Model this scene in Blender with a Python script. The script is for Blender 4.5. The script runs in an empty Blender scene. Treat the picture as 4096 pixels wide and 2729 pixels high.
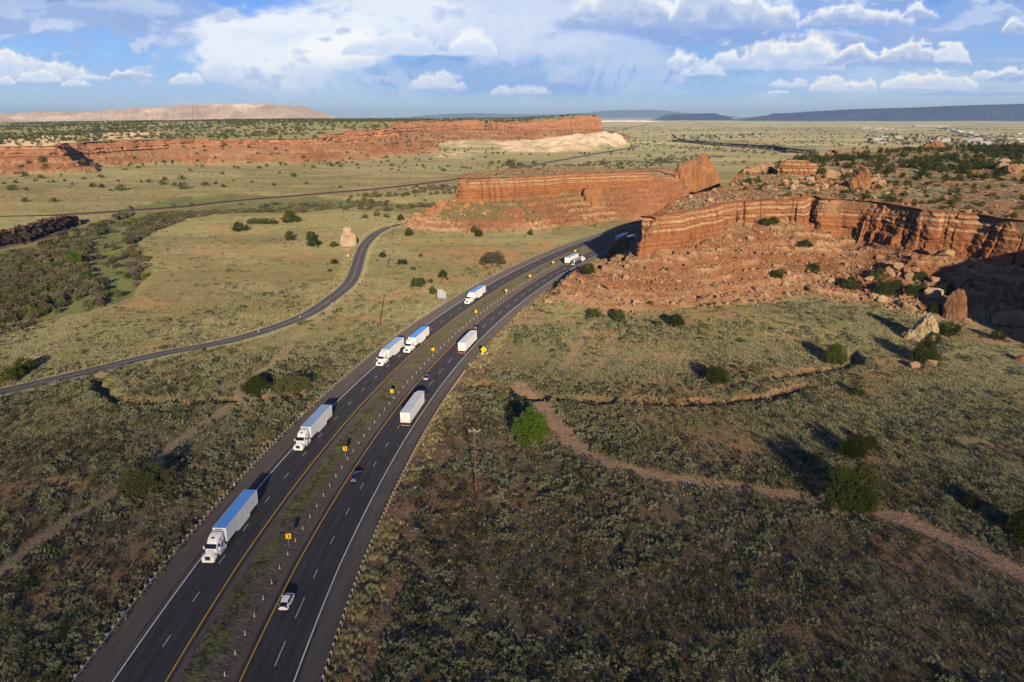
import bpy, bmesh, math, random
import numpy as np
from mathutils import Vector, Matrix, noise as mnoise

# ------------------------------------------------------------------ scene, camera, light
sc = bpy.context.scene
COL = sc.collection
F, HOR, H = 3186.0, 465.0, 79.5          # 28 mm lens on a 36 mm frame, eye level row, height above the plain
PIT = math.atan((1364.5 - HOR) / F)
cam = bpy.data.cameras.new("camera"); cam.lens = 28.0; cam.sensor_width = 36.0
cam.clip_start = 1.0; cam.clip_end = 120000.0
camo = bpy.data.objects.new("camera", cam); COL.objects.link(camo)
camo.location = (0, 0, H); camo.rotation_euler = (math.pi / 2 - PIT, 0, 0)
sc.camera = camo
sc.view_settings.view_transform = 'Standard'; sc.view_settings.look = 'None'
sc.view_settings.gamma = 1.0; sc.view_settings.exposure = 0.45
sc.cycles.max_bounces = 4; sc.cycles.diffuse_bounces = 2; sc.cycles.glossy_bounces = 2; sc.cycles.transmission_bounces = 2; sc.cycles.volume_bounces = 0
sc.cycles.caustics_reflective = False; sc.cycles.caustics_refractive = False
SUN_EL, SUN_AZ = math.radians(13.6), math.radians(173.5)   # azimuth of the sun clockwise from +Y (behind the camera)
sdir = Vector((math.sin(SUN_AZ) * math.cos(SUN_EL), math.cos(SUN_AZ) * math.cos(SUN_EL), math.sin(SUN_EL)))
sl = bpy.data.lights.new("sun", 'SUN'); sl.energy = 5.0; sl.angle = math.radians(0.5); sl.color = (1.0, 0.82, 0.57)
so = bpy.data.objects.new("sun", sl); COL.objects.link(so)
so.rotation_euler = (-sdir).to_track_quat('-Z', 'Y').to_euler()

# ------------------------------------------------------------------ node helper
class NT:
    def __init__(s, nt): s.nt = nt; s.n = nt.nodes; s.l = nt.links
    def new(s, t, **kw):
        nd = s.n.new(t)
        for k, v in kw.items(): setattr(nd, k, v)
        return nd
    def put(s, sock, v):
        if v is None: return
        if isinstance(v, bpy.types.NodeSocket): s.l.new(v, sock)
        else:
            if isinstance(v, (tuple, list)) and len(v) == 3 and sock.type == 'RGBA': v = (*v, 1)
            sock.default_value = v
    def m(s, op, a, b=None, c=None, clamp=False):
        nd = s.new('ShaderNodeMath', operation=op, use_clamp=clamp)
        s.put(nd.inputs[0], a); s.put(nd.inputs[1], b); s.put(nd.inputs[2], c)
        return nd.outputs[0]
    def mix(s, f, a, b, mode='MIX'):
        nd = s.new('ShaderNodeMix', data_type='RGBA', blend_type=mode)
        s.put(nd.inputs[0], f); s.put(nd.inputs[6], a); s.put(nd.inputs[7], b)
        return nd.outputs[2]
    def noise(s, vec, scale, detail=4, rough=.6, dist=0.0):
        nd = s.new('ShaderNodeTexNoise'); s.put(nd.inputs['Vector'], vec)
        s.put(nd.inputs['Scale'], scale); nd.inputs['Detail'].default_value = detail
        nd.inputs['Roughness'].default_value = rough; nd.inputs['Distortion'].default_value = dist
        return nd.outputs[0]
    def ss(s, x, a, b, lo=0.0, hi=1.0):
        nd = s.new('ShaderNodeMapRange', interpolation_type='SMOOTHSTEP')
        s.put(nd.inputs[0], x); nd.inputs[1].default_value = a; nd.inputs[2].default_value = b
        nd.inputs[3].default_value = lo; nd.inputs[4].default_value = hi
        return nd.outputs[0]
    def lin(s, x, a, b, lo, hi):
        nd = s.new('ShaderNodeMapRange'); s.put(nd.inputs[0], x)
        for i, v in enumerate((a, b, lo, hi)): s.put(nd.inputs[i + 1], v)
        return nd.outputs[0]
    def ramp(s, f, stops, interp='LINEAR'):
        nd = s.new('ShaderNodeValToRGB'); s.put(nd.inputs[0], f); cr = nd.color_ramp; cr.interpolation = interp
        while len(cr.elements) < len(stops): cr.elements.new(0.5)
        for e, (p, c) in zip(cr.elements, stops): e.position = p; e.color = (*c, 1)
        return nd.outputs[0]
    def xyz(s, v):
        nd = s.new('ShaderNodeSeparateXYZ'); s.put(nd.inputs[0], v); return nd.outputs
    def comb(s, x, y, z):
        nd = s.new('ShaderNodeCombineXYZ'); s.put(nd.inputs[0], x); s.put(nd.inputs[1], y); s.put(nd.inputs[2], z); return nd.outputs[0]
    def attr(s, name):
        nd = s.new('ShaderNodeAttribute'); nd.attribute_name = name; return nd
    def bump(s, h, strength, dist=1.0):
        nd = s.new('ShaderNodeBump'); s.put(nd.inputs['Height'], h)
        nd.inputs['Strength'].default_value = strength; nd.inputs['Distance'].default_value = dist
        return nd.outputs[0]

def new_mat(name):
    m = bpy.data.materials.new(name); m.use_nodes = True; m.node_tree.nodes.clear()
    t = NT(m.node_tree); t.mat = m; return t
def finish(t, color, rough=.9, spec=.1, normal=None, metal=0.0, droughness=1.0, emit=None, transmission=None, coat=0.0):
    b = t.new('ShaderNodeBsdfPrincipled'); o = t.new('ShaderNodeOutputMaterial')
    t.put(b.inputs['Base Color'], color); t.put(b.inputs['Roughness'], rough)
    t.put(b.inputs['Specular IOR Level'], spec); t.put(b.inputs['Metallic'], metal)
    if 'Diffuse Roughness' in b.inputs: b.inputs['Diffuse Roughness'].default_value = droughness
    if coat: b.inputs['Coat Weight'].default_value = coat; b.inputs['Coat Roughness'].default_value = .05
    if emit: t.put(b.inputs['Emission Color'], emit[0]); b.inputs['Emission Strength'].default_value = emit[1]
    if normal is not None: t.put(b.inputs['Normal'], normal)
    t.l.new(b.outputs[0], o.inputs[0]); return t.mat
def plain(name, c, rough=.6, spec=.3, metal=0.0, var=.12, scale=2.0, coat=0.0, droughness=.5):
    t = new_mat(name); pos = t.new('ShaderNodeTexCoord').outputs['Object']
    n = t.noise(pos, scale, 5, .65); n2 = t.noise(pos, scale * 9, 3, .6)
    f = t.m('ADD', t.lin(n, .3, .7, 1 - var, 1 + var * .6), t.lin(n2, .3, .7, -var * .4, var * .4))
    col = t.mix(1.0, (*c, 1), t.comb(f, f, f), 'MULTIPLY')
    return finish(t, col, rough, spec, None, metal, droughness, coat=coat)

# ------------------------------------------------------------------ world: physical sky plus cloud cover by direction
def build_world():
    w = bpy.data.worlds.new("World"); sc.world = w; w.use_nodes = True; w.node_tree.nodes.clear()
    t = NT(w.node_tree)
    sky = t.new('ShaderNodeTexSky', sky_type='NISHITA'); sky.sun_disc = False
    sky.sun_elevation = SUN_EL; sky.sun_rotation = SUN_AZ; sky.air_density = 1.0; sky.dust_density = .4; sky.ozone_density = 2.5
    sky.altitude = 1900
    el = t.xyz(t.new('ShaderNodeTexCoord').outputs['Generated'])[2]
    g = t.mix(t.ss(el, 0.0, .14), (1.15, 1.24, 1.75), (.80, 1.04, 1.72))
    base = t.mix(1.0, sky.outputs[0], g, 'MULTIPLY')
    bg = t.new('ShaderNodeBackground'); t.put(bg.inputs[0], base); bg.inputs[1].default_value = .05
    o = t.new('ShaderNodeOutputWorld'); t.l.new(bg.outputs[0], o.inputs[0])
build_world()

# ------------------------------------------------------------------ geometry helpers
rng = np.random.default_rng(7); random.seed(7)
def P(px, py, z=0.0):
    """point of the place seen at a spot of the 4096 x 2729 photograph, at height z above the plain"""
    r = (px - 2048) / F; q = (py - 1364.5) / F
    Z = -math.sin(PIT) - q * math.cos(PIT); Y = math.cos(PIT) - q * math.sin(PIT)
    t = (H - z) / (-Z); return (r * t, Y * t)
def Pw(q): return q[1:] if q[0] is None else P(*q)
def vscale(x0, y0, s): return lambda u, v: (x0 + u / s, y0 + v / s)
v1 = vscale(0, 350, 1.6814); v2 = vscale(1300, 400, 1.6814); v3 = vscale(2500, 400, 1.4749)
v4 = vscale(0, 850, 1.5693); v5 = vscale(1300, 850, 1.8108); v6 = vscale(2200, 1000, 1.9617)
v8 = vscale(2000, 1500, 1.1231); vt = vscale(3600, 480, 4.746); vr = vscale(3300, 950, 2.8505); fz = vscale(0, 0, .57446)

def tag(o, label=None, cat=None, group=None, kind=None):
    if label: o['label'] = label
    if cat: o['category'] = cat
    if group: o['group'] = group
    if kind: o['kind'] = kind
    return o
def mesh_np(name, V, Fs, mat=None, parent=None, smooth=False, attrs=None):
    """Fs: list of (M,k) int arrays"""
    if not isinstance(Fs, list): Fs = [Fs]
    me = bpy.data.meshes.new(name); V = np.ascontiguousarray(V, dtype=np.float32)
    me.vertices.add(len(V)); me.vertices.foreach_set('co', V.ravel())
    nl = sum(f.size for f in Fs); npoly = sum(len(f) for f in Fs)
    me.loops.add(nl); me.polygons.add(npoly)
    me.loops.foreach_set('vertex_index', np.concatenate([f.ravel() for f in Fs]).astype(np.int32))
    tot = np.concatenate([np.full(len(f), f.shape[1]) for f in Fs]).astype(np.int32)
    me.polygons.foreach_set('loop_start', np.concatenate([[0], np.cumsum(tot)[:-1]]).astype(np.int32))
    me.polygons.foreach_set('use_smooth', np.full(npoly, smooth))
    if attrs:
        for k, (ty, arr) in attrs.items():
            a = me.attributes.new(k, ty, 'POINT')
            a.data.foreach_set({'FLOAT': 'value', 'FLOAT_COLOR': 'color', 'FLOAT_VECTOR': 'vector', 'INT': 'value'}[ty], np.ascontiguousarray(arr).ravel())
    me.update(calc_edges=True); me.validate()
    if mat: me.materials.append(mat)
    o = bpy.data.objects.new(name, me); COL.objects.link(o)
    if parent: o.parent = parent
    return o
def struct(o): o['kind'] = 'structure'; return o
def empty(name, loc, rz=0.0):
    o = bpy.data.objects.new(name, None); COL.objects.link(o); o.location = loc; o.rotation_euler = (0, 0, rz)
    o.empty_display_size = .5; return o
def dup(root):
    r = root.copy(); COL.objects.link(r)
    for ch in list(root.children):
        c = ch.copy(); COL.objects.link(c); c.parent = r
        for g in list(ch.children):
            d = g.copy(); COL.objects.link(d); d.parent = c
    return r
def hash2(ix, iy, seed):
    h = (ix.astype(np.int64) * 374761393 + iy.astype(np.int64) * 668265263 + seed * 1442695041) & 0xffffffff
    h = ((h ^ (h >> 13)) * 1274126177) & 0xffffffff
    return ((h ^ (h >> 16)) & 0xffffff) / float(0xffffff)
def vn(x, y, seed=0):
    x = np.asarray(x, float); y = np.asarray(y, float)
    ix = np.floor(x); iy = np.floor(y); fx = x - ix; fy = y - iy
    fx = fx * fx * fx * (fx * (fx * 6 - 15) + 10); fy = fy * fy * fy * (fy * (fy * 6 - 15) + 10)
    a = hash2(ix, iy, seed); b = hash2(ix + 1, iy, seed); c = hash2(ix, iy + 1, seed); d = hash2(ix + 1, iy + 1, seed)
    return (a + (b - a) * fx) * (1 - fy) + (c + (d - c) * fx) * fy
def fbm(x, y, oct=4, seed=0, g=.5):
    s = 0; a = 1; tt = 0
    for i in range(oct):
        s = s + a * vn(x, y, seed + 17 * i); tt += a; a *= g
        x = x * 2.03 + 5.1; y = y * 2.03 - 3.7
    return s / tt
def sstep(x, a, b):
    t = np.clip((x - a) / (b - a), 0, 1); return t * t * (3 - 2 * t)

# ------------------------------------------------------------------ the highway's curve: everything on it in (s, u): along, and to the right of the near yellow line
CX, CY, R0 = 867.9, 92.4, 918.9
def RL(y): return R0 + np.interp(y, [98, 130, 200, 270, 340, 430, 514, 600], [-.4, .2, .3, .1, -.4, -.5, .4, 1])
def hw_u(x, y):
    return RL(y) - np.hypot(x - CX, y - CY)
def hw_pt(s, u):
    s = np.asarray(s, float); ph = s / R0; y = CY + R0 * np.sin(ph)
    r = RL(y) - u
    return CX - r * np.cos(ph), CY + r * np.sin(ph)
def hw_s(x, y): return math.atan2(y - CY, CX - x) * R0
def hw_dir(s):                        # heading of travel away from the camera
    ph = s / R0; return math.atan2(math.cos(ph), math.sin(ph))

def catmull(pts, step):
    pts = [np.array(p, float) for p in pts]; out = []
    P4 = [2 * pts[0] - pts[1]] + pts + [2 * pts[-1] - pts[-2]]
    for i in range(1, len(P4) - 2):
        p0, p1, p2, p3 = P4[i - 1:i + 3]; n = max(2, int(np.linalg.norm(p2[:2] - p1[:2]) / step))
        for k in range(n):
            t = k / n
            out.append(.5 * ((2 * p1) + (-p0 + p2) * t + (2 * p0 - 5 * p1 + 4 * p2 - p3) * t * t + (-p0 + 3 * p1 - 3 * p2 + p3) * t ** 3))
    out.append(pts[-1]); return np.array(out)
def seg_dist(x, y, pl, closed=False):
    """distance of points to a polyline; also signed side test when closed (negative inside)"""
    best = np.full(np.shape(x), 1e18); ins = np.zeros(np.shape(x), bool)
    n = len(pl)
    for i in range(n if closed else n - 1):
        ax, ay = pl[i][:2]; bx, by = pl[(i + 1) % n][:2]; dx, dy = bx - ax, by - ay
        L = dx * dx + dy * dy + 1e-12
        t = np.clip(((x - ax) * dx + (y - ay) * dy) / L, 0, 1)
        d = (x - ax - t * dx) ** 2 + (y - ay - t * dy) ** 2
        best = np.minimum(best, d)
        if closed:
            c = ((ay > y) != (by > y))
            if abs(dy) > 1e-12: ins ^= c & (x < ax + (y - ay) * dx / dy)
    best = np.sqrt(best)
    return np.where(ins, -best, best) if closed else best
def boxed(fn, x, y, pl, pad, default, closed):
    a = np.array(pl)[:, :2]; m = (x > a[:, 0].min() - pad) & (x < a[:, 0].max() + pad) & (y > a[:, 1].min() - pad) & (y < a[:, 1].max() + pad)
    out = np.full(np.shape(x), float(default)); out[m] = fn(x[m], y[m], pl, closed); return out
def D(x, y, pl, pad=60, closed=False): return boxed(seg_dist, x, y, pl, pad, 1e3, closed)

frontage = catmull([P(-500, 1690), P(-200, 1612), P(0, 1568), P(319, 1494), P(637, 1417), P(956, 1353), P(1211, 1266), P(1336, 1186), P(1399, 1130), P(1423, 1079),
                    P(1441.6, 1018), P(1458, 981), P(1495, 941), P(1530, 920), P(1572, 905), P(1640, 892), P(1760, 880)], 5)
railway = catmull([P(-500, 905), P(-100, 884), P(226, 863), P(702, 832), P(922, 808), P(1300, 775), P(1538, 754), P(1811, 721), P(1954, 692), P(2133, 662), P(2311, 629),
                   P(2460, 603), P(2519, 593), P(2545, 587), P(2535, 583), P(2501, 580.5)], 12)
dirt = catmull([P(*fz(*q)) for q in [(1195, 885), (1215, 908), (1245, 928), (1262, 955), (1292, 990), (1330, 1030), (1400, 1068), (1500, 1093), (1600, 1111), (1750, 1131),
                (1880, 1150), (1980, 1168), (2100, 1203), (2230, 1262), (2353, 1318), (2600, 1450)]], 3)
arroyos = [catmull([P(*fz(*q)) for q in pl], 3) for pl in (
    [(1255, 909), (1300, 917), (1450, 922), (1600, 925), (1700, 920), (1780, 908), (1862, 886)],
    [(1790, 868), (1860, 853), (1925, 846), (1962, 830), (1962, 812), (1940, 805)],
    [(222, 862), (228, 885), (245, 903), (275, 917), (400, 925), (480, 922), (560, 916), (640, 913), (700, 905)],
    [(1240, 912), (1180, 900), (1130, 890), (1110, 880)])]
tracks = [catmull([P(*q) for q in pl], 4) for pl in ([(1007, 1513), (1083, 1462), (1150, 1395), (1211, 1321), (1293, 1270), (1330, 1235)],
          [(-120, 2390), (0, 2288), (139, 2172), (260, 2088), (450, 1985), (731, 1758), (900, 1640), (1007, 1513)], [(2378, 1290), (2330, 1360), (2250, 1480)])]
wash = [P(*v4(*q)) for q in [(-700, 340), (-200, 250), (0, 245), (180, 215), (480, 100), (700, 25), (830, -60), (1100, -100), (1600, -130), (2300, -90), (2900, -60), (2900, -30), (2300, -40), (1900, 0),
        (1550, 0), (1350, 8), (1180, 40), (1000, 110), (880, 180), (950, 260), (965, 360), (930, 440), (850, 520), (750, 565), (600, 610), (350, 670), (150, 715), (0, 760), (-700, 900)]]
washline = catmull([P(*v4(*q)) for q in [(-300, 720), (300, 640), (700, 560), (820, 470), (700, 380), (650, 250), (700, 120), (800, 30), (1200, -60)]], 8)
def srgb(*c): return np.array([((v / 255 + .055) / 1.055) ** 2.4 if v > 10 else v / 255 / 12.92 for v in c])
def cloud_field(X, Y):
    """colour and cover of the cloud deck; X along the horizon and Y down from the top, 3186 units to a radian"""
    sh = X.shape; C = np.zeros(sh + (3,)); A = np.zeros(sh)
    def over(a, col):
        nonlocal C, A
        a = np.clip(a, 0, 1)[..., None]; col = np.asarray(col)
        C = C * (1 - a) + col * a; A = A * (1 - a[..., 0]) + a[..., 0]
    w1 = (fbm(X / 260, Y / 130, 5, 201) - .5) * 2; w2 = (fbm(X / 260, Y / 130, 5, 202) - .5) * 2
    Xw = X + w1 * 150; Yw = Y + w2 * 70
    f1 = fbm(X / 150, Y / 75, 6, 203, .6); f2 = fbm(X / 420, Y / 90, 5, 204, .55); f3 = fbm(X / 60, Y / 34, 5, 205, .6)
    white = srgb(250, 251, 253); pale = srgb(208, 221, 245); grey = srgb(158, 182, 226); dark = srgb(112, 146, 208)
    rain = srgb(128, 170, 226)
    def soft(cx, cy, rx, ry, a, col, k=1.0, th=.35):
        g = np.exp(-(np.abs((Xw - cx) / rx) ** 2.4 + np.abs((Yw - cy) / ry) ** 2.4) * .8)
        over(a * sstep(g + (f1 - .5) * k * .9 + (f3 - .5) * k * .35, th - .22, th + .34), col)
    soft(1200, 330, 1500, 130, .30, rain); soft(2500, 250, 900, 150, .55, rain); soft(2000, 300, 500, 60, .8, srgb(112, 160, 222), .6)
    soft(400, 420, 700, 40, .35, srgb(160, 195, 235)); soft(3400, 400, 900, 50, .4, srgb(170, 203, 240)); soft(2300, 420, 700, 40, .45, srgb(160, 196, 236))
    soft(300, 70, 520, 100, .85, grey); soft(650, 70, 240, 110, .8, grey, 1.3); soft(560, 40, 200, 40, .6, pale, 1.4); soft(800, 140, 120, 60, .5, grey)
    soft(330, 6, 190, 26, .8, dark, .7); soft(1245, 4, 140, 22, .75, srgb(140, 160, 208), .7); soft(640, 110, 130, 40, .5, srgb(140, 172, 226), .8)
    soft(290, 128, 150, 26, .8, pale, 1.6, .45); soft(60, 130, 140, 22, .6, pale, 1.6, .5); soft(130, 32, 200, 14, .6, pale, 1.4)
    soft(1900, 70, 720, 120, .85, pale, .9); soft(1650, 40, 240, 70, .6, white, 1.3); soft(2150, 130, 320, 120, .75, pale, .8); soft(2350, 200, 260, 110, .5, pale, .9)
    soft(1200, 170, 400, 90, .95, srgb(226, 236, 251), .8); soft(1180, 115, 330, 30, .8, srgb(240, 245, 253), 1.2)
    soft(910, 235, 110, 90, .95, srgb(238, 243, 252), .8); soft(960, 290, 110, 60, .7, pale, .9)
    soft(1210, 265, 230, 90, .9, srgb(240, 245, 252), .8); soft(1350, 210, 110, 60, 1, white, .8); soft(1150, 310, 110, 60, 1, srgb(246, 249, 253), .7); soft(1410, 260, 90, 50, .8, white, .8)
    # rain shafts and virga: streaks that lean and fade downwards
    def virga(cx, y0, y1, rx, a, col, lean=-.25, k=9):
        xs = Xw * .25 + X * .75 + (Y - y0) * lean
        st = fbm(xs / k, Y / 320, 4, 220, .6); g = np.exp(-(np.abs((xs - cx) / rx) ** 2.6))
        over(a * g * sstep(st, .30, .62) * sstep(Y, y0 - 30, y0 + 40) * (1 - sstep(Y, y0 + (y1 - y0) * .35, y1 + (st - .5) * 90)), col)
    virga(1150, 290, 430, 120, 1, srgb(236, 242, 252), -.12, 14); virga(1290, 300, 400, 90, .7, srgb(225, 234, 250), -.1, 14); virga(1500, 270, 440, 220, .6, srgb(206, 222, 246), -.75, 20)
    virga(960, 280, 350, 90, .6, pale, -.1, 16); virga(2470, 230, 420, 130, .55, pale, .15, 22); virga(2640, 230, 420, 90, .5, pale, .1, 20); virga(2200, 180, 330, 260, .35, pale, -.1, 30); virga(2050, 60, 260, 330, .4, srgb(226, 234, 249), -.2, 26)
    def cum(x0, x1, base, top, pow_=.5, seed=0, soft_=1.0, shade=grey, tone=white, drop=10):
        h = base - top; L = x1 - x0; m = (X > x0 - 60) & (X < x1 + 60) & (Y > top - 50) & (Y < base + 50)
        if not m.any(): return
        x = X[m] + w1[m] * 10; y = Y[m]; u = (x - x0) / L
        env = np.clip(4 * u * (1 - u), 0, 1) ** pow_
        bl = 0; am = 1; sc_ = max(h * .62, 14); tot = 0
        for o in range(5):
            n = vn(x / sc_, y / (sc_ * .72), 240 + seed + o); bl = bl + am * (1 - np.abs(2 * n - 1)) ; tot += am; am *= .58; sc_ *= .52
        bl = bl / tot
        hh = (base - y) / h; lumps = .22 + 1.0 * fbm(x / (h * .9 + 30), x * 0 + seed, 3, 250 + seed)
        d = env * lumps * 1.25 - hh + (bl - .45) * .85 * np.clip(env, .15, 1)
        a = .95 * sstep(d + (f3[m] - .5) * .3, -.02, .32 * soft_) * (1 - sstep(y + (f3[m] - .5) * 16, base - 4, base + drop)) * sstep(env, .02, .3)
        # crown light and grey base
        t = np.clip(hh * 1.35 + (bl - .5) * 1.3 + .12, 0, 1)
        rim = 1 - sstep(d, .05, .6)
        t = np.clip(.30 * t + .85 * t * rim + .28 * (bl - .3), 0, 1); t = sstep(t, .08, .92)[:, None]
        col = np.array(shade) * (1 - t) + np.array(tone) * t
        aa = np.zeros(sh); aa[m] = a; cc = np.zeros(sh + (3,)); cc[m] = col; over(aa, cc)
    warm = srgb(253, 251, 246)
    soft(3300, 60, 900, 70, .55, grey, 1.3); soft(3500, 230, 700, 60, .45, grey, 1.2); soft(2600, 40, 500, 80, .6, pale, 1.2); soft(1700, 330, 700, 70, .45, srgb(178, 203, 240), 1.0); soft(100, 50, 500, 70, .4, grey, 1.3)
    soft(3700, 330, 500, 40, .35, pale, 1.5); soft(600, 390, 600, 30, .3, srgb(185, 208, 242), 1.3)
    cum(-500, 430, 305, 200, .45, 1, 1.2, pale, warm, 30); cum(85, 275, 328, 285, .5, 2, 1, pale, warm); cum(-60, 90, 340, 310, .5, 3, 1, pale, warm); cum(445, 645, 318, 272, .5, 4, 1, grey, warm, 8); cum(255, 385, 345, 322, .5, 5, 1, pale, warm)
    cum(685, 835, 334, 298, .5, 6, 1, pale, warm); cum(300, 470, 318, 300, .5, 7, 1, pale, white)
    cum(1380, 1990, 226, 118, .3, 8, 1.6, srgb(205, 219, 245), white, 6); cum(1800, 1980, 215, 128, .4, 9, 1.2, pale, white, 8)
    cum(1630, 1880, 352, 300, .5, 10, 1.6, pale, warm); cum(1960, 2210, 372, 338, .5, 11, 1.8, pale, warm)
    soft(2720, 150, 520, 46, .9, srgb(140, 170, 226), .7); soft(3350, 190, 350, 40, .6, srgb(150, 178, 230), .7)
    cum(2240, 2780, 112, -40, .3, 12, 1.6, grey, white, 26); cum(2650, 3170, 118, -30, .35, 13, 1.2, grey, white, 20); cum(3150, 3620, 110, 30, .5, 14, 1.2, grey, white, 14)
    cum(3080, 3480, 178, 128, .4, 15, 1.6, grey, pale, 14); soft(3800, 135, 420, 40, .75, grey, 1.2); soft(3900, 100, 260, 22, .55, pale, 1.4); cum(3950, 4150, 140, 85, .4, 31, 1.4, grey, white, 14)
    cum(2650, 3360, 282, 160, .35, 16, 1.1, srgb(186, 206, 240), warm, 8); cum(3260, 3860, 262, 188, .45, 17, 1, grey, warm, 8); cum(3700, 3850, 248, 158, .5, 18, 1, pale, warm, 8)
    cum(3060, 3240, 345, 316, .5, 19, 1.6, pale, white); cum(3225, 3495, 364, 298, .4, 20, 1, pale, warm, 8); cum(3500, 3900, 356, 288, .45, 21, 1, pale, warm, 8); cum(3860, 3960, 312, 284, .5, 22, 1, pale, warm)
    cum(3920, 4300, 322, 262, .5, 23, 1.2, grey, white, 10); cum(3550, 3700, 84, 20, .5, 24, 1.2, grey, white, 10); cum(3060, 3150, 376, 360, .5, 25, 1, pale, warm); cum(3640, 4200, 380, 355, .5, 26, 1.8, grey, pale); cum(3850, 4120, 255, 228, .5, 27, 1.8, grey, pale)
    cum(3900, 4030, 72, 30, .5, 28, 1.8, grey, pale); cum(3460, 3560, 10, -30, .5, 29, 1.4, pale, white); cum(2700, 2900, 300, 262, .5, 30, 2, pale, white)
    # the rest of the sky, out of the picture
    o = np.maximum(sstep(np.abs(X - 2048), 2150, 2700), sstep(-Y, 40, 300)); q = fbm(X / 700, Y / 260, 7, 230, .55)
    over(o * sstep(q, .50, .66), np.array(grey)); over(o * sstep(q, .56, .74), np.array(white))
    C = C / np.maximum(A, 1e-4)[..., None]; A = np.maximum(A * sstep(463 - Y, 0, 110) ** .8, 0)
    return C, A

def build_clouds():
    t = new_mat('cloud'); c = t.attr('Col')
    em = t.new('ShaderNodeEmission'); t.put(em.inputs[0], c.outputs['Color']); em.inputs[1].default_value = .76
    tr = t.new('ShaderNodeBsdfTransparent'); mx = t.new('ShaderNodeMixShader'); t.put(mx.inputs[0], t.attr('cover').outputs['Fac'])
    t.l.new(tr.outputs[0], mx.inputs[1]); t.l.new(em.outputs[0], mx.inputs[2]); o = t.new('ShaderNodeOutputMaterial'); t.l.new(mx.outputs[0], o.inputs[0])
    t.mat.cycles.emission_sampling = 'NONE'
    az = np.radians(np.r_[np.arange(-100, -42, 1.0), np.arange(-42, 42, .065), np.arange(42, 100.1, 1.0)])
    el = np.radians(np.r_[np.arange(-.26, 9.0, .065), np.arange(9.0, 55, 1.2)])
    A_, E_ = np.meshgrid(az, el); a = A_.ravel(); e = E_.ravel()
    ac = np.clip(a, -.95, .95); X = 2048 + 3310 * (np.tan(ac) + (a - ac) * 3); Y = 465 - 3440 * np.tan(e) / np.cos(ac)
    C, cov = cloud_field(X, Y)
    R = 78000.0; V = np.c_[R * np.sin(a) * np.cos(e), R * np.cos(a) * np.cos(e), H + R * np.sin(e)]
    n = len(az); i = np.arange(len(el) - 1)[:, None] * n; j = np.arange(n - 1)[None, :]
    Q = np.stack([i + j, i + j + 1, i + n + j + 1, i + n + j], -1).reshape(-1, 4)
    o = mesh_np('clouds', V, Q, t.mat, smooth=True, attrs={'Col': ('FLOAT_COLOR', np.c_[C, np.ones(len(C))].astype(np.float32)), 'cover': ('FLOAT', cov.astype(np.float32))})
    tag(o, 'broken white and grey cloud over the whole horizon', kind='structure')
build_clouds()
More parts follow.
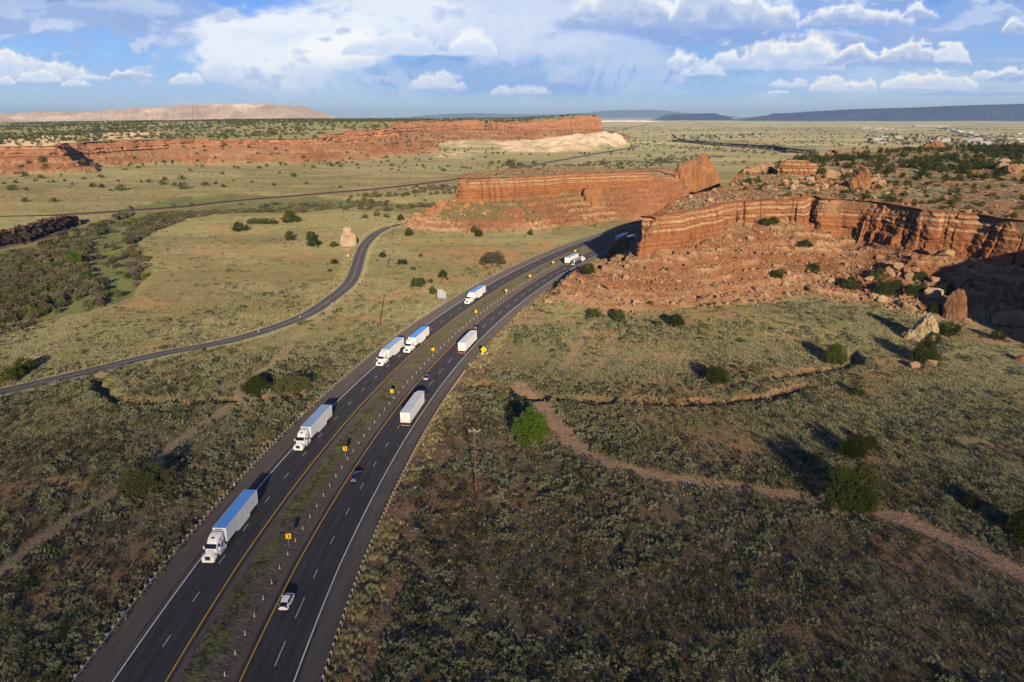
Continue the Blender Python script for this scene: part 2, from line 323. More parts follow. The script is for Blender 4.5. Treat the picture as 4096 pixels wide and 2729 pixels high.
# ------------------------------------------------------------------ mesas: rim outline + height rules used by ground, cliffs and plants alike
class Mesa:
    def __init__(s, name, pts, tw, k, krise, wob=3.0, step=7.0, hole=0.0, shape=1.15, ledge=3.2, seed=1):
        """pts: (x, y, z rim, z cliff foot, talus width) corner list, counter-clockwise or not"""
        s.name = name; s.c = np.array(pts, float); s.k = k; s.kr = krise; s.shape = shape; s.ledge = ledge; s.seed = seed
        cl = np.vstack([s.c, s.c[:1]]); out = []
        n = len(s.c)
        for i in range(n):
            p0, p1, p2, p3 = s.c[(i - 1) % n], s.c[i], s.c[(i + 1) % n], s.c[(i + 2) % n]
            L = np.linalg.norm(p2[:2] - p1[:2]); m = max(1, int(L / step))
            for j in range(m):
                t = j / m
                q = .5 * ((2 * p1) + (-p0 + p2) * t + (2 * p0 - 5 * p1 + 4 * p2 - p3) * t * t + (-p0 + 3 * p1 - 3 * p2 + p3) * t ** 3)
                lin = p1 * (1 - t) + p2 * t
                out.append(.45 * q + .55 * lin)
        s.rim = np.array(out)
        d = np.roll(s.rim[:, :2], -1, 0) - np.roll(s.rim[:, :2], 1, 0); L = np.hypot(*d.T)[:, None] + 1e-9
        nrm = np.c_[d[:, 1], -d[:, 0]] / L
        area = np.sum(s.rim[:, 0] * np.roll(s.rim[:, 1], -1) - np.roll(s.rim[:, 0], -1) * s.rim[:, 1])
        if area < 0: nrm = -nrm
        w = (fbm(s.rim[:, 0] / (step * 3), s.rim[:, 1] / (step * 3), 3, seed) - .5) * 2 * wob
        s.rim[:, :2] += nrm * w[:, None]
        s.twmax = s.c[:, 4].max() * 1.15
    def sd(s, x, y): return boxed(seg_dist, x, y, s.rim, s.twmax + 5, 1e3, True)
    def idw(s, x, y, col, p=4):
        num = 0; den = 0
        for c in s.c:
            w = 1 / ((x - c[0]) ** 2 + (y - c[1]) ** 2 + 25) ** (p / 2)
            num = num + w * c[col]; den = den + w
        return num / den
    def top(s, x, y, d):
        di = np.maximum(-d, 0)
        z = s.idw(x, y, 2) + s.kr * (1 - np.exp(-di / s.k))
        amp = np.clip(di / 25, .15, 1)
        z = z + amp * ((fbm(x / 45, y / 45, 4, s.seed + 5) - .5) * 5 + (fbm(x / 9, y / 9, 3, s.seed + 6) - .5) * 1.3)
        st = (fbm(x / 22, y / 22, 3, s.seed + 9)) * 6       # thin rock steps
        z = z + amp * .55 * (sstep(np.mod(st, 1), .4, .6) - np.mod(st, 1))
        return z
    def talus(s, x, y, d):
        zb = s.idw(x, y, 3); tw = s.idw(x, y, 4)
        dd = d + (fbm(x / 18, y / 18, 4, s.seed + 2) - .5) * np.clip(d, 0, 14) * .9
        t = np.clip(dd / tw, 0, 1); z = zb * (1 - t) ** s.shape
        hh = s.ledge; f = z / hh + (fbm(x / 60, y / 60, 3, s.seed + 3) - .5) * .8
        fl = np.floor(f); fr = f - fl; s.fr = fr
        z = z + hh * .80 * (sstep(fr, .76, .92) - fr) * np.clip(z / 2.5, 0, 1) * np.clip((1 - t) * 6, 0, 1)
        z = z + (fbm(x / 6, y / 6, 4, s.seed + 4) - .5) * 2.2 * np.clip(z / 4, 0, 1) + (fbm(x / 1.9, y / 1.9, 2, s.seed + 7) - .5) * 1.0 * np.clip(z / 3, 0, 1)
        return z
def W5(px, py, z, zb, tw): return (*P(px, py, z), z, zb, tw)
def Wd(px, py, Y, zb, tw):
    # point at forward distance Y seen at (px, py)
    r = (px - 2048) / F; q = (py - 1364.5) / F
    Z = -math.sin(PIT) - q * math.cos(PIT); YY = math.cos(PIT) - q * math.sin(PIT)
    t = Y / YY; return (r * t, Y, H + Z * t, zb, tw)
right_mesa = Mesa('right', [
    W5(2566, 869, 34, 17, 52), W5(2615, 868, 34, 18, 78), W5(2737, 854, 34, 19, 80), W5(2839, 834, 34, 21, 78), W5(2945, 811, 35, 25, 70), W5(2985, 806, 35.5, 27, 74),
    W5(3110, 805, 36, 27, 76), W5(3225, 800, 37, 26, 76), W5(3250, 786, 38, 25, 76), W5(3285, 799, 37.5, 22, 74), W5(3381, 802, 37, 19, 70), W5(3517, 814, 37, 18.5, 62), W5(3680, 841, 37, 20, 55),
    W5(3788, 851, 37, 20, 55), W5(3910, 861, 37, 20, 50), W5(4096, 888, 37, 20, 48), (254, 308, 38, 18, 40), (227, 293, 37, 14, 26), (203, 264, 36, 12, 20), (196, 236, 36, 12, 20),
    (203, 205, 36, 12, 28), (260, 170, 38, 12, 30), (420, 150, 40, 12, 40), (700, 300, 45, 12, 40), (760, 700, 47, 12, 60), (640, 980, 47, 10, 60),
    W5(3750, 588, 45, 10, 60), W5(3350, 598, 44.5, 10, 60), W5(3180, 630, 43.5, 12, 50), W5(3060, 656, 42, 12, 40), W5(2950, 690, 40, 14, 30), W5(2905, 735, 37.5, 14, 26),
    W5(2830, 764, 36, 12, 24), W5(2720, 788, 35.5, 12, 22), W5(2636, 826, 35, 14, 20), (77, 412, 34.5, 15, 20)],
    62, 60, 2.0, wob=1.8, step=6, seed=11, ledge=3.0)
butte = Mesa('butte', [
    W5(1823, 709, 34.7, 19, 46), W5(1850, 716, 34.7, 20, 52), W5(2043, 712, 34.7, 20, 56), W5(2192, 703, 34.5, 19.5, 56), W5(2311, 696, 34.3, 21, 56), W5(2430, 693, 34, 24, 56), W5(2549, 689, 33.5, 24, 54),
    W5(2626, 684, 33.5, 25, 54), W5(2690, 697, 30.5, 25, 50), W5(2712, 712, 27, 22, 44), W5(2705, 690, 27, 14, 40), W5(2600, 672, 33, 10, 40), W5(2300, 671, 34.5, 10, 50), W5(2050, 676, 34.5, 10, 50), W5(1880, 690, 34.5, 10, 40)],
    50, 40, .5, wob=1.6, step=6, seed=23, ledge=3.4)
back_mesa = Mesa('back', [
    W5(-900, 596, 36, 20, 60), W5(-300, 590, 36, 22, 60), W5(0, 588, 37, 26, 55), W5(256, 586, 37, 26, 50), W5(275, 573, 38, 24, 50), W5(357, 570, 38, 24, 50), W5(565, 563, 38, 26, 60), W5(785, 557, 38, 30, 90), W5(892, 561, 38, 29, 130),
    W5(1100, 559, 38, 28, 130), W5(1308, 555, 38, 30, 110), Wd(1322, 540, 1640, 32, 120), Wd(1450, 520, 1740, 36, 130), Wd(1584, 513, 1950, 38, 120), Wd(1600, 489, 2380, 40, 110), Wd(1817, 484, 2880, 40, 110), Wd(1918, 481, 2930, 38, 120),
    Wd(1936, 489, 3010, 38, 120), Wd(1954, 491, 2900, 38, 130), Wd(2073, 489, 2760, 36, 140), Wd(2192, 482, 2820, 36, 150), Wd(2299, 472, 2900, 36, 150), Wd(2348, 461, 2960, 36, 150), (330, 3150, 80, 34, 150), (300, 4200, 60, 20, 150),
    (-900, 4200, 50, 20, 150), (-1500, 6000, 24, 15, 150), (-4500, 6000, 6, 5, 100), (-4500, 2600, 18, 12, 80), (-2200, 2900, 34, 12, 80)],
    500, 1200, 13.0, wob=9, step=22, seed=31, ledge=7)
lava_left = Mesa('lava', [W5(-500, 990, 8, 2, 8), W5(-100, 955, 8, 2, 8), W5(0, 938, 8, 2, 8), W5(100, 920, 8, 2, 8), W5(200, 893, 8, 2, 8), W5(275, 872, 7, 2, 8), W5(318, 880, 4, 1, 6), W5(300, 866, 5, 0, 14), W5(200, 862, 6, 0, 16),
    W5(0, 866, 6, 0, 18), W5(-500, 890, 6, 0, 18)], 14, 40, 0.0, wob=1.6, step=4, seed=41, ledge=2)
lava_far = Mesa('lavafar', [W5(2690, 560, 5, 1, 10), W5(2751, 563, 7, 1, 12), W5(2900, 573, 8, 1, 14), W5(3050, 583, 8, 1, 14), W5(3168, 594, 10, 2, 12), W5(3250, 604, 7, 2, 12), W5(3262, 598, 7, 0, 40), W5(3168, 586, 10, 0, 50),
    W5(3050, 575, 8, 0, 50), W5(2900, 565, 8, 0, 50), W5(2751, 556, 10, 0, 50)], 60, 100, 0.0, wob=6, step=12, seed=43, ledge=4)
MESAS = [right_mesa, butte, back_mesa, lava_left, lava_far]
slick = [P(*v2(*q)) for q in [(540, 275), (700, 262), (860, 268), (1300, 285), (1700, 268), (1900, 238), (1990, 245), (2060, 308), (2000, 322), (1830, 335), (1780, 352), (1560, 360), (1380, 358), (1150, 335), (1180, 318), (950, 322), (780, 300), (620, 292)]]
slick2 = [P(*v2(*q)) for q in [(710, 385), (800, 360), (1000, 372), (1020, 384), (860, 392)]]
pale_rim = [P(*q, 38) for q in [(-300, 586), (0, 584), (256, 582), (300, 566), (565, 556), (700, 548), (560, 541), (300, 548), (0, 560), (-300, 565)]]

def smax(a, b): return np.maximum(a, b)
def ground(x, y, full=False):
    x = np.asarray(x, float); y = np.asarray(y, float); r = np.hypot(x, y)
    z = (fbm(x / 90, y / 90, 4, 3) - .5) * np.clip((r - 60) / 400, .25, 2.2) + (fbm(x / 7, y / 7, 3, 4) - .5) * .35
    z = z + (fbm(x / 1500, y / 1500, 3, 8) - .5) * 10 * sstep(r, 4000, 9000)
    info = {}
    # ditches, wash, tracks
    for i, a in enumerate(arroyos):
        d = D(x, y, a, 20); jit = (fbm(x / 5, y / 5, 3, 60 + i) - .5) * 2
        z = z - 3.0 * (.55 + .45 * sstep(fbm(x / 20, y / 20, 2, 64 + i), .35, .55)) * (1 - sstep(d + jit * 2, .8, 3.0)); info['arroyo'] = np.minimum(info.get('arroyo', 1e3), d + jit)
    dw = boxed(seg_dist, x, y, wash, 40, 1e3, True); dw2 = D(x, y, washline, 30)
    z = z - 3.0 * (1 - sstep(dw + (fbm(x / 12, y / 12, 3, 66) - .5) * 8, -5, .5)) - 1.0 * (1 - sstep(dw2, 2, 7)) * (dw < 0)
    info['wash'] = dw; info['washline'] = dw2
    dd = D(x, y, dirt, 20); z = z - .3 * (1 - sstep(dd, 2.2, 3.6)); info['dirt'] = dd
    dt = np.minimum.reduce([D(x, y, t, 20) for t in tracks]); info['track'] = dt
    # white slickrock domes
    ds = np.minimum(boxed(seg_dist, x, y, slick, 60, 1e3, True), boxed(seg_dist, x, y, slick2, 60, 1e3, True))
    info['slick'] = ds
    sm = 1 - sstep(ds + (fbm(x / 45, y / 45, 3, 70) - .5) * 50, -50, 8)
    east = sstep(x, 60, 240)
    z = z + sm * (3 + 19 * east * (1 - sstep(x, 290, 380)) + 17 * (fbm(x / 34, y / 60, 4, 71) - .38) * (1 + .6 * east))
    # mesas
    kind = np.zeros(x.shape, int); mesd = np.full(x.shape, 1e3); zt = np.zeros(x.shape); frr = np.zeros(x.shape)
    for i, M in enumerate(MESAS):
        d = M.sd(x, y); m = d < M.twmax
        if not m.any(): continue
        xm, ym, dm = x[m], y[m], d[m]
        inset = {0: 2.2, 1: 2.2, 2: 7, 3: 1.5, 4: 4}[i]
        ta = M.talus(xm, ym, np.maximum(dm, 0)); to = M.top(xm, ym, dm)
        f = 1 - sstep(dm, -inset - 1.2, -inset)
        zz = ta * (1 - f) + to * f
        zz = z[m] * np.clip(1 - np.abs(zz) / 4, 0, 1) + zz
        z[m] = np.where((ta > .02) | (dm < 0), np.maximum(z[m], zz), z[m])
        kind[m] = np.where(dm < -inset, 10 + i, np.where((ta > .35), 1 + i, kind[m])); mesd[m] = dm; zt[m] = ta; frr[m] = M.fr
    # a grassy hump at the foot of the right-hand slope
    gx, gy = P(3020, 1290); z = z + 5.0 * np.exp(-(((x - gx) / 34) ** 2 + ((y - gy) / 26) ** 2)) * (kind != 11)
    # engineered ground: highway bench, frontage road, railway
    u = hw_u(x, y); on = (y > -200) & (y < 1000) & (x < CX)
    c = 1 - sstep(np.abs(u - 5.4), 18.2, 27)
    bench = np.where(np.abs(u - 5.4) < 17.9, -.12, -.12 - .9 * sstep(np.abs(u - 5.4), 18.0, 24) * (kind == 0))
    z = np.where(on, z * (1 - c) + bench * c, z); info['u'] = np.where(on, u, 1e3); info['on'] = on
    df = D(x, y, frontage, 30); c = 1 - sstep(df, 4.6, 10); z = z * (1 - c) - .12 * c; info['front'] = df
    dr = D(x, y, railway, 60); c = 1 - sstep(dr, 9, 22); z = z * (1 - c) + (-.2) * c; info['rail'] = dr
    kind = np.where(on & (np.abs(u - 5.4) < 20), 0, kind)
    if not full: return z
    info.update(kind=kind, mesd=mesd, zt=zt, fr=frr, r=r); return z, info
TT = np.r_[60 * 1.0042 ** np.arange(1060)]
def hit(px, py):
    """first point of the ground along the line of sight to (px, py)"""
    r = (px - 2048) / F; q = (py - 1364.5) / F; Z = -math.sin(PIT) - q * math.cos(PIT); YY = math.cos(PIT) - q * math.sin(PIT)
    x, y, z = r * TT, YY * TT, H + Z * TT; g = ground(x, y); b = np.where(z < g)[0]
    if not len(b): return x[-1], y[-1], float(g[-1])
    i = max(b[0], 1); d0 = z[i - 1] - g[i - 1]; d1 = g[i] - z[i]; f = d0 / max(d0 + d1, 1e-6); t = TT[i - 1] + f * (TT[i] - TT[i - 1])
    return r * t, YY * t, H + Z * t
def gz(x, y): return float(ground(np.array([x]), np.array([y]))[0])

def mixc(c, w, col): w = np.clip(w, 0, 1)[:, None]; return c * (1 - w) + np.array(col) * w
def ground_colour(x, y, z, I):
    n1 = fbm(x / 38, y / 38, 5, 101); n2 = fbm(x / 120, y / 90, 4, 102); n3 = fbm(x / 9, y / 9, 4, 103); n4 = fbm(x / 500, y / 260, 4, 104)
    u = I['u']; r = I['r']; k = I['kind']
    c = np.tile(np.array([.170, .142, .068]), (len(x), 1))                              # dry olive grassland
    c = mixc(c, sstep(n2, .45, .65) * .8, (.185, .178, .080))
    c = mixc(c, sstep(n1, .52, .68) * .55, (.235, .205, .115))
    c = mixc(c, sstep(n3, .58, .75) * .5 * (r < 900), (.12, .105, .06))
    near = 1 - sstep(r, 150, 330)
    pale = sstep(x, -5, 30) * sstep(r, 165, 210) * (1 - sstep(r, 330, 420)); c = mixc(c, pale * .6 * sstep(n1, .3, .5), (.200, .185, .100)); near = near * (1 - pale * .8)
    c = mixc(c, near * .8, (.108, .084, .057))                                          # brown shrub floor close by
    # far plain: pale yellow-green streaks and duller patches
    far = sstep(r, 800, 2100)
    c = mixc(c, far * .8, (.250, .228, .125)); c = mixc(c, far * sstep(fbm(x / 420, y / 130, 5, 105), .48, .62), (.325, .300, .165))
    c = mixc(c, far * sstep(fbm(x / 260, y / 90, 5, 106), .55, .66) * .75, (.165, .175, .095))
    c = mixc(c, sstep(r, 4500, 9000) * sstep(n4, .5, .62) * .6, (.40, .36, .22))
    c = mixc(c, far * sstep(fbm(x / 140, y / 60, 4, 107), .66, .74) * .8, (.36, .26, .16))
    mid = sstep(r, 380, 560) * (1 - sstep(r, 1300, 1900)); c = mixc(c, mid * .6 * sstep(fbm(x / 70, y / 34, 5, 108), .45, .62), (.130, .118, .058)); c = mixc(c, mid * .5 * sstep(fbm(x / 120, y / 40, 4, 109), .55, .66), (.25, .225, .10))
    # red soil showing
    red = (.300, .155, .085)
    c = mixc(c, sstep(fbm(x / 26, y / 26, 5, 110), .62, .74) * .38 * (1 - far), red)
    for (px, py, rad) in [(1800, 1120, 16), (1980, 1010, 40), (2150, 985, 30), (1690, 1165, 18), (3350, 1500, 26), (3100, 1480, 22), (2950, 1540, 30), (2780, 1560, 20), (2480, 1360, 22), (2330, 1400, 22), (3560, 1800, 14), (3420, 1950, 15),
                          (1990, 1560, 8), (1100, 1600, 14), (3620, 1460, 14), (3900, 1340, 18), (900, 925, 22), (1700, 900, 14), (1560, 1010, 8), (2250, 1010, 25)]:
        gx, gy = P(px, py); q = np.hypot(x - gx, y - gy) + (n3 - .5) * rad * 1.6 + (n1 - .5) * rad
        c = mixc(c, (1 - sstep(q, rad * .2, rad)) * .50, red)
    c = mixc(c, (1 - sstep(I['arroyo'] + (n3 - .5) * 5, .3, 3.0)) * .65 * sstep(fbm(x / 14, y / 14, 3, 111), .3, .5), (.27, .135, .075))
    c = mixc(c, (1 - sstep(I['dirt'] + (n3 - .5) * 5, 2.2, 5.5)) * .6, (.30, .19, .11)); c = mixc(c, 1 - sstep(I['dirt'] + (n3 - .5) * 1.8, 2.0, 3.0), (.270, .182, .118))
    c = mixc(c, (1 - sstep(I['track'] + (n3 - .5) * 2, 1.0, 2.4)) * .6, (.24, .18, .125))
    # green wash floor
    w = 1 - sstep(I['wash'] + (n1 - .5) * 10, -6, 1); c = mixc(c, w * .85, (.085, .095, .040)); c = mixc(c, w * sstep(n3, .5, .65) * .5, (.12, .145, .045))
    # roadside: graded gravel and cinder slope, weedy strip in the median
    uu = np.abs(u - 5.4); grav = (1 - sstep(uu + (n3 - .5) * 5, 19.5, 24))
    c = mixc(c, grav, (.105, .082, .066)); c = mixc(c, grav * (uu > 17.5) * sstep(fbm(x / 3, y / 3, 3, 120), .45, .6) * .7 * (u > 20), (.30, .165, .10))
    bank = sstep(u, 23.5, 25) * (1 - sstep(u, 30, 36)) * (y < 330) * I['on'] * sstep(fbm(x / 8, y / 8, 4, 122), .36, .52); c = mixc(c, bank * .8, (.250, .145, .088))
    med = (u > 1.6) & (u < 9.4); c = mixc(c, med * 1.0, (.105, .088, .074))
    wd = med * (1 - sstep(np.abs(u - 3.9) + (n3 - .5) * 3.2, .8, 2.2)); c = mixc(c, wd * .8 * sstep(fbm(x / 6, y / 6, 3, 121), .36, .52), (.125, .125, .045))
    f = I['front']; c = mixc(c, (1 - sstep(f + (n3 - .5) * 2, 4.6, 6.8)) * .8, (.27, .24, .11))
    q = I['rail']; c = mixc(c, 1 - sstep(q + (n3 - .5) * 4, 5, 12), (.235, .150, .115))
    # rock country
    s = 1 - sstep(I['slick'] + (n1 - .5) * 40, -20, 0); c = mixc(c, s, (.56, .44, .32)); c = mixc(c, s * sstep(fbm(x / 40, y / 12, 4, 125), .45, .6) * .6, (.40, .28, .19)); c = mixc(c, s * sstep(fbm(x / 60, y / 26, 4, 126), .56, .66) * .7, (.22, .2, .11)); c = mixc(c, s * (1 - sstep(x, -60, 120)) * sstep(fbm(x / 80, y / 24, 4, 127), .42, .52) * .9, (.23, .205, .11))
    talc = np.array([.205, .093, .046])
    t = (k == 1) | (k == 2) | (k == 3)
    zz = I['zt']; lay = .5 + .5 * np.sin(zz * 2.1 + (n1 - .5) * 5)
    tc = talc * (0.86 + .3 * lay[:, None] * .8); tc = mixc(tc, sstep(fbm(zz * .9 + 40, n2 * 3, 2, 130), .60, .72) * .5, (.40, .255, .155))
    lg = sstep(I['fr'], .82, .87) * (1 - sstep(I['fr'], .94, .98)) * sstep(fbm(x / 24, y / 24, 3, 134), .46, .58) * ((k == 1) | (k == 2)); tc = mixc(tc, lg * .75, (.42, .28, .175))
    tc = mixc(tc, (k == 2) * sstep(fbm(x / 16, y / 16, 4, 131), .36, .52) * .75 * sstep(zz, 6, 9) * (1 - sstep(x, 20, 60)) * sstep(x, -75, -45), (.115, .110, .052))
    tc = mixc(tc, (k == 1) * sstep(fbm(x / 14, y / 14, 4, 132), .56, .7) * .4, (.22, .165, .09))
    tc = mixc(tc, (k == 3) * sstep(fbm(x / 60, y / 60, 4, 133), .5, .66) * .35, (.30, .20, .11))
    tw = sstep(zz + (n3 - .5) * 1.6, .5, 2.0) * t
    c = c * (1 - tw[:, None]) + tc * tw[:, None]
    cut = (k == 2) * sstep(x, 70, 120); c = mixc(c, cut * .75 * tw, (.265, .112, .060))
    top1 = (k == 10) | (k == 11); c1 = np.tile(np.array([.200, .112, .066]), (len(x), 1)); c1 = mixc(c1, sstep(fbm(x / 30, y / 22, 5, 140), .44, .58) * .8, (.165, .150, .085))
    c1 = mixc(c1, sstep(fbm(x / 13, y / 8, 4, 141), .58, .7) * .5, (.36, .22, .13)); c1 = mixc(c1, sstep(-I['mesd'], 120, 420) * .6, (.205, .185, .095)); c = np.where(top1[:, None], c1, c)
    top2 = k == 12; c2 = np.tile(np.array([.175, .168, .080]), (len(x), 1)); c2 = mixc(c2, sstep(fbm(x / 90, y / 60, 4, 142), .5, .62) * .5, (.30, .235, .135))
    pr = 1 - sstep(boxed(seg_dist, x, y, pale_rim, 60, 1e3, True) + (n1 - .5) * 60, -10, 20); c2 = mixc(c2, pr * .8, (.56, .41, .26)); c2 = mixc(c2, 1 - sstep(-I['mesd'] + (n3 - .5) * 14, 6, 22), (.43, .21, .115))
    c = np.where(top2[:, None], c2, c)
    lav = (k == 4) | (k == 5); c = np.where(lav[:, None], np.array([.045, .035, .034]) * (.7 + n3[:, None]), c)
    lt = (k == 13) | (k == 14); c = np.where(lt[:, None], np.array([.20, .19, .095]) * (.8 + .4 * n3[:, None]), c)
    return np.clip(c, 0.01, .9)

def terrain_material():
    t = new_mat('ground'); g = t.new('ShaderNodeNewGeometry'); pos = g.outputs['Position']
    col = t.attr('Col').outputs['Color']; rk = t.attr('rock').outputs['Fac']
    camd = t.new('ShaderNodeVectorMath', operation='LENGTH'); t.put(camd.inputs[0], pos); r = camd.outputs['Value']
    n1 = t.noise(pos, .9, 6, .7); n2 = t.noise(pos, 5.0, 4, .7); n3 = t.noise(pos, .12, 6, .65)
    f = t.m('ADD', t.m('ADD', t.lin(n1, .3, .7, .72, 1.28), t.lin(n2, .3, .7, -.22, .22)), t.lin(n3, .3, .7, -.16, .16))
    c = t.mix(1.0, col, t.comb(f, f, f), 'MULTIPLY')
    # clumped ground cover: small tufts darker and greener, fading where the ground is rock
    v = t.new('ShaderNodeTexVoronoi'); t.put(v.inputs['Vector'], pos); v.inputs['Scale'].default_value = 1.15; v.inputs['Randomness'].default_value = 1
    tuft = t.m('MULTIPLY', t.ss(v.outputs['Distance'], .18, .42, 1, 0), t.m('SUBTRACT', 1.0, rk))
    c = t.mix(t.m('MULTIPLY', tuft, .42), c, t.mix(t.xyz(v.outputs['Color'])[0], (.085, .080, .042), (.27, .25, .125)))
    v2 = t.new('ShaderNodeTexVoronoi'); t.put(v2.inputs['Vector'], pos); v2.inputs['Scale'].default_value = .16
    sh = t.m('MULTIPLY', t.m('MULTIPLY', t.ss(v2.outputs['Distance'], .14, .36, 1, 0), t.ss(t.xyz(v2.outputs['Color'])[1], .45, .55)), t.m('SUBTRACT', 1.0, rk))
    c = t.mix(t.m('MULTIPLY', sh, .45), c, (.085, .088, .048))
    # stones on rocky ground
    v3 = t.new('ShaderNodeTexVoronoi'); t.put(v3.inputs['Vector'], pos); v3.inputs['Scale'].default_value = .75
    st = t.m('MULTIPLY', t.ss(v3.outputs['Distance'], .2, .34, 1, 0), t.m('MULTIPLY', rk, t.ss(t.xyz(v3.outputs['Color'])[2], .4, .5)))
    c = t.mix(t.m('MULTIPLY', st, .55), c, t.mix(t.xyz(v3.outputs['Color'])[0], (.30, .13, .07), (.55, .36, .22)))
    h = t.m('ADD', t.m('ADD', t.m('MULTIPLY', n1, .30), t.m('MULTIPLY', n2, .10)), t.m('ADD', t.m('MULTIPLY', tuft, .22), t.m('MULTIPLY', t.m('ADD', st, sh), .5)))
    return finish(t, c, .95, .05, t.bump(h, .55, 1.0))

def build_ground():
    th = [math.radians(a) for a in np.arange(-44, 44.001, .088)]
    th += [math.radians(a) for a in np.arange(46, 314, 4.0)]
    th = np.array(sorted(th))
    rr = [0.0, 15, 30, 42]; r = 50.0
    while r < 45000:
        rr.append(r); r *= (1.0045 if r < 230 else 1.0026 if r < 720 else 1.004 if r < 3200 else 1.02)
    rr = np.array(rr); nT, nR = len(th), len(rr)
    T, Rr = np.meshgrid(th, rr); x = (np.sin(T) * Rr).ravel(); y = (np.cos(T) * Rr).ravel()
    z, I = ground(x, y, True); col = ground_colour(x, y, z, I); z = np.maximum(z, -6.0)
    k = I['kind']; rock = np.clip(((k >= 1) & (k <= 3)) * sstep(I['zt'], .3, 1.5) + ((k == 10) | (k == 11)) * .6 + (k == 12) * .25 + (1 - sstep(I['slick'], -15, 0)) + ((k == 4) | (k == 5))- (np.abs(I['u'] - 5.4) < 24) * 3, 0, 1)
    rock = np.clip(rock, 0, 1); rock = np.maximum(rock, 1 - sstep(I['dirt'], 3, 5)); rock = np.maximum(rock, 1 - sstep(I['front'], 4, 6))
    i = np.arange(nR - 1)[:, None] * nT; j = np.arange(nT)[None, :]; j2 = (j + 1) % nT
    q = np.stack([i + j, i + j2, i + nT + j2, i + nT + j], -1).reshape(-1, 4)[:, ::-1]
    o = mesh_np('ground', np.c_[x, y, z], q, terrain_material(), smooth=True,
                attrs={'Col': ('FLOAT_COLOR', np.c_[col, np.ones(len(col))].astype(np.float32)), 'rock': ('FLOAT', rock.astype(np.float32))})
    return struct(o)
build_ground()

# ------------------------------------------------------------------ cliff faces
def cliff_material(name, lo, mid, hi, cream, bands, varnish=.55, scale=1.0):
    t = new_mat(name); g = t.new('ShaderNodeNewGeometry'); pos = g.outputs['Position']
    hz = t.attr('hz').outputs['Fac']                                    # metres above (negative: below) the rim
    wob = t.m('MULTIPLY', t.m('SUBTRACT', t.noise(pos, .035 / scale, 4, .6), .5), 1.8 * scale)
    h = t.m('ADD', hz, wob)
    bn = t.noise(t.comb(t.m('MULTIPLY', h, .9 / scale), 0.0, 0.0), 1.0, 5, .75)
    c = t.ramp(bn, [(.30, lo), (.45, mid), (.58, hi), (.72, mid)])
    for (a, b, w) in bands:                                              # pale beds at fixed depths
        e = .22 * scale
        f = t.m('MULTIPLY', t.ss(h, a - e, a + e), t.ss(h, b - e, b + e, 1, 0))
        brk = t.ss(t.noise(t.comb(*[t.m('MULTIPLY', q, s_) for q, s_ in zip(t.xyz(pos), (.11 / scale, .11 / scale, .5))]), 1.0, 5, .65), .38, .52)
        c = t.mix(t.m('MULTIPLY', t.m('MULTIPLY', f, w), t.m('MULTIPLY_ADD', brk, .75, .25)), c, cream)
    px = t.xyz(pos)
    stv = t.comb(t.m('MULTIPLY', px[0], .55 / scale), t.m('MULTIPLY', px[1], .55 / scale), t.m('MULTIPLY', px[2], .06 / scale))
    streak = t.m('MULTIPLY', t.ss(t.noise(stv, 1.0, 6, .7), .50, .70), t.ss(t.noise(pos, .05 / scale, 3, .6), .4, .6))
    c = t.mix(t.m('MULTIPLY', streak, varnish), c, tuple(q * .42 for q in lo))
    fine = t.lin(t.noise(pos, .9 / scale, 6, .7), .3, .7, .72, 1.25)
    c = t.mix(1.0, c, t.comb(fine, fine, fine), 'MULTIPLY')
    layer = t.noise(t.comb(t.m('MULTIPLY', px[0], .1), t.m('MULTIPLY', px[1], .1), t.m('MULTIPLY', h, 2.2 / scale)), 1.0, 5, .7)
    crk = t.new('ShaderNodeTexVoronoi', feature='DISTANCE_TO_EDGE'); t.put(crk.inputs['Vector'], t.comb(t.m('MULTIPLY', px[0], .5 / scale), t.m('MULTIPLY', px[1], .5 / scale), t.m('MULTIPLY', px[2], .28 / scale)))
    crack = t.ss(crk.outputs[0], 0, .05)
    hh = t.m('ADD', t.m('MULTIPLY', layer, .9 * scale), t.m('ADD', t.m('MULTIPLY', crack, .35 * scale), t.m('MULTIPLY', t.noise(pos, 1.6 / scale, 5, .7), .5 * scale)))
    return finish(t, c, .92, .08, t.bump(hh, .8, 1.0))
RED = dict(lo=(.150, .060, .032), mid=(.285, .112, .047), hi=(.355, .165, .080), cream=(.50, .36, .22))
m_cliff = cliff_material('banded_sandstone', bands=[(-1.8, -.8, .7), (-4.3, -3.0, .85), (-5.9, -5.5, .5), (-8.0, -7.0, .85)], **RED, varnish=.75)
m_cliffb = cliff_material('banded_sandstone_butte', bands=[(-1.4, -.8, .6), (-3.6, -2.8, .95), (-5.3, -4.9, .7), (-6.6, -6.0, .8)], **RED, varnish=.35)
m_cliff_far = cliff_material('red_sandstone_far', lo=(.21, .082, .042), mid=(.36, .155, .078), hi=(.43, .215, .12), cream=(.52, .34, .21), bands=[(-9, -8, .5), (-14, -12.8, .7)], varnish=.35, scale=2.6)
m_basalt = cliff_material('dark_basalt', lo=(.02, .014, .014), mid=(.035, .025, .024), hi=(.06, .04, .034), cream=(.08, .05, .04), bands=[], varnish=.3)

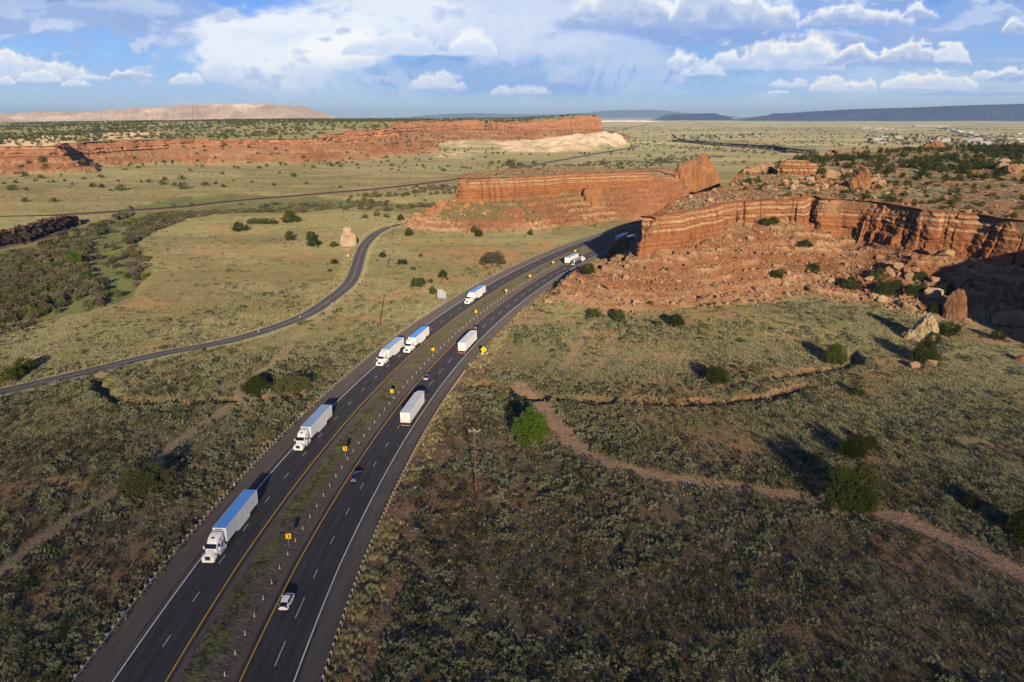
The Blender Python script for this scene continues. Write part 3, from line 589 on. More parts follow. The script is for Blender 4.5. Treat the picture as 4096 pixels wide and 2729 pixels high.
m_basaltf = cliff_material('far_basalt', lo=(.04, .034, .030), mid=(.075, .062, .050), hi=(.15, .13, .085), cream=(.08, .05, .04), bands=[], varnish=.2, scale=3)
def cliff(M, name, mat, ds, nz, blockw, amp, batter, lip, label, depth=2.5, rng_s=None, crackd=1.2, rough=.5):
    rim = M.rim; n = len(rim)
    seg = np.linalg.norm(np.roll(rim[:, :2], -1, 0) - rim[:, :2], axis=1); cum = np.r_[0, np.cumsum(seg)]
    total = cum[-1]; S = np.arange(0, total, ds)
    X = np.interp(S, cum, np.r_[rim[:, 0], rim[0, 0]]); Y = np.interp(S, cum, np.r_[rim[:, 1], rim[0, 1]])
    k = max(2, int(2.0 / ds)); ker = np.ones(2 * k + 1) / (2 * k + 1)
    def sm(a): return np.convolve(np.r_[a[-k:], a, a[:k]], ker, 'valid')
    dx = np.roll(sm(X), -1) - np.roll(sm(X), 1); dy = np.roll(sm(Y), -1) - np.roll(sm(Y), 1); L = np.hypot(dx, dy) + 1e-9
    nx, ny = dy / L, -dx / L
    if np.sum(X * np.roll(Y, -1) - np.roll(X, -1) * Y) < 0: nx, ny = -nx, -ny
    a = S / total * 2 * math.pi; sx, sy = np.cos(a) * total / 6.283, np.sin(a) * total / 6.283      # seamless loop coordinate
    ztop = M.top(X, Y, np.full(X.shape, -1.0)); zb = M.idw(X, Y, 3) - depth
    w = S / blockw + 1.4 * (fbm(sx / blockw / 2.2, sy / blockw / 2.2, 2, 5) - .5) * 3; bid = np.floor(w); fr = w - bid
    edge = np.minimum(fr, 1 - fr)
    boff = hash2(bid, np.zeros_like(bid), 3); deep = hash2(bid, np.ones_like(bid), 9) > .55
    wB = S / (blockw * 2.7) + 2.0 * (fbm(sx / blockw / 5, sy / blockw / 5, 2, 15) - .5) * 2; bidB = np.floor(wB); boffB = hash2(bidB, np.zeros_like(bidB), 13)
    crk = np.where(hash2(bid, np.ones_like(bid), 19) > .58, 3.0, np.where(hash2(bid, np.ones_like(bid), 20) > .6, .5, 0.0)); bedh = (ztop - zb).mean() / 11
    setw = sstep(fbm(sx / 30, sy / 30, 3, 55), .38, .62); cave = sstep(fbm(sx / 9, sy / 9, 3, 56), .52, .66)
    rows = []; HZ = []
    big = (fbm(sx / 16, sy / 16, 3, 6) - .5) * amp * 2.2
    lw = (ztop - zb).mean() / 6.5
    for i in range(nz + 1):
        v = i / nz; z = zb + (ztop - zb) * v; dep = ztop - z
        lf = dep / lw + (vn(sx / 20, sy / 20, 8) - .5) * 1.6; lid = np.floor(lf)
        lo = (hash2(lid, np.zeros_like(lid), 21) - .5) * amp * .9 + (hash2(lid, bid, 22) - .5) * amp * .9 + (hash2(lid, bidB, 23) - .5) * amp * 1.0
        o = big + (boffB - .5) * amp * 2.6 * np.clip(dep / 5, .15, 1) + (boff - .5) * amp * 1.0 * np.clip(dep / 4, .3, 1) + lo - crackd * crk * np.exp(-(edge / .10) ** 2) * np.clip(dep / 1.0, .2, 1)
        sb = 0
        for bi in range(5): sb = sb + setw * (.5 + .8 * vn(sx / 11, sy / 11, 60 + bi)) * (dep < (bi + .6) * bedh + (vn(sx / 14, sy / 14, 70 + bi) - .5) * bedh)
        o = o - sb * amp * .9
        o = o - cave * amp * 1.8 * np.exp(-((v - .20) / .14) ** 2) - .45 * amp * np.exp(-((lf - lid - .06) / .07) ** 2)
        o = o + (fbm(sx / 2.2, z / 1.6 + sy / 2.2, 4, 24) - .5) * amp * rough * 2.2 + dep * batter - amp * .5 * np.exp(-(dep / .9) ** 2)
        o = o + amp * 1.3 * (1 - sstep(v, 0, .3)) * fbm(sx / 6, sy / 6, 3, 27) * (1 - cave)
        rows.append(np.c_[X + nx * o, Y + ny * o, z + (fbm(sx / 1.5, sy / 1.5, 2, 30) - .5) * .3 * (i == nz)]); HZ.append(-dep)
    for q, (ins, lift) in enumerate(((lip * .35, .25), (lip * .7, .28), (lip, .05), (lip * 1.25, -1.2))):
        xx = X - nx * ins; yy = Y - ny * ins; zt_ = M.top(xx, yy, np.full(X.shape, -1.0 - ins))
        rows.append(np.c_[xx, yy, zt_ + lift + (fbm(xx / 2.5, yy / 2.5, 3, 33) - .5) * .5]); HZ.append(np.full(X.shape, .6 + q * .3))
    V = np.concatenate(rows); m = len(S); R_ = len(rows)
    i = np.arange(R_ - 1)[:, None] * m; j = np.arange(m)[None, :]; j2 = (j + 1) % m
    Q = np.stack([i + j, i + j2, i + m + j2, i + m + j], -1).reshape(-1, 4)
    # keep off the road benches
    u = hw_u(V[:, 0], V[:, 1]); bad = (np.abs(u - 5.4) < 19) & (V[:, 1] < 900) & (V[:, 0] < CX); Q = Q[~bad[Q].any(1)]
    o = mesh_np(name, V, Q, mat, smooth=False, attrs={'hz': ('FLOAT', np.concatenate(HZ).astype(np.float32))})
    o['label'] = label; return struct(o)
cliff(right_mesa, 'cliff', m_cliff, .5, 44, 5.5, 1.25, .10, 5, 'banded red cliff edge of the right-hand mesa above the rubble slope')
cliff(butte, 'cliff', m_cliffb, .7, 34, 7.5, 1.1, .07, 5, 'striped red cliff of the middle butte beyond the highway')
cliff(back_mesa, 'cliff', m_cliff_far, 3.0, 18, 24, 3.2, .14, 14, 'long red cliff of the distant flat-topped mesa', crackd=3.0)
cliff(lava_left, 'lava_cliff', m_basalt, .5, 16, 2.6, 1.5, .15, 3, 'dark brown lava edge above the green wash', crackd=1.0, rough=1.2)
cliff(lava_far, 'lava_cliff', m_basaltf, 2.5, 8, 12, 5, .6, 3, 'dark lava edge on the plain in front of the far town', crackd=2.0)
# ------------------------------------------------------------------ small-object mesh builder
class MB:
    def __init__(s): s.v = []; s.f = []
    def add(s, vs, fs):
        n = len(s.v); s.v += [tuple(q) for q in vs]; s.f += [tuple(n + i for i in f) for f in fs]; return s
    def box(s, c, d, tx=1.0, ty=1.0, R=None):
        """box centred at c with size d; tx, ty shrink the upper face"""
        x, y, z = d[0] / 2, d[1] / 2, d[2] / 2
        vs = [(-x, -y, -z), (x, -y, -z), (x, y, -z), (-x, y, -z), (-x * tx, -y * ty, z), (x * tx, -y * ty, z), (x * tx, y * ty, z), (-x * tx, y * ty, z)]
        if R is not None: vs = [tuple(R @ Vector(q)) for q in vs]
        return s.add([(q[0] + c[0], q[1] + c[1], q[2] + c[2]) for q in vs], [(0, 3, 2, 1), (4, 5, 6, 7), (0, 1, 5, 4), (1, 2, 6, 5), (2, 3, 7, 6), (3, 0, 4, 7)])
    def cyl(s, p0, p1, r0, r1=None, n=12, caps=True):
        p0, p1 = Vector(p0), Vector(p1); r1 = r0 if r1 is None else r1
        a = (p1 - p0).normalized(); b = a.orthogonal().normalized(); c = a.cross(b)
        ring = lambda p, r: [tuple(p + (b * math.cos(2 * math.pi * i / n) + c * math.sin(2 * math.pi * i / n)) * r) for i in range(n)]
        fs = [(i, (i + 1) % n, n + (i + 1) % n, n + i) for i in range(n)]
        if caps: fs += [tuple(reversed(range(n))), tuple(range(n, 2 * n))]
        return s.add(ring(p0, r0) + ring(p1, r1), fs)
    def loft(s, rings, caps=True):
        n = len(rings[0]); vs = [q for r in rings for q in r]; fs = []
        for k in range(len(rings) - 1):
            fs += [(k * n + i, k * n + (i + 1) % n, (k + 1) * n + (i + 1) % n, (k + 1) * n + i) for i in range(n)]
        if caps: fs += [tuple(reversed(range(n))), tuple((len(rings) - 1) * n + i for i in range(n))]
        return s.add(vs, fs)
    def quad(s, a, b, c, d): return s.add([a, b, c, d], [(0, 1, 2, 3)])
    def build(s, name, mat, parent=None, smooth=False):
        me = bpy.data.meshes.new(name); me.from_pydata(s.v, [], s.f); me.update()
        bm = bmesh.new(); bm.from_mesh(me); bmesh.ops.recalc_face_normals(bm, faces=bm.faces); bm.to_mesh(me); bm.free()
        if smooth: me.polygons.foreach_set('use_smooth', [True] * len(me.polygons)); me.set_sharp_from_angle(angle=math.radians(38))
        me.materials.append(mat); o = bpy.data.objects.new(name, me); COL.objects.link(o)
        if parent: o.parent = parent
        return o
def rring(x, hw, z0, z1, r, hwt=None, k=3):
    """rounded rectangle across the x axis"""
    hwt = hw if hwt is None else hwt; pts = []
    for (sy, z, w, a0) in ((1, z0, hw, -90), (1, z1, hwt, 0), (-1, z1, hwt, 90), (-1, z0, hw, 180)):
        cz = z + r if z == z0 else z - r; cy = sy * (w - r)
        for i in range(k + 1):
            a = math.radians(a0 + 90 * i / k); pts.append((x, cy + r * math.cos(a), cz + r * math.sin(a)))
    return pts

M = {}
M['white'] = plain('white_paint', (.80, .80, .78), .35, .5, coat=.3, var=.05)
M['warmwhite'] = plain('white_door_paint', (.82, .80, .74), .4, .4, var=.07)
M['silverwhite'] = plain('white_corrugated_side', (.66, .67, .69), .5, .4, var=.12, scale=.5)
M['greyroof'] = plain('pale_grey_roof', (.52, .56, .62), .45, .4, var=.10, scale=.5)
M['skytintroof'] = plain('sky_tinted_roof', (.085, .28, .72), .4, .4, var=.10, scale=.5)  # blue of the reflected sky put into the roof colour
M['slateroof'] = plain('blue_grey_roof', (.24, .36, .58), .4, .4, var=.14, scale=.5)
M['darkcab'] = plain('dark_cab_paint', (.012, .014, .02), .25, .5, coat=.6, var=.05)
M['navycab'] = plain('navy_cab_paint', (.015, .035, .14), .25, .5, coat=.6, var=.05)
M['redpaint'] = plain('red_paint', (.45, .02, .02), .35, .5, coat=.4, var=.05)
M['blackcar'] = plain('black_car_paint', (.010, .012, .022), .15, .5, coat=.8, var=.03)
M['bluecar'] = plain('steel_blue_car_paint', (.10, .14, .26), .2, .5, coat=.8, var=.05, metal=.3)
M['whitecar'] = plain('white_car_paint', (.78, .78, .76), .25, .5, coat=.6, var=.03)
M['glass'] = plain('dark_glass', (.012, .016, .022), .06, .8, var=.02, droughness=0)
M['chrome'] = plain('chrome', (.75, .75, .76), .18, .5, 1.0, var=.04)
M['polished'] = plain('polished_tank', (.80, .72, .68), .16, .5, .92, var=.05)
M['rubber'] = plain('tyre_rubber', (.018, .018, .019), .85, .2, var=.1)
M['chassis'] = plain('chassis_black', (.02, .02, .022), .7, .3, var=.1)
M['steel'] = plain('galvanised_steel', (.34, .36, .39), .5, .5, .55, var=.14)
M['wood'] = plain('weathered_timber_post', (.36, .28, .16), .9, .1, var=.25, scale=3)
M['polewood'] = plain('brown_pole_timber', (.22, .115, .055), .85, .15, var=.2, scale=2)
M['paleplank'] = plain('pale_crossarm_timber', (.40, .29, .19), .85, .15, var=.15)
M['yellow'] = plain('yellow_sign_face', (.90, .62, .01), .45, .3, var=.02)
M['black'] = plain('black_print', (.012, .012, .012), .6, .2, var=.02)
M['signback'] = plain('sign_back_aluminium', (.42, .45, .48), .5, .4, .35, var=.06)
M['whitetape'] = plain('white_tape', (.82, .82, .8), .5, .3, var=.02)
M['redtape'] = plain('red_tape', (.5, .02, .015), .5, .3, var=.02)
M['redlamp'] = plain('red_lamp_lens', (.45, .01, .02), .2, .6, var=.02)
M['lamp'] = plain('headlamp_lens', (.75, .75, .72), .12, .7, var=.02)
M['amber'] = plain('orange_reflector', (.85, .28, .02), .4, .4, var=.02)
M['plate'] = plain('number_plate_yellow', (.75, .6, .12), .5, .3, var=.02)
M['postgrey'] = plain('white_tube_post', (.62, .64, .66), .5, .3, var=.06)
M['porcelain'] = plain('white_insulator', (.7, .7, .68), .3, .5, var=.02)

# ------------------------------------------------------------------ roads
def road_material(name, frontage_=False):
    t = new_mat(name); rv = t.xyz(t.attr('road').outputs['Vector']); u, s = rv[0], rv[1]
    pos = t.new('ShaderNodeNewGeometry').outputs['Position']
    lane = (.035, .033, .038); shoulder = (.090, .076, .069)
    if frontage_: c = t.mix(t.ss(t.noise(pos, .25, 4, .6), .35, .65), (.050, .049, .056), (.062, .060, .064)); tracks_ = [(-2.6, .6), (-1.2, .5), (1.2, .5), (2.6, .6)]
    else:
        wl = t.m('MULTIPLY', t.m('SUBTRACT', t.noise(t.comb(0.0, t.m('MULTIPLY', s, .12), 0.0), 1.0, 4, .6), .5), .5)
        uw = t.m('ADD', u, wl)
        c = t.mix(t.m('MULTIPLY', t.ss(uw, -8.5, -8.0), t.ss(uw, .35, .75, 1, 0)), shoulder, lane)
        c = t.mix(t.m('MULTIPLY', t.ss(uw, 10.0, 10.6), t.ss(uw, 19.1, 19.5, 1, 0)), c, lane)
        tracks_ = [(-6.7, .5), (-4.8, .5), (-2.8, .5), (-.9, .5), (12.0, .5), (13.8, .5), (16.0, .5), (17.8, .5)]
    tr = None
    for (a, w) in tracks_:
        d = t.ss(t.m('ABSOLUTE', t.m('SUBTRACT', u, a)), .15, w + .35, 1, 0); tr = d if tr is None else t.m('MAXIMUM', tr, d)
    c = t.mix(t.m('MULTIPLY', tr, .6), c, tuple(q * 1.42 for q in lane))
    n = t.noise(t.comb(t.m('MULTIPLY', u, .7), t.m('MULTIPLY', s, .09), 0.0), 1.0, 5, .65)
    n2 = t.noise(pos, 9.0, 4, .7)
    f = t.m('ADD', t.lin(n, .3, .7, .78, 1.22), t.lin(n2, .3, .7, -.14, .14)); c = t.mix(1.0, c, t.comb(f, f, f), 'MULTIPLY')
    cr = t.new('ShaderNodeTexVoronoi', feature='DISTANCE_TO_EDGE'); t.put(cr.inputs['Vector'], t.comb(t.m('MULTIPLY', u, .10), t.m('MULTIPLY', s, .055), 0.0)); cr.inputs['Scale'].default_value = 1.0
    crack = t.m('MULTIPLY', t.ss(cr.outputs[0], .0, .006, 1, 0), .5); c = t.mix(crack, c, (.02, .018, .018))
    return finish(t, c, .85, .18, t.bump(n2, .25, .02))
m_road = road_material('asphalt'); m_front = road_material('grey_asphalt', True)
def hw_strip(name, u0, u1, z, s0, s1, ds, mat, nu=1, skirt=0.0):
    S = np.arange(s0, s1 + ds, ds); U = np.linspace(u0, u1, nu + 1); Z = np.full(len(U), z)
    if skirt: U = np.r_[u0 - .15, U, u1 + .15]; Z = np.r_[z - skirt, Z, z - skirt]
    V = []; A = []
    for uu, zz in zip(U, Z):
        x, y = hw_pt(S, uu); V.append(np.c_[x, y, np.full(x.shape, zz)]); A.append(np.c_[np.full(x.shape, uu), S, np.zeros(x.shape)])
    n = len(S); i = np.arange(len(U) - 1)[:, None] * n; j = np.arange(n - 1)[None, :]
    Q = np.stack([i + j, i + n + j, i + n + j + 1, i + j + 1], -1).reshape(-1, 4)
    return np.concatenate(V), Q, np.concatenate(A)
def join(parts):
    V = []; Q = []; A = []; n = 0
    for v, q, a in parts: V.append(v); Q.append(q + n); A.append(a); n += len(v)
    return np.concatenate(V), np.concatenate(Q), np.concatenate(A)
def road_obj(name, parts, mat, kind='structure', label=None):
    V, Q, A = join(parts); o = mesh_np(name, V, Q, mat, attrs={'road': ('FLOAT_VECTOR', A.astype(np.float32))}); o['kind'] = kind
    if label: o['label'] = label
    return o
S0, S1 = -130, 880
road_obj('road', [hw_strip('', -12.7, 1.7, 0, S0, S1, 4, 0, 3, .25)], m_road, label='highway lanes carrying traffic towards the camera')
road_obj('road', [hw_strip('', 8.9, 22.5, 0, S0, S1, 4, 0, 3, .25)], m_road, label='highway lanes carrying traffic away from the camera')
m_wline = plain('white_road_paint', (.62, .62, .62), .7, .2, var=.3, scale=1.2); m_yline = plain('yellow_road_paint', (.58, .33, .035), .7, .2, var=.25, scale=1.2)
m_wdash = plain('worn_white_road_paint', (.52, .52, .53), .7, .2, var=.3, scale=1.2)
def ln(u, w=.15, a=S0, b=S1): return hw_strip('', u - w / 2, u + w / 2, .006, a, b, 4, 0)
road_obj('road_marking', [ln(-7.75, .24), ln(18.72, .22)], m_wline, label='solid white edge lines of the highway')
road_obj('road_marking', [ln(-8.25, .09, S0, 60), ln(19.15, .07, 20, 260), ln(20.3, .04, 60, 170)], plain('faint_line', (.20, .19, .19), .8, .1, var=.4, scale=.7), label='faint older lines beside the edge lines')
road_obj('road_marking', [ln(0.0, .24), ln(10.82, .22)], m_yline, label='solid yellow edge lines beside the median')
dash = [hw_strip('', -3.78, -3.64, .006, a, a + 3.0, 3.0, 0) for a in np.arange(14.1 - 132, S1, 11.98)]
dash += [hw_strip('', 14.93, 15.07, .006, a, a + 3.05, 3.05, 0) for a in np.arange(9.6 - 132, S1, 12.0)]
road_obj('road_marking', dash, m_wdash, label='broken white lines between the lanes')
# rumble grooves on the shoulders
rum = [hw_strip('', u - .2, u + .2, .004, a, a + .17, .17, 0) for u in (-8.6, .62, 10.2) for a in np.arange(-20, 190, .42)]
road_obj('road_marking', rum, plain('rumble_groove', (.045, .038, .034), .9, .1), label='rumble grooves cut in the shoulders')

def ribbon(pl, w0, w1, z, mat, name, label=None, kind='structure', zf=None):
    pl = np.array(pl); d = np.gradient(pl, axis=0); L = np.hypot(d[:, 0], d[:, 1]) + 1e-9; nx, ny = d[:, 1] / L, -d[:, 0] / L
    s = np.r_[0, np.cumsum(np.hypot(*np.diff(pl, axis=0).T))]; V = []; A = []
    for w in np.linspace(w0, w1, 3):
        V.append(np.c_[pl[:, 0] + nx * w, pl[:, 1] + ny * w, np.full(len(pl), z)]); A.append(np.c_[np.full(len(pl), w), s, s * 0])
    n = len(pl); i = np.arange(2)[:, None] * n; j = np.arange(n - 1)[None, :]
    Q = np.stack([i + j, i + n + j, i + n + j + 1, i + j + 1], -1).reshape(-1, 4)
    o = mesh_np(name, np.concatenate(V), Q, mat, attrs={'road': ('FLOAT_VECTOR', np.concatenate(A).astype(np.float32))}); o['kind'] = kind
    if label: o['label'] = label
    return o
ribbon(frontage, -3.7, 3.7, .0, m_front, 'road', 'narrow two-lane side road curving through the grass')
for w in (-3.35, 3.35): ribbon(frontage, w - .07, w + .07, .006, m_wline, 'road_marking', 'white edge line of the side road')
for w in (-.16, .16): ribbon(frontage, w - .05, w + .05, .006, plain('dull_yellow_paint', (.36, .25, .10), .7, .2), 'road_marking', 'double yellow centre line of the side road')
ribbon(railway, -5.0, 5.0, .25, plain('ballast', (.235, .16, .125), .95, .1, var=.2, scale=.3), 'railway_bed', 'brown ballast bed of the railway crossing the plain')
rails = MB()
for w in (-.72, .72, -4.2 + .72, -4.2 - .72):
    pl = railway; d = np.gradient(pl, axis=0); L = np.hypot(*d.T); n_ = np.c_[d[:, 1], -d[:, 0]] / L[:, None]
    for k in range(len(pl) - 1):
        a = pl[k] + n_[k] * w; b = pl[k + 1] + n_[k + 1] * w
        for q in (0,): rails.add([(a[0] - n_[k][0] * .25, a[1] - n_[k][1] * .25, .3), (a[0] + n_[k][0] * .25, a[1] + n_[k][1] * .25, .3), (b[0] + n_[k + 1][0] * .25, b[1] + n_[k + 1][1] * .25, .3), (b[0] - n_[k + 1][0] * .25, b[1] - n_[k + 1][1] * .25, .3),
                                  (a[0], a[1], .62), (b[0], b[1], .62)], [(0, 4, 5, 3), (1, 2, 5, 4)])
o = rails.build('railway_track', plain('rusty_rail', (.05, .03, .025), .6, .4, .5)); struct(o)
# far roads by the town
far = catmull([P(*vt(*q)) for q in [(640, 150), (760, 152), (900, 182), (1080, 240), (1400, 290), (1700, 345), (2100, 385), (2354, 395), (2900, 430)]], 60)
ribbon(far, -16, -3, .5, m_front, 'road', 'far highway lanes leading out of the desert town')
ribbon(far, 3, 16, .5, m_front, 'road', 'far highway lanes leading into the desert town')
far2 = catmull([P(*vt(*q)) for q in [(1560, 520), (1800, 472), (1980, 425), (2010, 405), (1900, 390), (1700, 372)]], 30)
ribbon(far2, -5, 5, .45, m_front, 'road', 'curving ramp beside the far highway')
far3 = catmull([P(*vt(*q)) for q in [(1900, 550), (2100, 500), (2354, 445), (2700, 400)]], 40); ribbon(far3, -10, 10, .55, m_front, 'road', 'wide road dropping behind the right-hand mesa')
far4 = catmull([P(*v3(*q)) for q in [(-120, 195), (100, 150), (140, 142), (60, 155)][:3]], 80); ribbon(far4, -8, 8, .5, m_front, 'road', 'thin road running to the horizon')

# ------------------------------------------------------------------ guardrails
def guardrail(u, s0, s1, side, label, offset_post, posts_from):
    x, y = hw_pt(s0 + 20, u); root = empty('guardrail', (float(x), float(y), 0))
    tag(root, label, 'guardrail'); inv = Matrix.Translation((-x, -y, 0))
    S = np.arange(s0, s1, 1.9); prof = [(.0, .44), (.045, .50), (.0, .57), (.0, .62), (.045, .69), (.0, .75)]
    V = []
    for (du, z) in prof:
        xx, yy = hw_pt(S, u - side * du); V.append(np.c_[xx - x, yy - y, np.full(xx.shape, z)])
    for (du, z) in prof[::-1]:
        xx, yy = hw_pt(S, u - side * du + side * .012); V.append(np.c_[xx - x, yy - y, np.full(xx.shape, z)])
    n = len(S); k = len(V); i = np.arange(k)[:, None] * n; i2 = ((np.arange(k) + 1) % k)[:, None] * n; j = np.arange(n - 1)[None, :]
    Q = np.stack([i + j, i2 + j, i2 + j + 1, i + j + 1], -1).reshape(-1, 4)
    mesh_np('rail', np.concatenate(V), Q, M['steel'], root)
    pm = MB().box((0, 0, .34), (.24, .26, 1.1)).box((0, -.2, .58), (.2, .15, .36)); me = None; rest = MB(); cnt = 0
    for q in range(len(S)):
        s = S[q]; xx, yy = hw_pt(s, u + side * .28); h = hw_dir(s)
        R = Matrix.Rotation(h + (0 if side > 0 else math.pi), 4, 'Z')
        if s >= posts_from and cnt < 97:
            if me is None: o = pm.build('post', M['wood'], root); me = o
            else: o = me.copy(); COL.objects.link(o); o.parent = root
            hh = random.uniform(-.04, .04)
            o.location = (float(xx - x), float(yy - y), hh); o.rotation_euler = (0, 0, h + (math.pi if side > 0 else 0)); cnt += 1
        else:
            T = Matrix.Translation((float(xx - x), float(yy - y), 0)) @ Matrix.Rotation(h + (math.pi if side > 0 else 0), 4, 'Z')
            rest.add([tuple(T @ Vector(v)) for v in pm.v], pm.f)
    if rest.v: o = rest.build('post', M['wood'], root); o['kind'] = 'stuff'
    return root
guardrail(-13.15, -60, 500, -1, 'long steel guardrail on timber posts along the far left shoulder of the highway', 0, -5)
guardrail(22.75, -60, 158, 1, 'steel guardrail on timber posts along the right shoulder, ending near the warning sign', 0, -20)

# ------------------------------------------------------------------ signs, posts, poles
def chevron_sign():
    r = empty('chevron_sign', (0, 0, 0)); tag(r, 'x', 'sign', 'yellow chevron signs along the median')
    MB().box((0, 0, 1.5), (.07, .05, 3.0)).build('post', M['steel'], r)
    p = MB(); c = .07; w, h = .46, .54
    out = [(-w + c, -h), (w - c, -h), (w, -h + c), (w, h - c), (w - c, h), (-w + c, h), (-w, h - c), (-w, -h + c)]
    p.loft([[(x, -.05, 2.45 + z) for x, z in out], [(x, -.03, 2.45 + z) for x, z in out]]); o = p.build('sign_panel', M['yellow'], r)
    p = MB(); ch = [(-.22, -.40), (.04, -.40), (.28, 0), (.04, .40), (-.22, .40), (.02, 0)]
    p.add([(x, -.056, 2.45 + z) for x, z in ch], [(0, 1, 2, 5), (5, 2, 3, 4)]); p.build('chevron', M['black'], o)
    return r
cs = chevron_sign(); sg = [(1156.8, 2188.6), (1382, 1830.5), (1569, 1594.5), (1732.7, 1423), (1903.6, 1267.5), (2025, 1182), (2120, 1122), (2213, 1066), (2301, 1019), (2391.6, 990), (2538, 933)]
sgl = ['yellow chevron sign nearest the camera, in the median beside the lone white truck', 'yellow chevron sign in the median level with the white semi-trailer in the outer lane', 'yellow chevron sign in the median beside the grey-roofed trailer with dark cab',
       'yellow chevron sign in the median below the blue-roofed truck in the inner lane', 'yellow chevron sign in the median, just up the road from the small black car', 'yellow chevron sign in the median beside the smallest blue-roofed truck',
       'yellow chevron sign in the median, second one below the tanker', 'yellow chevron sign in the median just short of the silver tanker', 'yellow chevron sign half hidden behind the trailer with navy cab', 'yellow chevron sign in the cliff shadow, the nearer of two', 'yellow chevron sign deepest in the cliff shadow by the banded nose']
for i, q in enumerate(sg):
    x, y = P(*q); o = cs if i == 0 else dup(cs); o['label'] = sgl[i]; o.location = (x, y, -.12); o.rotation_euler = (0, 0, math.atan2(-x, y) * .6 + math.radians(-4))
# tube posts on a line in the median
dp = empty('marker_post', (0, 0, 0)); tag(dp, 'short white tube post with orange top in the row along the median', 'marker post', 'row of tube posts along the median')
MB().cyl((0, 0, 0), (0, 0, .70), .045, n=8).build('tube', M['postgrey'], dp, True); MB().cyl((0, 0, .701), (0, 0, .78), .05, n=8).build('reflector_cap', M['amber'], dp, True)
MB().box((0, 0, .03), (.26, .26, .04)).build('base_plate', M['postgrey'], dp)
n = 0
for s in np.arange(-26.5, 395, 4.86):
    x, y = hw_pt(s, np.interp(s, [-30, 20, 90, 400], [8.35, 8.1, 7.75, 7.7])); o = dp if n == 0 else dup(dp); o.location = (float(x), float(y), -.1); o.rotation_euler = (random.uniform(-.03, .03), random.uniform(-.03, .03), hw_dir(s)); n += 1
# warning sign with tipping truck
x, y = P(1935, 1432); r = empty('warning_sign', (x, y, -.9)); tag(r, 'yellow diamond warning sign with a tipping truck, small plate below, right shoulder', 'sign')
r.rotation_euler = (0, 0, math.radians(-6))
for a in (-.62, .62): MB().box((a, 0, 2.0), (.09, .07, 4.0)).build('post', M['steel'], r)
dd = 1.08; o = MB().loft([[(0, -.06, 3.9 - dd), (dd, -.06, 3.9), (0, -.06, 3.9 + dd), (-dd, -.06, 3.9)], [(0, -.03, 3.9 - dd), (dd, -.03, 3.9), (0, -.03, 3.9 + dd), (-dd, -.03, 3.9)]]).build('sign_panel', M['yellow'], r)
MB().add([(-.05, -.066, 3.66), (.34, -.066, 3.74), (.12, -.066, 4.28), (-.22, -.066, 4.05)], [(0, 1, 2, 3)]).add([(-.5, -.066, 3.66), (-.12, -.066, 3.66), (-.12, -.066, 3.72), (-.5, -.066, 3.72)], [(0, 1, 2, 3)]).build('truck_symbol', M['black'], o)
MB().box((-.5, -.045, 2.48), (.72, .03, .62)).build('speed_plate', M['yellow'], r)
# large sign seen from behind
x, y = P(1767, 1211); r = empty('large_road_sign', (x, y, -.6)); tag(r, 'large blank grey back of a stepped road sign on two posts by the left guardrail', 'sign'); r.rotation_euler = (0, 0, math.radians(-8))
for a in (-.9, .95): MB().box((a, 0, 3.1), (.17, .2, 6.2)).build('post', M['paleplank'], r)
MB().box((-.55, .16, 4.5), (2.65, .06, 3.9)).build('sign_panel', M['signback'], r); MB().box((1.33, .16, 4.05), (1.06, .06, 3.2)).build('sign_panel', M['signback'], r)
fr = MB()
for z in (3.0, 3.9, 4.9, 5.8): fr.box((-.0, .10, z), (3.4, .04, .07))
fr.build('stiffener', M['steel'], r)
# small white roadside markers
wm = empty('roadside_marker', (0, 0, 0)); tag(wm, 'x', 'marker', 'small white markers beside the side road')
MB().box((0, 0, .5), (.06, .06, 1.0)).build('post', M['steel'], wm); MB().cyl((0, -.03, 1.1), (0, -.06, 1.1), .2, n=10).build('disc', M['porcelain'], wm)
vm = vscale(1250, 850, 4.28)
ml = ['small white marker left of the side road, beside the pale rock', 'small white marker left of the side road, beyond the pale rock', 'small white marker left of the side road, farthest before the red slope', 'small white marker by the side road bend, near the diamond signs', 'small white marker right of the side road at its lower bend', 'small white marker right of the side road, just up from its lower bend',
      'small white marker on the right edge of the side road where it swings left', 'small white marker on the near edge of the side road below the bend', 'small white marker on the near edge of the side road, leftmost', 'white marker at the end of the right guardrail', 'white marker in the grass behind the yellow diamond sign', 'white marker on the shoulder below the tanker', 'white marker on the left guardrail behind the lone truck', 'white marker on the left guardrail beside the white semi-trailer']
for i, q in enumerate([vm(800, 478), vm(914, 390), vm(1072, 300), vm(688, 760), vm(823, 1216), vm(876, 1068), v4(2083, 582), v4(1884, 667), v4(1624, 757), vscale(1450, 1250, 3.4836)(1487, 745), vscale(1450, 1250, 3.4836)(1744, 590), (2278, 1100), (938, 1952), (1209, 1667)]):
    x, y = P(*q); o = wm if i == 0 else dup(wm); o.location = (x, y, gz(x, y) - .15); o['label'] = ml[i]
wd = empty('diamond_sign', (0, 0, 0)); x, y = P(*vm(614, 800)); wd.location = (x, y, gz(x, y)); tag(wd, 'white-backed diamond sign with a small square below, left of the side road', 'sign')
MB().box((0, 0, 1.4), (.07, .06, 2.8)).build('post', M['steel'], wd)
MB().loft([[(0, -.05, 1.85), (.55, -.05, 2.4), (0, -.05, 2.95), (-.55, -.05, 2.4)], [(0, -.03, 1.85), (.55, -.03, 2.4), (0, -.03, 2.95), (-.55, -.03, 2.4)]]).build('sign_panel', M['porcelain'], wd); MB().box((.05, -.04, 1.5), (.5, .03, .5)).build('speed_plate', M['porcelain'], wd)
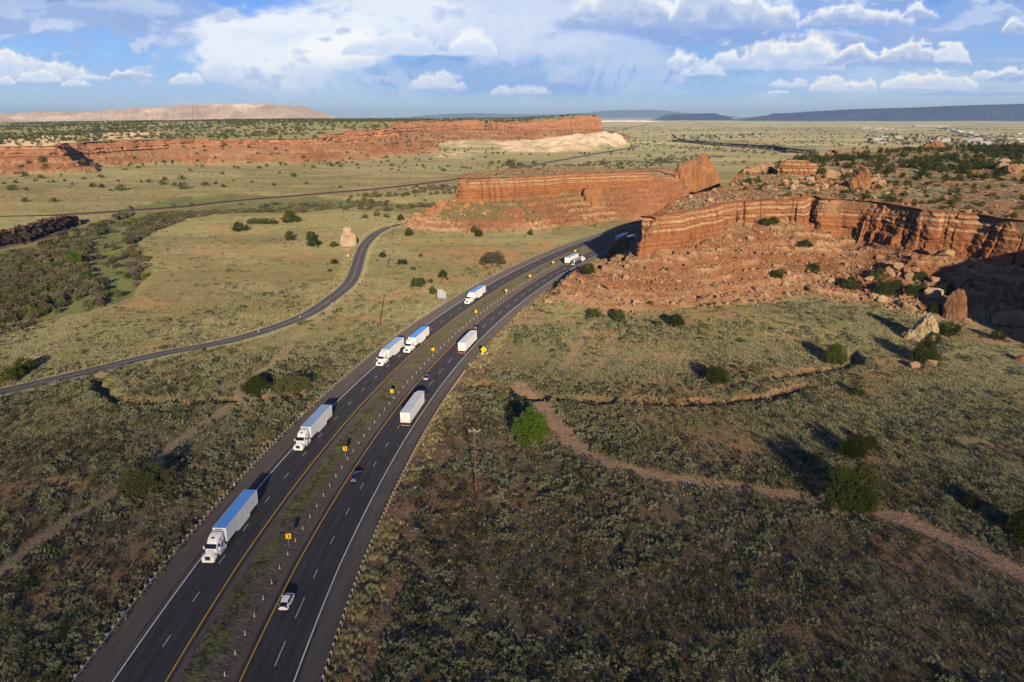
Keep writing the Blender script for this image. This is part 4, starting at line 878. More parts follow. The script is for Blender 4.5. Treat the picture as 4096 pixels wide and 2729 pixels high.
# utility poles
def pole(px, py, h, label, arm=True, rz=0., ins=True, lean=0.0, guy=False):
    x, y = P(px, py); z = gz(x, y); r = empty('utility_pole', (x, y, z - .1)); tag(r, label, 'utility pole', 'timber utility poles'); r.rotation_euler = (0, lean, rz)
    MB().cyl((0, 0, 0), (0, 0, h), .13 if guy else .20, .09 if guy else .14, 10).build('pole', M['polewood'], r, True)
    if arm:
        a = MB().box((0, -.14, h - .55), (2.5, .12, .14)).build('crossarm', M['paleplank'], r)
        MB().box((-.45, -.14, h - .85), (.95, .04, .05), R=Matrix.Rotation(.6, 3, 'Y')).box((.45, -.14, h - .85), (.95, .04, .05), R=Matrix.Rotation(-.6, 3, 'Y')).build('brace', M['steel'], r)
        if ins:
            for ix in (-1.15, -.05, 1.15): MB().cyl((ix, -.14, h - .48), (ix, -.14, h - .2), .05, n=8).cyl((ix, -.14, h - .3), (ix, -.14, h - .16), .11, .07, n=8).build('insulator', M['porcelain'], r, True)
            for ix in (-.95, .5): MB().cyl((ix, -.22, h - .8), (ix, -.22, h - .66), .10, n=8).build('insulator', M['porcelain'], r, True)
    if guy:
        gx, gy = P(2010, 1976); q = Vector((gx - x, gy - y, 0)); MB().cyl((0, 0, h - .9), (q.x * .9, q.y * .9, 1.5), .012, n=5).build('guy_wire', M['steel'], r)
        MB().cyl((q.x, q.y, 0), (q.x * .86, q.y * .86, 2.1), .045, n=6).build('guy_guard', M['yellow'], r)
    return r
pole(1905, 1974, 15.4, 'tall brown utility pole with crossarm on the right-hand slope near the highway', rz=math.radians(-3), guy=True, lean=-.012)
pole(1520, 1292, 12.8, 'tall utility pole with pale crossarm between highway and side road', rz=math.radians(6), ins=False, lean=-.02)
pole(1551, 1073.6, 11.5, 'thin utility pole standing midway between the side road and the striped butte', rz=math.radians(12), ins=False, lean=-.02)
pole(1566, 962, 9.8, 'thin utility pole where the side road meets the red slope', rz=math.radians(20), ins=False, lean=-.02)
pole(1520, 1310, 2.2, 'low timber post beside the pole with the pale crossarm', arm=False)

# ------------------------------------------------------------------ trucks
def wheel(parent, x, y, r=.52, w=.28, side=1):
    o = MB().cyl((x, y - w / 2, r), (x, y + w / 2, r), r, n=18).build('wheel', M['rubber'], parent, True)
    MB().cyl((x, y + side * (w / 2 - .02), r), (x, y + side * (w / 2 + .012), r), r * .58, r * .5, n=14).build('rim', M['chrome'], o, True)
    return o
def tractor(r, x0, cab, dark=False, sleeper=True, low=False, x_mirror=True):
    """cab from x0 (rear) forwards"""
    L0 = x0; top = 2.9 if low else 3.95
    b = MB()
    sec = [(L0, 1.22, 1.0, top - .04, .18, 1.05), (L0 + .25, 1.24, .95, top, .22, 1.06), (L0 + 1.3, 1.24, .9, top - .06, .25, 1.04), (L0 + 2.0, 1.24, .9, top - .28, .28, 1.0), (L0 + 2.5, 1.22, .9, top - .62 if not low else 2.85, .28, .95), (L0 + 2.78, 1.20, .9, 2.92, .22, .93)]
    b.loft([rring(x, hw, z0, z1, rr, ht) for x, hw, z0, z1, rr, ht in sec])
    b.loft([rring(L0 + 2.78, 1.20, .9, 2.90, .2, .93), rring(L0 + 3.38, 1.12, .9, 2.18, .16, .98), rring(L0 + 3.42, 1.10, .9, 2.05, .2, .92)])
    b.loft([rring(L0 + 3.3, 1.05, .85, 2.08, .22, .72), rring(L0 + 4.1, 1.0, .8, 1.95, .26, .66), rring(L0 + 4.75, .92, .75, 1.74, .28, .6), rring(L0 + 4.95, .84, .75, 1.55, .25, .55)])
    for sy in (-1, 1):   # wheel arches
        b.loft([rring(L0 + 3.4, .22, .55, 1.18, .12), rring(L0 + 3.75, .26, .55, 1.38, .16), rring(L0 + 4.4, .26, .55, 1.42, .18), rring(L0 + 4.95, .22, .45, 1.15, .16)]); k = len(rring(0, 1, 0, 1, .1)) * 4
        b.v[-k:] = [(q[0], q[1] + sy * .98, q[2]) for q in b.v[-k:]]
        b.box((L0 + .9, sy * 1.2, .72), (3.2, .08, .62))
    c = b.build('cab', cab, r, True)
    g = MB(); g.add([(L0 + 2.83, -.92, 2.86), (L0 + 2.83, .92, 2.86), (L0 + 3.41, 1.0, 2.2), (L0 + 3.41, -1.0, 2.2)], [(0, 1, 2, 3)]); g.v = [(x + .03, y, z + .02) for x, y, z in g.v]; g.build('windshield', M['glass'], c)
    for sy in (-1, 1):
        MB().add([(L0 + 2.15, sy * 1.262, 2.08), (L0 + 2.95, sy * 1.262, 2.08), (L0 + 2.72, sy * 1.12, 2.72), (L0 + 2.2, sy * 1.12, 2.76)], [(0, 1, 2, 3)]).build('side_window', M['glass'], c)
        MB().box((L0 + .95, sy * 1.235, 2.15), (.36, .03, .7)).build('sleeper_window', M['glass'], c)
        if not low: MB().box((L0 + 1.5, sy * 1.10, 3.12), (.4, .05, .26)).build('sleeper_window', M['glass'], c)
        if x_mirror:
            MB().box((L0 + 2.95, sy * 1.5, 2.15), (.14, .2, .62)).cyl((L0 + 2.85, sy * 1.2, 2.0), (L0 + 2.95, sy * 1.45, 2.0), .03, n=6).build('mirror', cab if not dark else M['chrome'], c)
            MB().box((L0 + 4.5, sy * 1.12, 1.62), (.1, .14, .2)).build('hood_mirror', M['chrome'], c)
        MB().loft([rring(L0 + 4.62, .20, .88, 1.16, .08), rring(L0 + 4.98, .15, .86, 1.10, .07)]).build('headlight', M['lamp'], c).location = (0, sy * .82, 0)
        MB().cyl((L0 + .6, sy * 1.0, .75), (L0 + 1.9, sy * 1.0, .75), .31, n=14).build('fuel_tank', M['chrome'], r, True)
    MB().box((L0 + 5.0, 0, 1.18), (.08, 1.02, .72), 1, .92).build('grille', M['chrome'], c)
    gl = MB(); [gl.box((L0 + 5.05, 0, .92 + k * .11), (.02, .9, .05)) for k in range(6)]; gl.build('grille_slats', M['chassis'], c)
    if not low: MB().box((L0 + 2.02, 0, 3.715), (.34, .62, .04), R=Matrix.Rotation(.34, 3, 'Y')).build('roof_marker', M['chassis'], c)
    MB().loft([rring(L0 + 4.75, 1.2, .35, .78, .1), rring(L0 + 5.12, 1.05, .36, .76, .1)]).build('bumper', M['chrome'] if dark else cab, c, True)
    MB().box((L0 + .3, 0, .85), (8.2, .9, .26)).box((L0 - 1.6, 0, 1.12), (1.4, 1.0, .12)).build('chassis', M['chassis'], r)
    for sy in (-1, 1):
        wheel(r, L0 + 4.1, sy * 1.05, side=sy)
        for q in (-2.4, -1.1): wheel(r, L0 + q, sy * 1.0, w=.5, side=sy)
def semi(label, cab='white', roof='greyroof', side='silverwhite', reefer=True, skirt=True, dark=False, ribs=True):
    r = empty('semi_truck', (0, 0, 0)); tag(r, label, 'truck', 'semi trucks on the highway')
    b = MB(); b.box((8.07, 0, 2.67), (16.15, 2.56, 2.82)); t = b.build('trailer', M[side], r)
    MB().box((8.07, 0, 4.10), (16.1, 2.54, .05)).build('trailer_roof', M[roof], t)
    e = MB()
    for sy in (-1, 1): e.box((8.07, sy * 1.29, 4.06), (16.2, .04, .14)).box((8.07, sy * 1.29, 1.28), (16.2, .04, .18))
    for xx in (.03, 16.13):
        for sy in (-1, 1): e.box((xx, sy * 1.285, 2.67), (.12, .05, 2.7))
    e.build('trailer_frame', M['white'], t)
    if ribs:
        q = MB()
        for k in range(32): 
            for sy in (-1, 1): q.box((.45 + k * .5, sy * 1.284, 2.65), (.05, .012, 2.5))
        q.build('side_ribs', M['greyroof'], t)
    # rear doors
    d = MB()
    for sy in (-1, 1): d.box((-.03, sy * .63, 2.68), (.05, 1.2, 2.66))
    dr = d.build('rear_door', M['warmwhite'], t)
    k = MB()
    for sy in (-.34, -.12, .12, .34): k.cyl((-.08, sy, 1.35), (-.08, sy, 4.0), .025, n=6)
    k.box((-.06, .9, 2.0), (.01, .42, .26)).build('door_bars', M['steel'], dr)
    MB().box((-.065, -.95, 1.72), (.01, .26, .3)).build('door_sticker', M['amber'], dr)
    tp = MB(); tw = MB()
    for i in range(8): (tp if i % 2 else tw).box((-.12, -1.1 + i * .315, .52), (.04, .31, .12)); (tp if i % 2 else tw).box((-.07, -1.1 + i * .315, 1.30), (.03, .31, .09))
    for sy in (-1.15, -.42, .42, 1.15): tp.box((-.08, sy, .9), (.06, .09, .78))
    tp.build('underride_guard', M['redtape'], t); tw.build('reflective_tape', M['whitetape'], t)
    for sy in (-1, 1): MB().box((-.07, sy * 1.0, 1.14), (.05, .34, .14)).build('tail_lamp', M['redlamp'], t)
    c = MB(); c.box((8.0, -.45, 1.12), (15.6, .12, .22)).box((8.0, .45, 1.12), (15.6, .12, .22)).box((2.6, 0, .75), (3.4, 1.0, .5)); c.box((12.2, .8, .6), (.12, .12, 1.2)).box((12.2, -.8, .6), (.12, .12, 1.2)); c.build('trailer_chassis', M['chassis'], t)
    for sy in (-1, 1):
        for xx in (2.0, 3.3): wheel(t, xx, sy * 1.02, w=.5, side=sy)
        if skirt: MB().add([(4.3, sy * 1.27, 1.2), (11.6, sy * 1.27, 1.2), (11.2, sy * 1.25, .75), (10.2, sy * 1.24, .42), (4.5, sy * 1.24, .42)], [(0, 1, 2, 3, 4)]).build('side_skirt', M['white'], t)
    if reefer:
        rf = MB().loft([rring(16.15, 1.02, 2.35, 4.0, .14), rring(16.62, .95, 2.45, 3.86, .2)]).build('refrigeration_unit', M['white'], t, True)
        MB().box((16.45, 0, 3.9), (.34, 1.5, .06)).box((16.635, 0, 3.0), (.02, 1.3, .7)).build('unit_vent', M['chassis'], rf)
    tractor(r, 17.15, M[cab], dark)
    if dark: MB().box((17.05, 0, 3.95), (.12, 2.2, .12)).build('fairing_edge', M['whitetape'], r)
    return r
def place(root, px, py, toward=False, length=0.0, u=None):
    """px, py: the photographed middle of the end that is nearest the camera, on the road"""
    x, y = P(px, py, .3); s = hw_s(x, y); uu = float(hw_u(x, y)) if u is None else u
    if toward:                                     # heading to the camera: origin (rear) is `length` farther on
        xr, yr = hw_pt(s + length * .5, uu); h = hw_dir(s + length * .5) + math.pi
        root.location = (float(xr) - math.cos(h) * length * .5, float(yr) - math.sin(h) * length * .5, .012); root.rotation_euler = (0, 0, h)
    else:
        xr, yr = hw_pt(s + length * .5, uu); h = hw_dir(s + length * .5)
        root.location = (float(xr) - math.cos(h) * length * .5, float(yr) - math.sin(h) * length * .5, .012); root.rotation_euler = (0, 0, h)
TL = 22.25
place(semi('white semi truck with bright blue trailer roof, lowest on the left carriageway', roof='skytintroof'), 818, 2253, True, TL, -5.5)
place(semi('white semi truck with blue-grey trailer roof, second from the bottom on the left carriageway', roof='slateroof'), 1184, 1803, True, TL, -5.6)
place(semi('white semi truck with slate roof beside the guardrail, overtaken by a blue-roofed truck', roof='slateroof'), 1512, 1464, True, TL, -6.1)
place(semi('white semi truck with bright blue roof passing on the inner lane beside another white truck', roof='skytintroof'), 1623, 1411, True, TL, -2.0)
place(semi('white semi truck with bright blue roof alone near the stepped sign, uppermost heading down', roof='skytintroof'), 1876, 1216, True, TL, -3.2)
place(semi('grey-roofed white trailer pulled by a dark cab, seen from behind, lower of two', cab='darkcab', dark=True, reefer=False, skirt=False, ribs=False), 1614, 1703, False, TL, 16.9)
place(semi('grey-roofed white trailer pulled by a dark cab just behind the small black car', cab='darkcab', dark=True, reefer=False, skirt=False, ribs=False), 1851, 1414, False, TL, 17.1)
place(semi('white trailer with navy blue cab travelling beside the silver tanker', cab='navycab', reefer=False, skirt=False, roof='slateroof', ribs=False), 2264, 1058, False, TL, 13.2)
place(semi('white trailer with dark blue cab in the cliff shadow', cab='navycab', reefer=False, skirt=False, roof='greyroof', ribs=False), 2466, 967, False, TL, 13.4)
def tanker(label):
    r = empty('tanker_truck', (0, 0, 0)); tag(r, label, 'tanker', 'tank trucks on the highway')
    b = MB(); n = 22; rings = []
    for (x, k) in [(0, .35), (.08, .75), (.3, .95), (.7, 1.0), (11.9, 1.0), (12.3, .95), (12.5, .75), (12.58, .35)]:
        rings.append([(x, 1.18 * k * math.cos(2 * math.pi * i / n), 2.25 + .92 * k * math.sin(2 * math.pi * i / n)) for i in range(n)])
    t = b.loft(rings).build('tank', M['polished'], r, True)
    q = MB(); q.box((6.3, 0, 3.18), (10.5, .5, .06))
    for xx in (2.5, 5.2, 7.8, 10.4): q.cyl((xx, 0, 3.15), (xx, 0, 3.42), .3, n=12)
    q.build('manhole_walkway', M['steel'], t)
    MB().box((6.3, 0, 1.15), (12.4, 1.1, .25)).box((1.6, 0, .7), (3.0, 1.0, .4)).build('tank_chassis', M['chassis'], t); MB().box((.1, 0, .62), (.14, 2.4, .2)).box((.06, 0, 1.1), (.1, 2.3, .16)).build('rear_bumper', M['whitetape'], t)
    for sy in (-1, 1):
        MB().cyl((2.8, sy * 1.1, 1.25), (9.2, sy * 1.1, 1.25), .18, n=8).build('hose_tube', M['polished'], t)
        MB().box((0.0, sy * .9, 1.12), (.06, .3, .14)).build('tail_lamp', M['redlamp'], t)
        for xx in (1.2, 2.5): wheel(t, xx, sy * 1.0, w=.5, side=sy)
    tractor(r, 13.3, M['white'], False, low=True)
    MB().box((14.6, 0, 2.93), (2.2, 1.9, .05)).box((17.2, 0, 2.0), (1.2, 1.25, .05)).build('red_stripe', M['redpaint'], r)
    return r
place(tanker('polished silver tanker truck with red and white cab beside the white trailer'), 2303, 1062, False, 18.4, 17.0)
place(tanker('silver tanker truck deep in the cliff shadow behind the balanced rocks'), 2492, 964, False, 18.4, 17.0)

# ------------------------------------------------------------------ cars
def car(label, paint, hatch=False, plate='warmwhite', L=4.75):
    r = empty('car', (0, 0, 0)); tag(r, label, 'car', 'cars on the highway'); W = .90
    zr = 1.02 if hatch else .98
    st = [(-L / 2, .66, .42, zr - .22, .10), (-L / 2 + .12, .80, .28, zr - .05, .14), (-L / 2 + .5, .88, .22, zr, .16), (-.9, W, .2, .98, .16), (.6, W, .2, .95, .16), (1.2, .89, .2, .90, .16), (1.75, .86, .22, .80, .16), (2.15, .78, .26, .68, .14), (L / 2, .58, .36, .58, .08)]
    b = MB().loft([rring(x, hw, z0, z1, rr, hw * .93, 4) for x, hw, z0, z1, rr in st]).build('body', M[paint], r, True)
    if hatch: g = [(-2.2, .70, 1.02, .58), (-1.5, .76, 1.30, .56), (-.6, .80, 1.47, .58), (.25, .80, 1.45, .58), (.9, .80, 1.18, .62), (1.45, .76, .92, .66)]
    else: g = [(-1.75, .72, 1.0, .66), (-1.1, .78, 1.33, .57), (-.5, .80, 1.42, .57), (.2, .80, 1.42, .57), (.7, .80, 1.22, .62), (1.2, .76, .94, .68)]
    MB().loft([[(x, w, .86), (x, w * .98, .95), (x, wt, z - .03), (x, wt - .08, z), (x, -wt + .08, z), (x, -wt, z - .03), (x, -w * .98, .95), (x, -w, .86)] for x, w, z, wt in g]).build('windows', M['glass'], r, True)
    i0, i1 = 1, 4; rf = [[(x, wt + .02, z - .04), (x, wt - .06, z + .02), (x, -wt + .06, z + .02), (x, -wt - .02, z - .04)] for x, w, z, wt in g[i0:i1]]
    MB().loft(rf).build('roof', M[paint], r, True)
    for sy in (-1, 1):
        MB().add([(g[1][0], sy * (g[1][3] + .02), g[1][2] - .02), (g[1][0] + .12, sy * (g[1][3] + .02), g[1][2] - .02), (g[0][0] + .35, sy * (.80), .97), (g[0][0] - .02, sy * .79, .97)], [(0, 1, 2, 3)]).build('pillar', M[paint], r)
        MB().add([(-.3, sy * .60, 1.40), (-.22, sy * .60, 1.40), (-.2, sy * .815, .96), (-.3, sy * .815, .96)], [(0, 1, 2, 3)]).build('pillar', M[paint], r)
        MB().box((.85, sy * .97, .98), (.16, .18, .13)).build('mirror', M[paint], r)
        MB().loft([rring(-L / 2 - .02, .16, .68, .86, .04), rring(-L / 2 + .24, .2, .68, .88, .05)]).build('tail_light', M['redlamp'], r).location = (0, sy * .60, 0)
        MB().loft([rring(L / 2 - .4, .18, .52, .68, .05), rring(L / 2 - .06, .14, .5, .62, .04)]).build('headlight', M['lamp'], r).location = (0, sy * .56, 0)
        for xx in (-1.38, 1.42): wheel(r, xx, sy * .80, .33, .22, sy)
    MB().box((-L / 2 - .015, 0, .70), (.03, .36, .15)).build('number_plate', M[plate], r); MB().box((-L / 2 + .06, 0, .36), (.12, 1.3, .12)).build('rear_bumper', M[paint if paint == 'whitecar' else 'greyroof'], r)
    return r
place(car('white hatchback car, the lowest vehicle on the right carriageway', 'whitecar', True, L=4.5), 1163.4, 2409, False, 4.6, 12.55)
place(car('black sedan with yellow number plate on the right carriageway', 'blackcar', plate='plate'), 1426, 1907, False, 4.7, 12.65)
place(car('steel blue car with a full-width red tail light on the inner lane', 'bluecar', plate='warmwhite'), 1705.5, 1510, False, 4.7, 12.8)
place(car('small black coupe just ahead of the upper dark-cab truck', 'blackcar', L=4.5), 1912, 1308, False, 4.5, 12.9)
lc = [o for o in COL.objects if o.get('label', '').startswith('steel blue car')][0]
MB().box((-2.385, 0, .80), (.03, 1.5, .10)).build('light_bar', M['redlamp'], lc); MB().box((-2.37, 0, .62), (.03, 1.45, .22)).build('rear_panel', M['whitecar'], lc)
# ------------------------------------------------------------------ plant and rock shapes
def leaf_mat(name, c1, c2, rough=.9, trans=.0, isl=.5):
    t = new_mat(name); g = t.new('ShaderNodeNewGeometry'); oi = t.new('ShaderNodeObjectInfo')
    r = t.m('ADD', t.m('MULTIPLY', g.outputs['Random Per Island'], isl), t.m('MULTIPLY', oi.outputs['Random'], 1 - isl))
    c = t.mix(r, c1, c2); f = t.lin(oi.outputs['Random'], 0.0, 1.0, .78, 1.2); c = t.mix(1.0, c, t.comb(f, f, f), 'MULTIPLY')
    return finish(t, c, rough, .08)
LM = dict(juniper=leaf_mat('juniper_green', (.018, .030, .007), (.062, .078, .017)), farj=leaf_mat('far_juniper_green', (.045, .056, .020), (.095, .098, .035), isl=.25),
          bright=leaf_mat('fresh_green_leaves', (.022, .048, .006), (.078, .125, .015)), sage=leaf_mat('sage_grey_green', (.104, .113, .060), (.245, .248, .150), isl=.4),
          brush=leaf_mat('brown_brush', (.050, .036, .024), (.130, .098, .060), isl=.4), dark=leaf_mat('dark_olive_brush', (.045, .050, .020), (.105, .110, .045), isl=.4), straw=leaf_mat('pale_bunch_grass', (.20, .175, .085), (.40, .35, .185), isl=.3),
          grassg=leaf_mat('green_grey_grass', (.140, .148, .078), (.29, .295, .165), isl=.3), willow=leaf_mat('willow_grey_brown', (.060, .050, .034), (.145, .122, .080), isl=.45), willowg=leaf_mat('willow_green', (.046, .062, .018), (.115, .128, .042), isl=.45),
          twig=leaf_mat('bare_grey_twigs', (.13, .10, .085), (.24, .19, .16)), cotton=leaf_mat('silver_green_leaves', (.12, .145, .085), (.22, .24, .15)))
M['bark'] = plain('grey_brown_bark', (.14, .10, .075), .95, .05, var=.2, scale=3)
def leaf_cloud(name, mat, seed, clumps, per, R=.5, Hh=1.0, ls=.09, style='juniper', ground_gap=0.0, parent=None, blade=2.0, squash=1.0, lobes=None):
    """crown of small leaf sprays gathered in clumps; unit width R*2 and height Hh"""
    g = np.random.default_rng(seed); C = []; lobes = lobes or [(0, 0, 1.0)]
    while len(C) < clumps:
        lx, ly, lsz = lobes[g.integers(len(lobes))]
        a = g.uniform(0, 2 * math.pi)
        if style == 'juniper':
            h = g.beta(1.25, 1.35); prof = np.interp(h, [0, .12, .4, .7, .9, 1], [.62, .9, 1.0, .80, .48, .12])
        elif style == 'dome': h = g.beta(1.3, 1.5); prof = math.sqrt(max(0.02, 1 - (h * .95) ** 2))
        elif style == 'tree': h = g.beta(1.7, 1.6); prof = math.sqrt(max(.02, 1 - ((h - .45) / .56) ** 2))
        else: h = g.uniform(.1, 1); prof = .5 + .5 * h
        rr = R * lsz * prof * (g.uniform(.30, 1.0) ** .42) * (1 + .17 * math.sin(3 * a + seed) + .13 * math.sin(5 * a + 2 * seed + h * 6) + .12 * g.normal())
        C.append((lx + rr * math.cos(a), ly + rr * math.sin(a), ground_gap + (Hh * (.75 + .25 * lsz) - ground_gap) * h * g.uniform(.92, 1.02), a, h))
    C = np.array(C); n = clumps * per; ci = np.repeat(np.arange(clumps), per)
    csz = g.uniform(.05, .13, clumps)[ci] * (R / .5)
    d = g.normal(size=(n, 3)); d /= np.linalg.norm(d, axis=1)[:, None]
    flame = 1.9 if style == 'juniper' else .9
    rad = g.uniform(.2, 1, n) ** .5
    c = C[ci, :3] + d * csz[:, None] * rad[:, None] * np.array([1, 1, flame * squash]); c[:, 2] = np.maximum(c[:, 2], .01)
    out = np.c_[np.cos(C[ci, 3]), np.sin(C[ci, 3]), np.full(n, .9 if style == 'juniper' else .5)]
    up = out * .5 + d * .8 + g.normal(size=(n, 3)) * .35; up /= np.linalg.norm(up, axis=1)[:, None]
    side = np.cross(up, g.normal(size=(n, 3))); side /= np.linalg.norm(side, axis=1)[:, None]
    s = ls * g.uniform(.55, 1.2, n)[:, None]
    V = np.stack([c - side * s * .5, c + side * s * .5, c + up * s * blade * .5 + side * s * .12, c + up * s * blade * .55 - side * s * .25], 1).reshape(-1, 3)
    Q = np.arange(n * 4).reshape(-1, 4)
    return mesh_np(name, V, Q, LM[mat] if isinstance(mat, str) else mat, parent)
def tuft(name, mat, seed, blades, h=1.0, spread=.55, w=.05):
    g = np.random.default_rng(seed); a = g.uniform(0, 2 * math.pi, blades); t = g.uniform(.1, spread, blades)
    base = np.c_[np.cos(a), np.sin(a), np.zeros(blades)] * g.uniform(.02, .22, blades)[:, None]; tip = base + np.c_[np.cos(a) * t, np.sin(a) * t, h * g.uniform(.55, 1, blades)]
    sd = np.c_[-np.sin(a), np.cos(a), np.zeros(blades)] * w
    V = np.stack([base - sd, base + sd, tip], 1).reshape(-1, 3); return mesh_np(name, V, np.arange(blades * 3).reshape(-1, 3), LM[mat])
def rock_mesh(name, seed, mat, n=16, dims=(1, .8, .6), parent=None):
    g = np.random.default_rng(seed); bm = bmesh.new(); d = g.normal(size=(n, 3)); d /= np.linalg.norm(d, axis=1)[:, None]
    d = np.sign(d) * np.abs(d) ** .6; d *= g.uniform(.42, .56, n)[:, None]
    for p in d: bm.verts.new(p * np.array(dims))
    r = bmesh.ops.convex_hull(bm, input=bm.verts); bmesh.ops.delete(bm, geom=[v for v in bm.verts if not v.link_faces], context='VERTS')
    me = bpy.data.meshes.new(name); bm.to_mesh(me); bm.free(); me.materials.append(mat)
    o = bpy.data.objects.new(name, me); COL.objects.link(o); 
    if parent: o.parent = parent
    return o
def rock_mat(name, a, b, c, scale=1.0):
    t = new_mat(name); pos = t.new('ShaderNodeNewGeometry').outputs['Position']; oi = t.new('ShaderNodeObjectInfo').outputs['Random']
    col = t.ramp(oi, [(0.0, a), (.45, b), (.8, c), (1.0, a)])
    n = t.noise(pos, 1.1 / scale, 5, .7); f = t.lin(n, .3, .7, .70, 1.28); col = t.mix(1.0, col, t.comb(f, f, f), 'MULTIPLY')
    col = t.mix(t.ss(t.noise(pos, .35 / scale, 4, .6), .5, .62, 0, .45), col, c)
    return finish(t, col, .92, .08, t.bump(t.noise(pos, 2.2 / scale, 5, .7), .6, .4 * scale))
RM = dict(red=rock_mat('sandstone_rubble', (.200, .088, .044), (.285, .152, .082), (.38, .26, .16)), lava=rock_mat('lava_rock', (.045, .03, .027), (.085, .05, .04), (.15, .08, .055)), pale=rock_mat('pale_sandstone', (.34, .23, .15), (.42, .30, .20), (.36, .21, .13)))

PROTO = bpy.data.collections.new('shapes')
def protos(name, objs):
    c = bpy.data.collections.new(name)
    for o in objs: COL.objects.unlink(o); c.objects.link(o)
    return c
def scatter(name, label, coll, pts, scale, rot=None, tilt=None, group=None):
    n = len(pts)
    if n == 0: return
    me = bpy.data.meshes.new(name); me.vertices.add(n); me.vertices.foreach_set('co', np.ascontiguousarray(pts, np.float32).ravel())
    sc3 = np.asarray(scale, float); sc3 = np.repeat(sc3[:, None], 3, 1) if sc3.ndim == 1 else sc3
    rv = np.zeros((n, 3)); rv[:, 2] = rng.uniform(0, 6.283, n) if rot is None else rot
    if tilt is not None: rv[:, :2] = rng.normal(size=(n, 2)) * tilt
    for k, arr in (('sc3', sc3), ('rot', rv)):
        a = me.attributes.new(k, 'FLOAT_VECTOR', 'POINT'); a.data.foreach_set('vector', np.ascontiguousarray(arr, np.float32).ravel())
    a = me.attributes.new('pick', 'INT', 'POINT'); a.data.foreach_set('value', rng.integers(0, len(coll.objects), n).astype(np.int32))
    o = bpy.data.objects.new(name, me); COL.objects.link(o)
    ng = bpy.data.node_groups.new(name, 'GeometryNodeTree'); ng.interface.new_socket('Geometry', in_out='INPUT', socket_type='NodeSocketGeometry'); ng.interface.new_socket('Geometry', in_out='OUTPUT', socket_type='NodeSocketGeometry')
    N = ng.nodes; gi = N.new('NodeGroupInput'); go = N.new('NodeGroupOutput'); ci = N.new('GeometryNodeCollectionInfo'); ci.inputs['Collection'].default_value = coll; ci.inputs['Separate Children'].default_value = True; ci.inputs['Reset Children'].default_value = True
    ip = N.new('GeometryNodeInstanceOnPoints'); ip.inputs['Pick Instance'].default_value = True
    def at(k, ty): q = N.new('GeometryNodeInputNamedAttribute'); q.data_type = ty; q.inputs['Name'].default_value = k; return q.outputs['Attribute']
    ng.links.new(gi.outputs[0], ip.inputs['Points']); ng.links.new(ci.outputs[0], ip.inputs['Instance']); ng.links.new(at('pick', 'INT'), ip.inputs['Instance Index'])
    e2 = N.new('FunctionNodeEulerToRotation'); ng.links.new(at('rot', 'FLOAT_VECTOR'), e2.inputs[0]); ng.links.new(e2.outputs[0], ip.inputs['Rotation']); ng.links.new(at('sc3', 'FLOAT_VECTOR'), ip.inputs['Scale']); ng.links.new(ip.outputs[0], go.inputs[0])
    md = o.modifiers.new('scatter', 'NODES'); md.node_group = ng
    return tag(o, label, kind='stuff')

c_sage = protos('sage', [leaf_cloud('sage', 'sage', 300 + i, 16, 15, .5, .62, .085, 'dome', blade=1.6) for i in range(4)] + [leaf_cloud('sage', 'dark', 310 + i, 15, 14, .5, .6, .085, 'dome', blade=1.6) for i in range(1)])
c_brush = protos('brush', [leaf_cloud('brush', 'brush', 320 + i, 12, 14, .5, .6, .075, 'dome', blade=2.6) for i in range(4)] + [leaf_cloud('brush', 'dark', 330 + i, 12, 14, .5, .55, .08, 'dome', blade=2.2) for i in range(3)])
c_grass = protos('bunch', [tuft('bunch', 'grassg', 340 + i, 26, 1, .55, .055) for i in range(3)] + [tuft('bunch', 'straw', 350 + i, 24, 1.05, .5, .05) for i in range(2)])
c_straw = protos('straw', [tuft('straw', 'straw', 355 + i, 34, 1.1, .6, .05) for i in range(3)])
c_farj = protos('far_juniper', [leaf_cloud('far_juniper', 'farj', 360 + i, 26, 13, .5, .82, .13, 'juniper', blade=1.3, lobes=[(0, 0, 1), (.22, .1, .6)]) for i in range(4)])
c_jun = protos('mid_juniper', [leaf_cloud('mid_juniper', 'juniper', 370 + i, 46, 18, .5, .85, .085, 'juniper', blade=1.5, lobes=[(0, 0, 1), (.2, -.12, .6)]) for i in range(3)])
c_will = protos('willow', [leaf_cloud('willow', 'willow', 380 + i, 44, 20, .5, .72, .062, 'dome', blade=2.6, lobes=[(0, 0, 1), (.25, .15, .6), (-.2, .2, .55)]) for i in range(4)] + [leaf_cloud('willow', 'willowg', 390 + i, 44, 20, .5, .74, .066, 'dome', blade=2.2, lobes=[(0, 0, 1), (.2, -.2, .6)]) for i in range(3)] + [leaf_cloud('willow', 'twig', 396, 34, 16, .5, .7, .05, 'dome', blade=3.4)])
c_rock = protos('rubble', [rock_mesh('rubble', 400 + i, RM['red'], 15, (1, rng.uniform(.6, .95), rng.uniform(.35, .8))) for i in range(9)])
c_lava = protos('lavarock', [rock_mesh('lavarock', 420 + i, RM['lava'], 16, (1, .85, .8)) for i in range(5)])
c_green = protos('weed', [leaf_cloud('weed', 'willowg', 430 + i, 9, 10, .5, .45, .11, 'dome', blade=1.5) for i in range(2)])

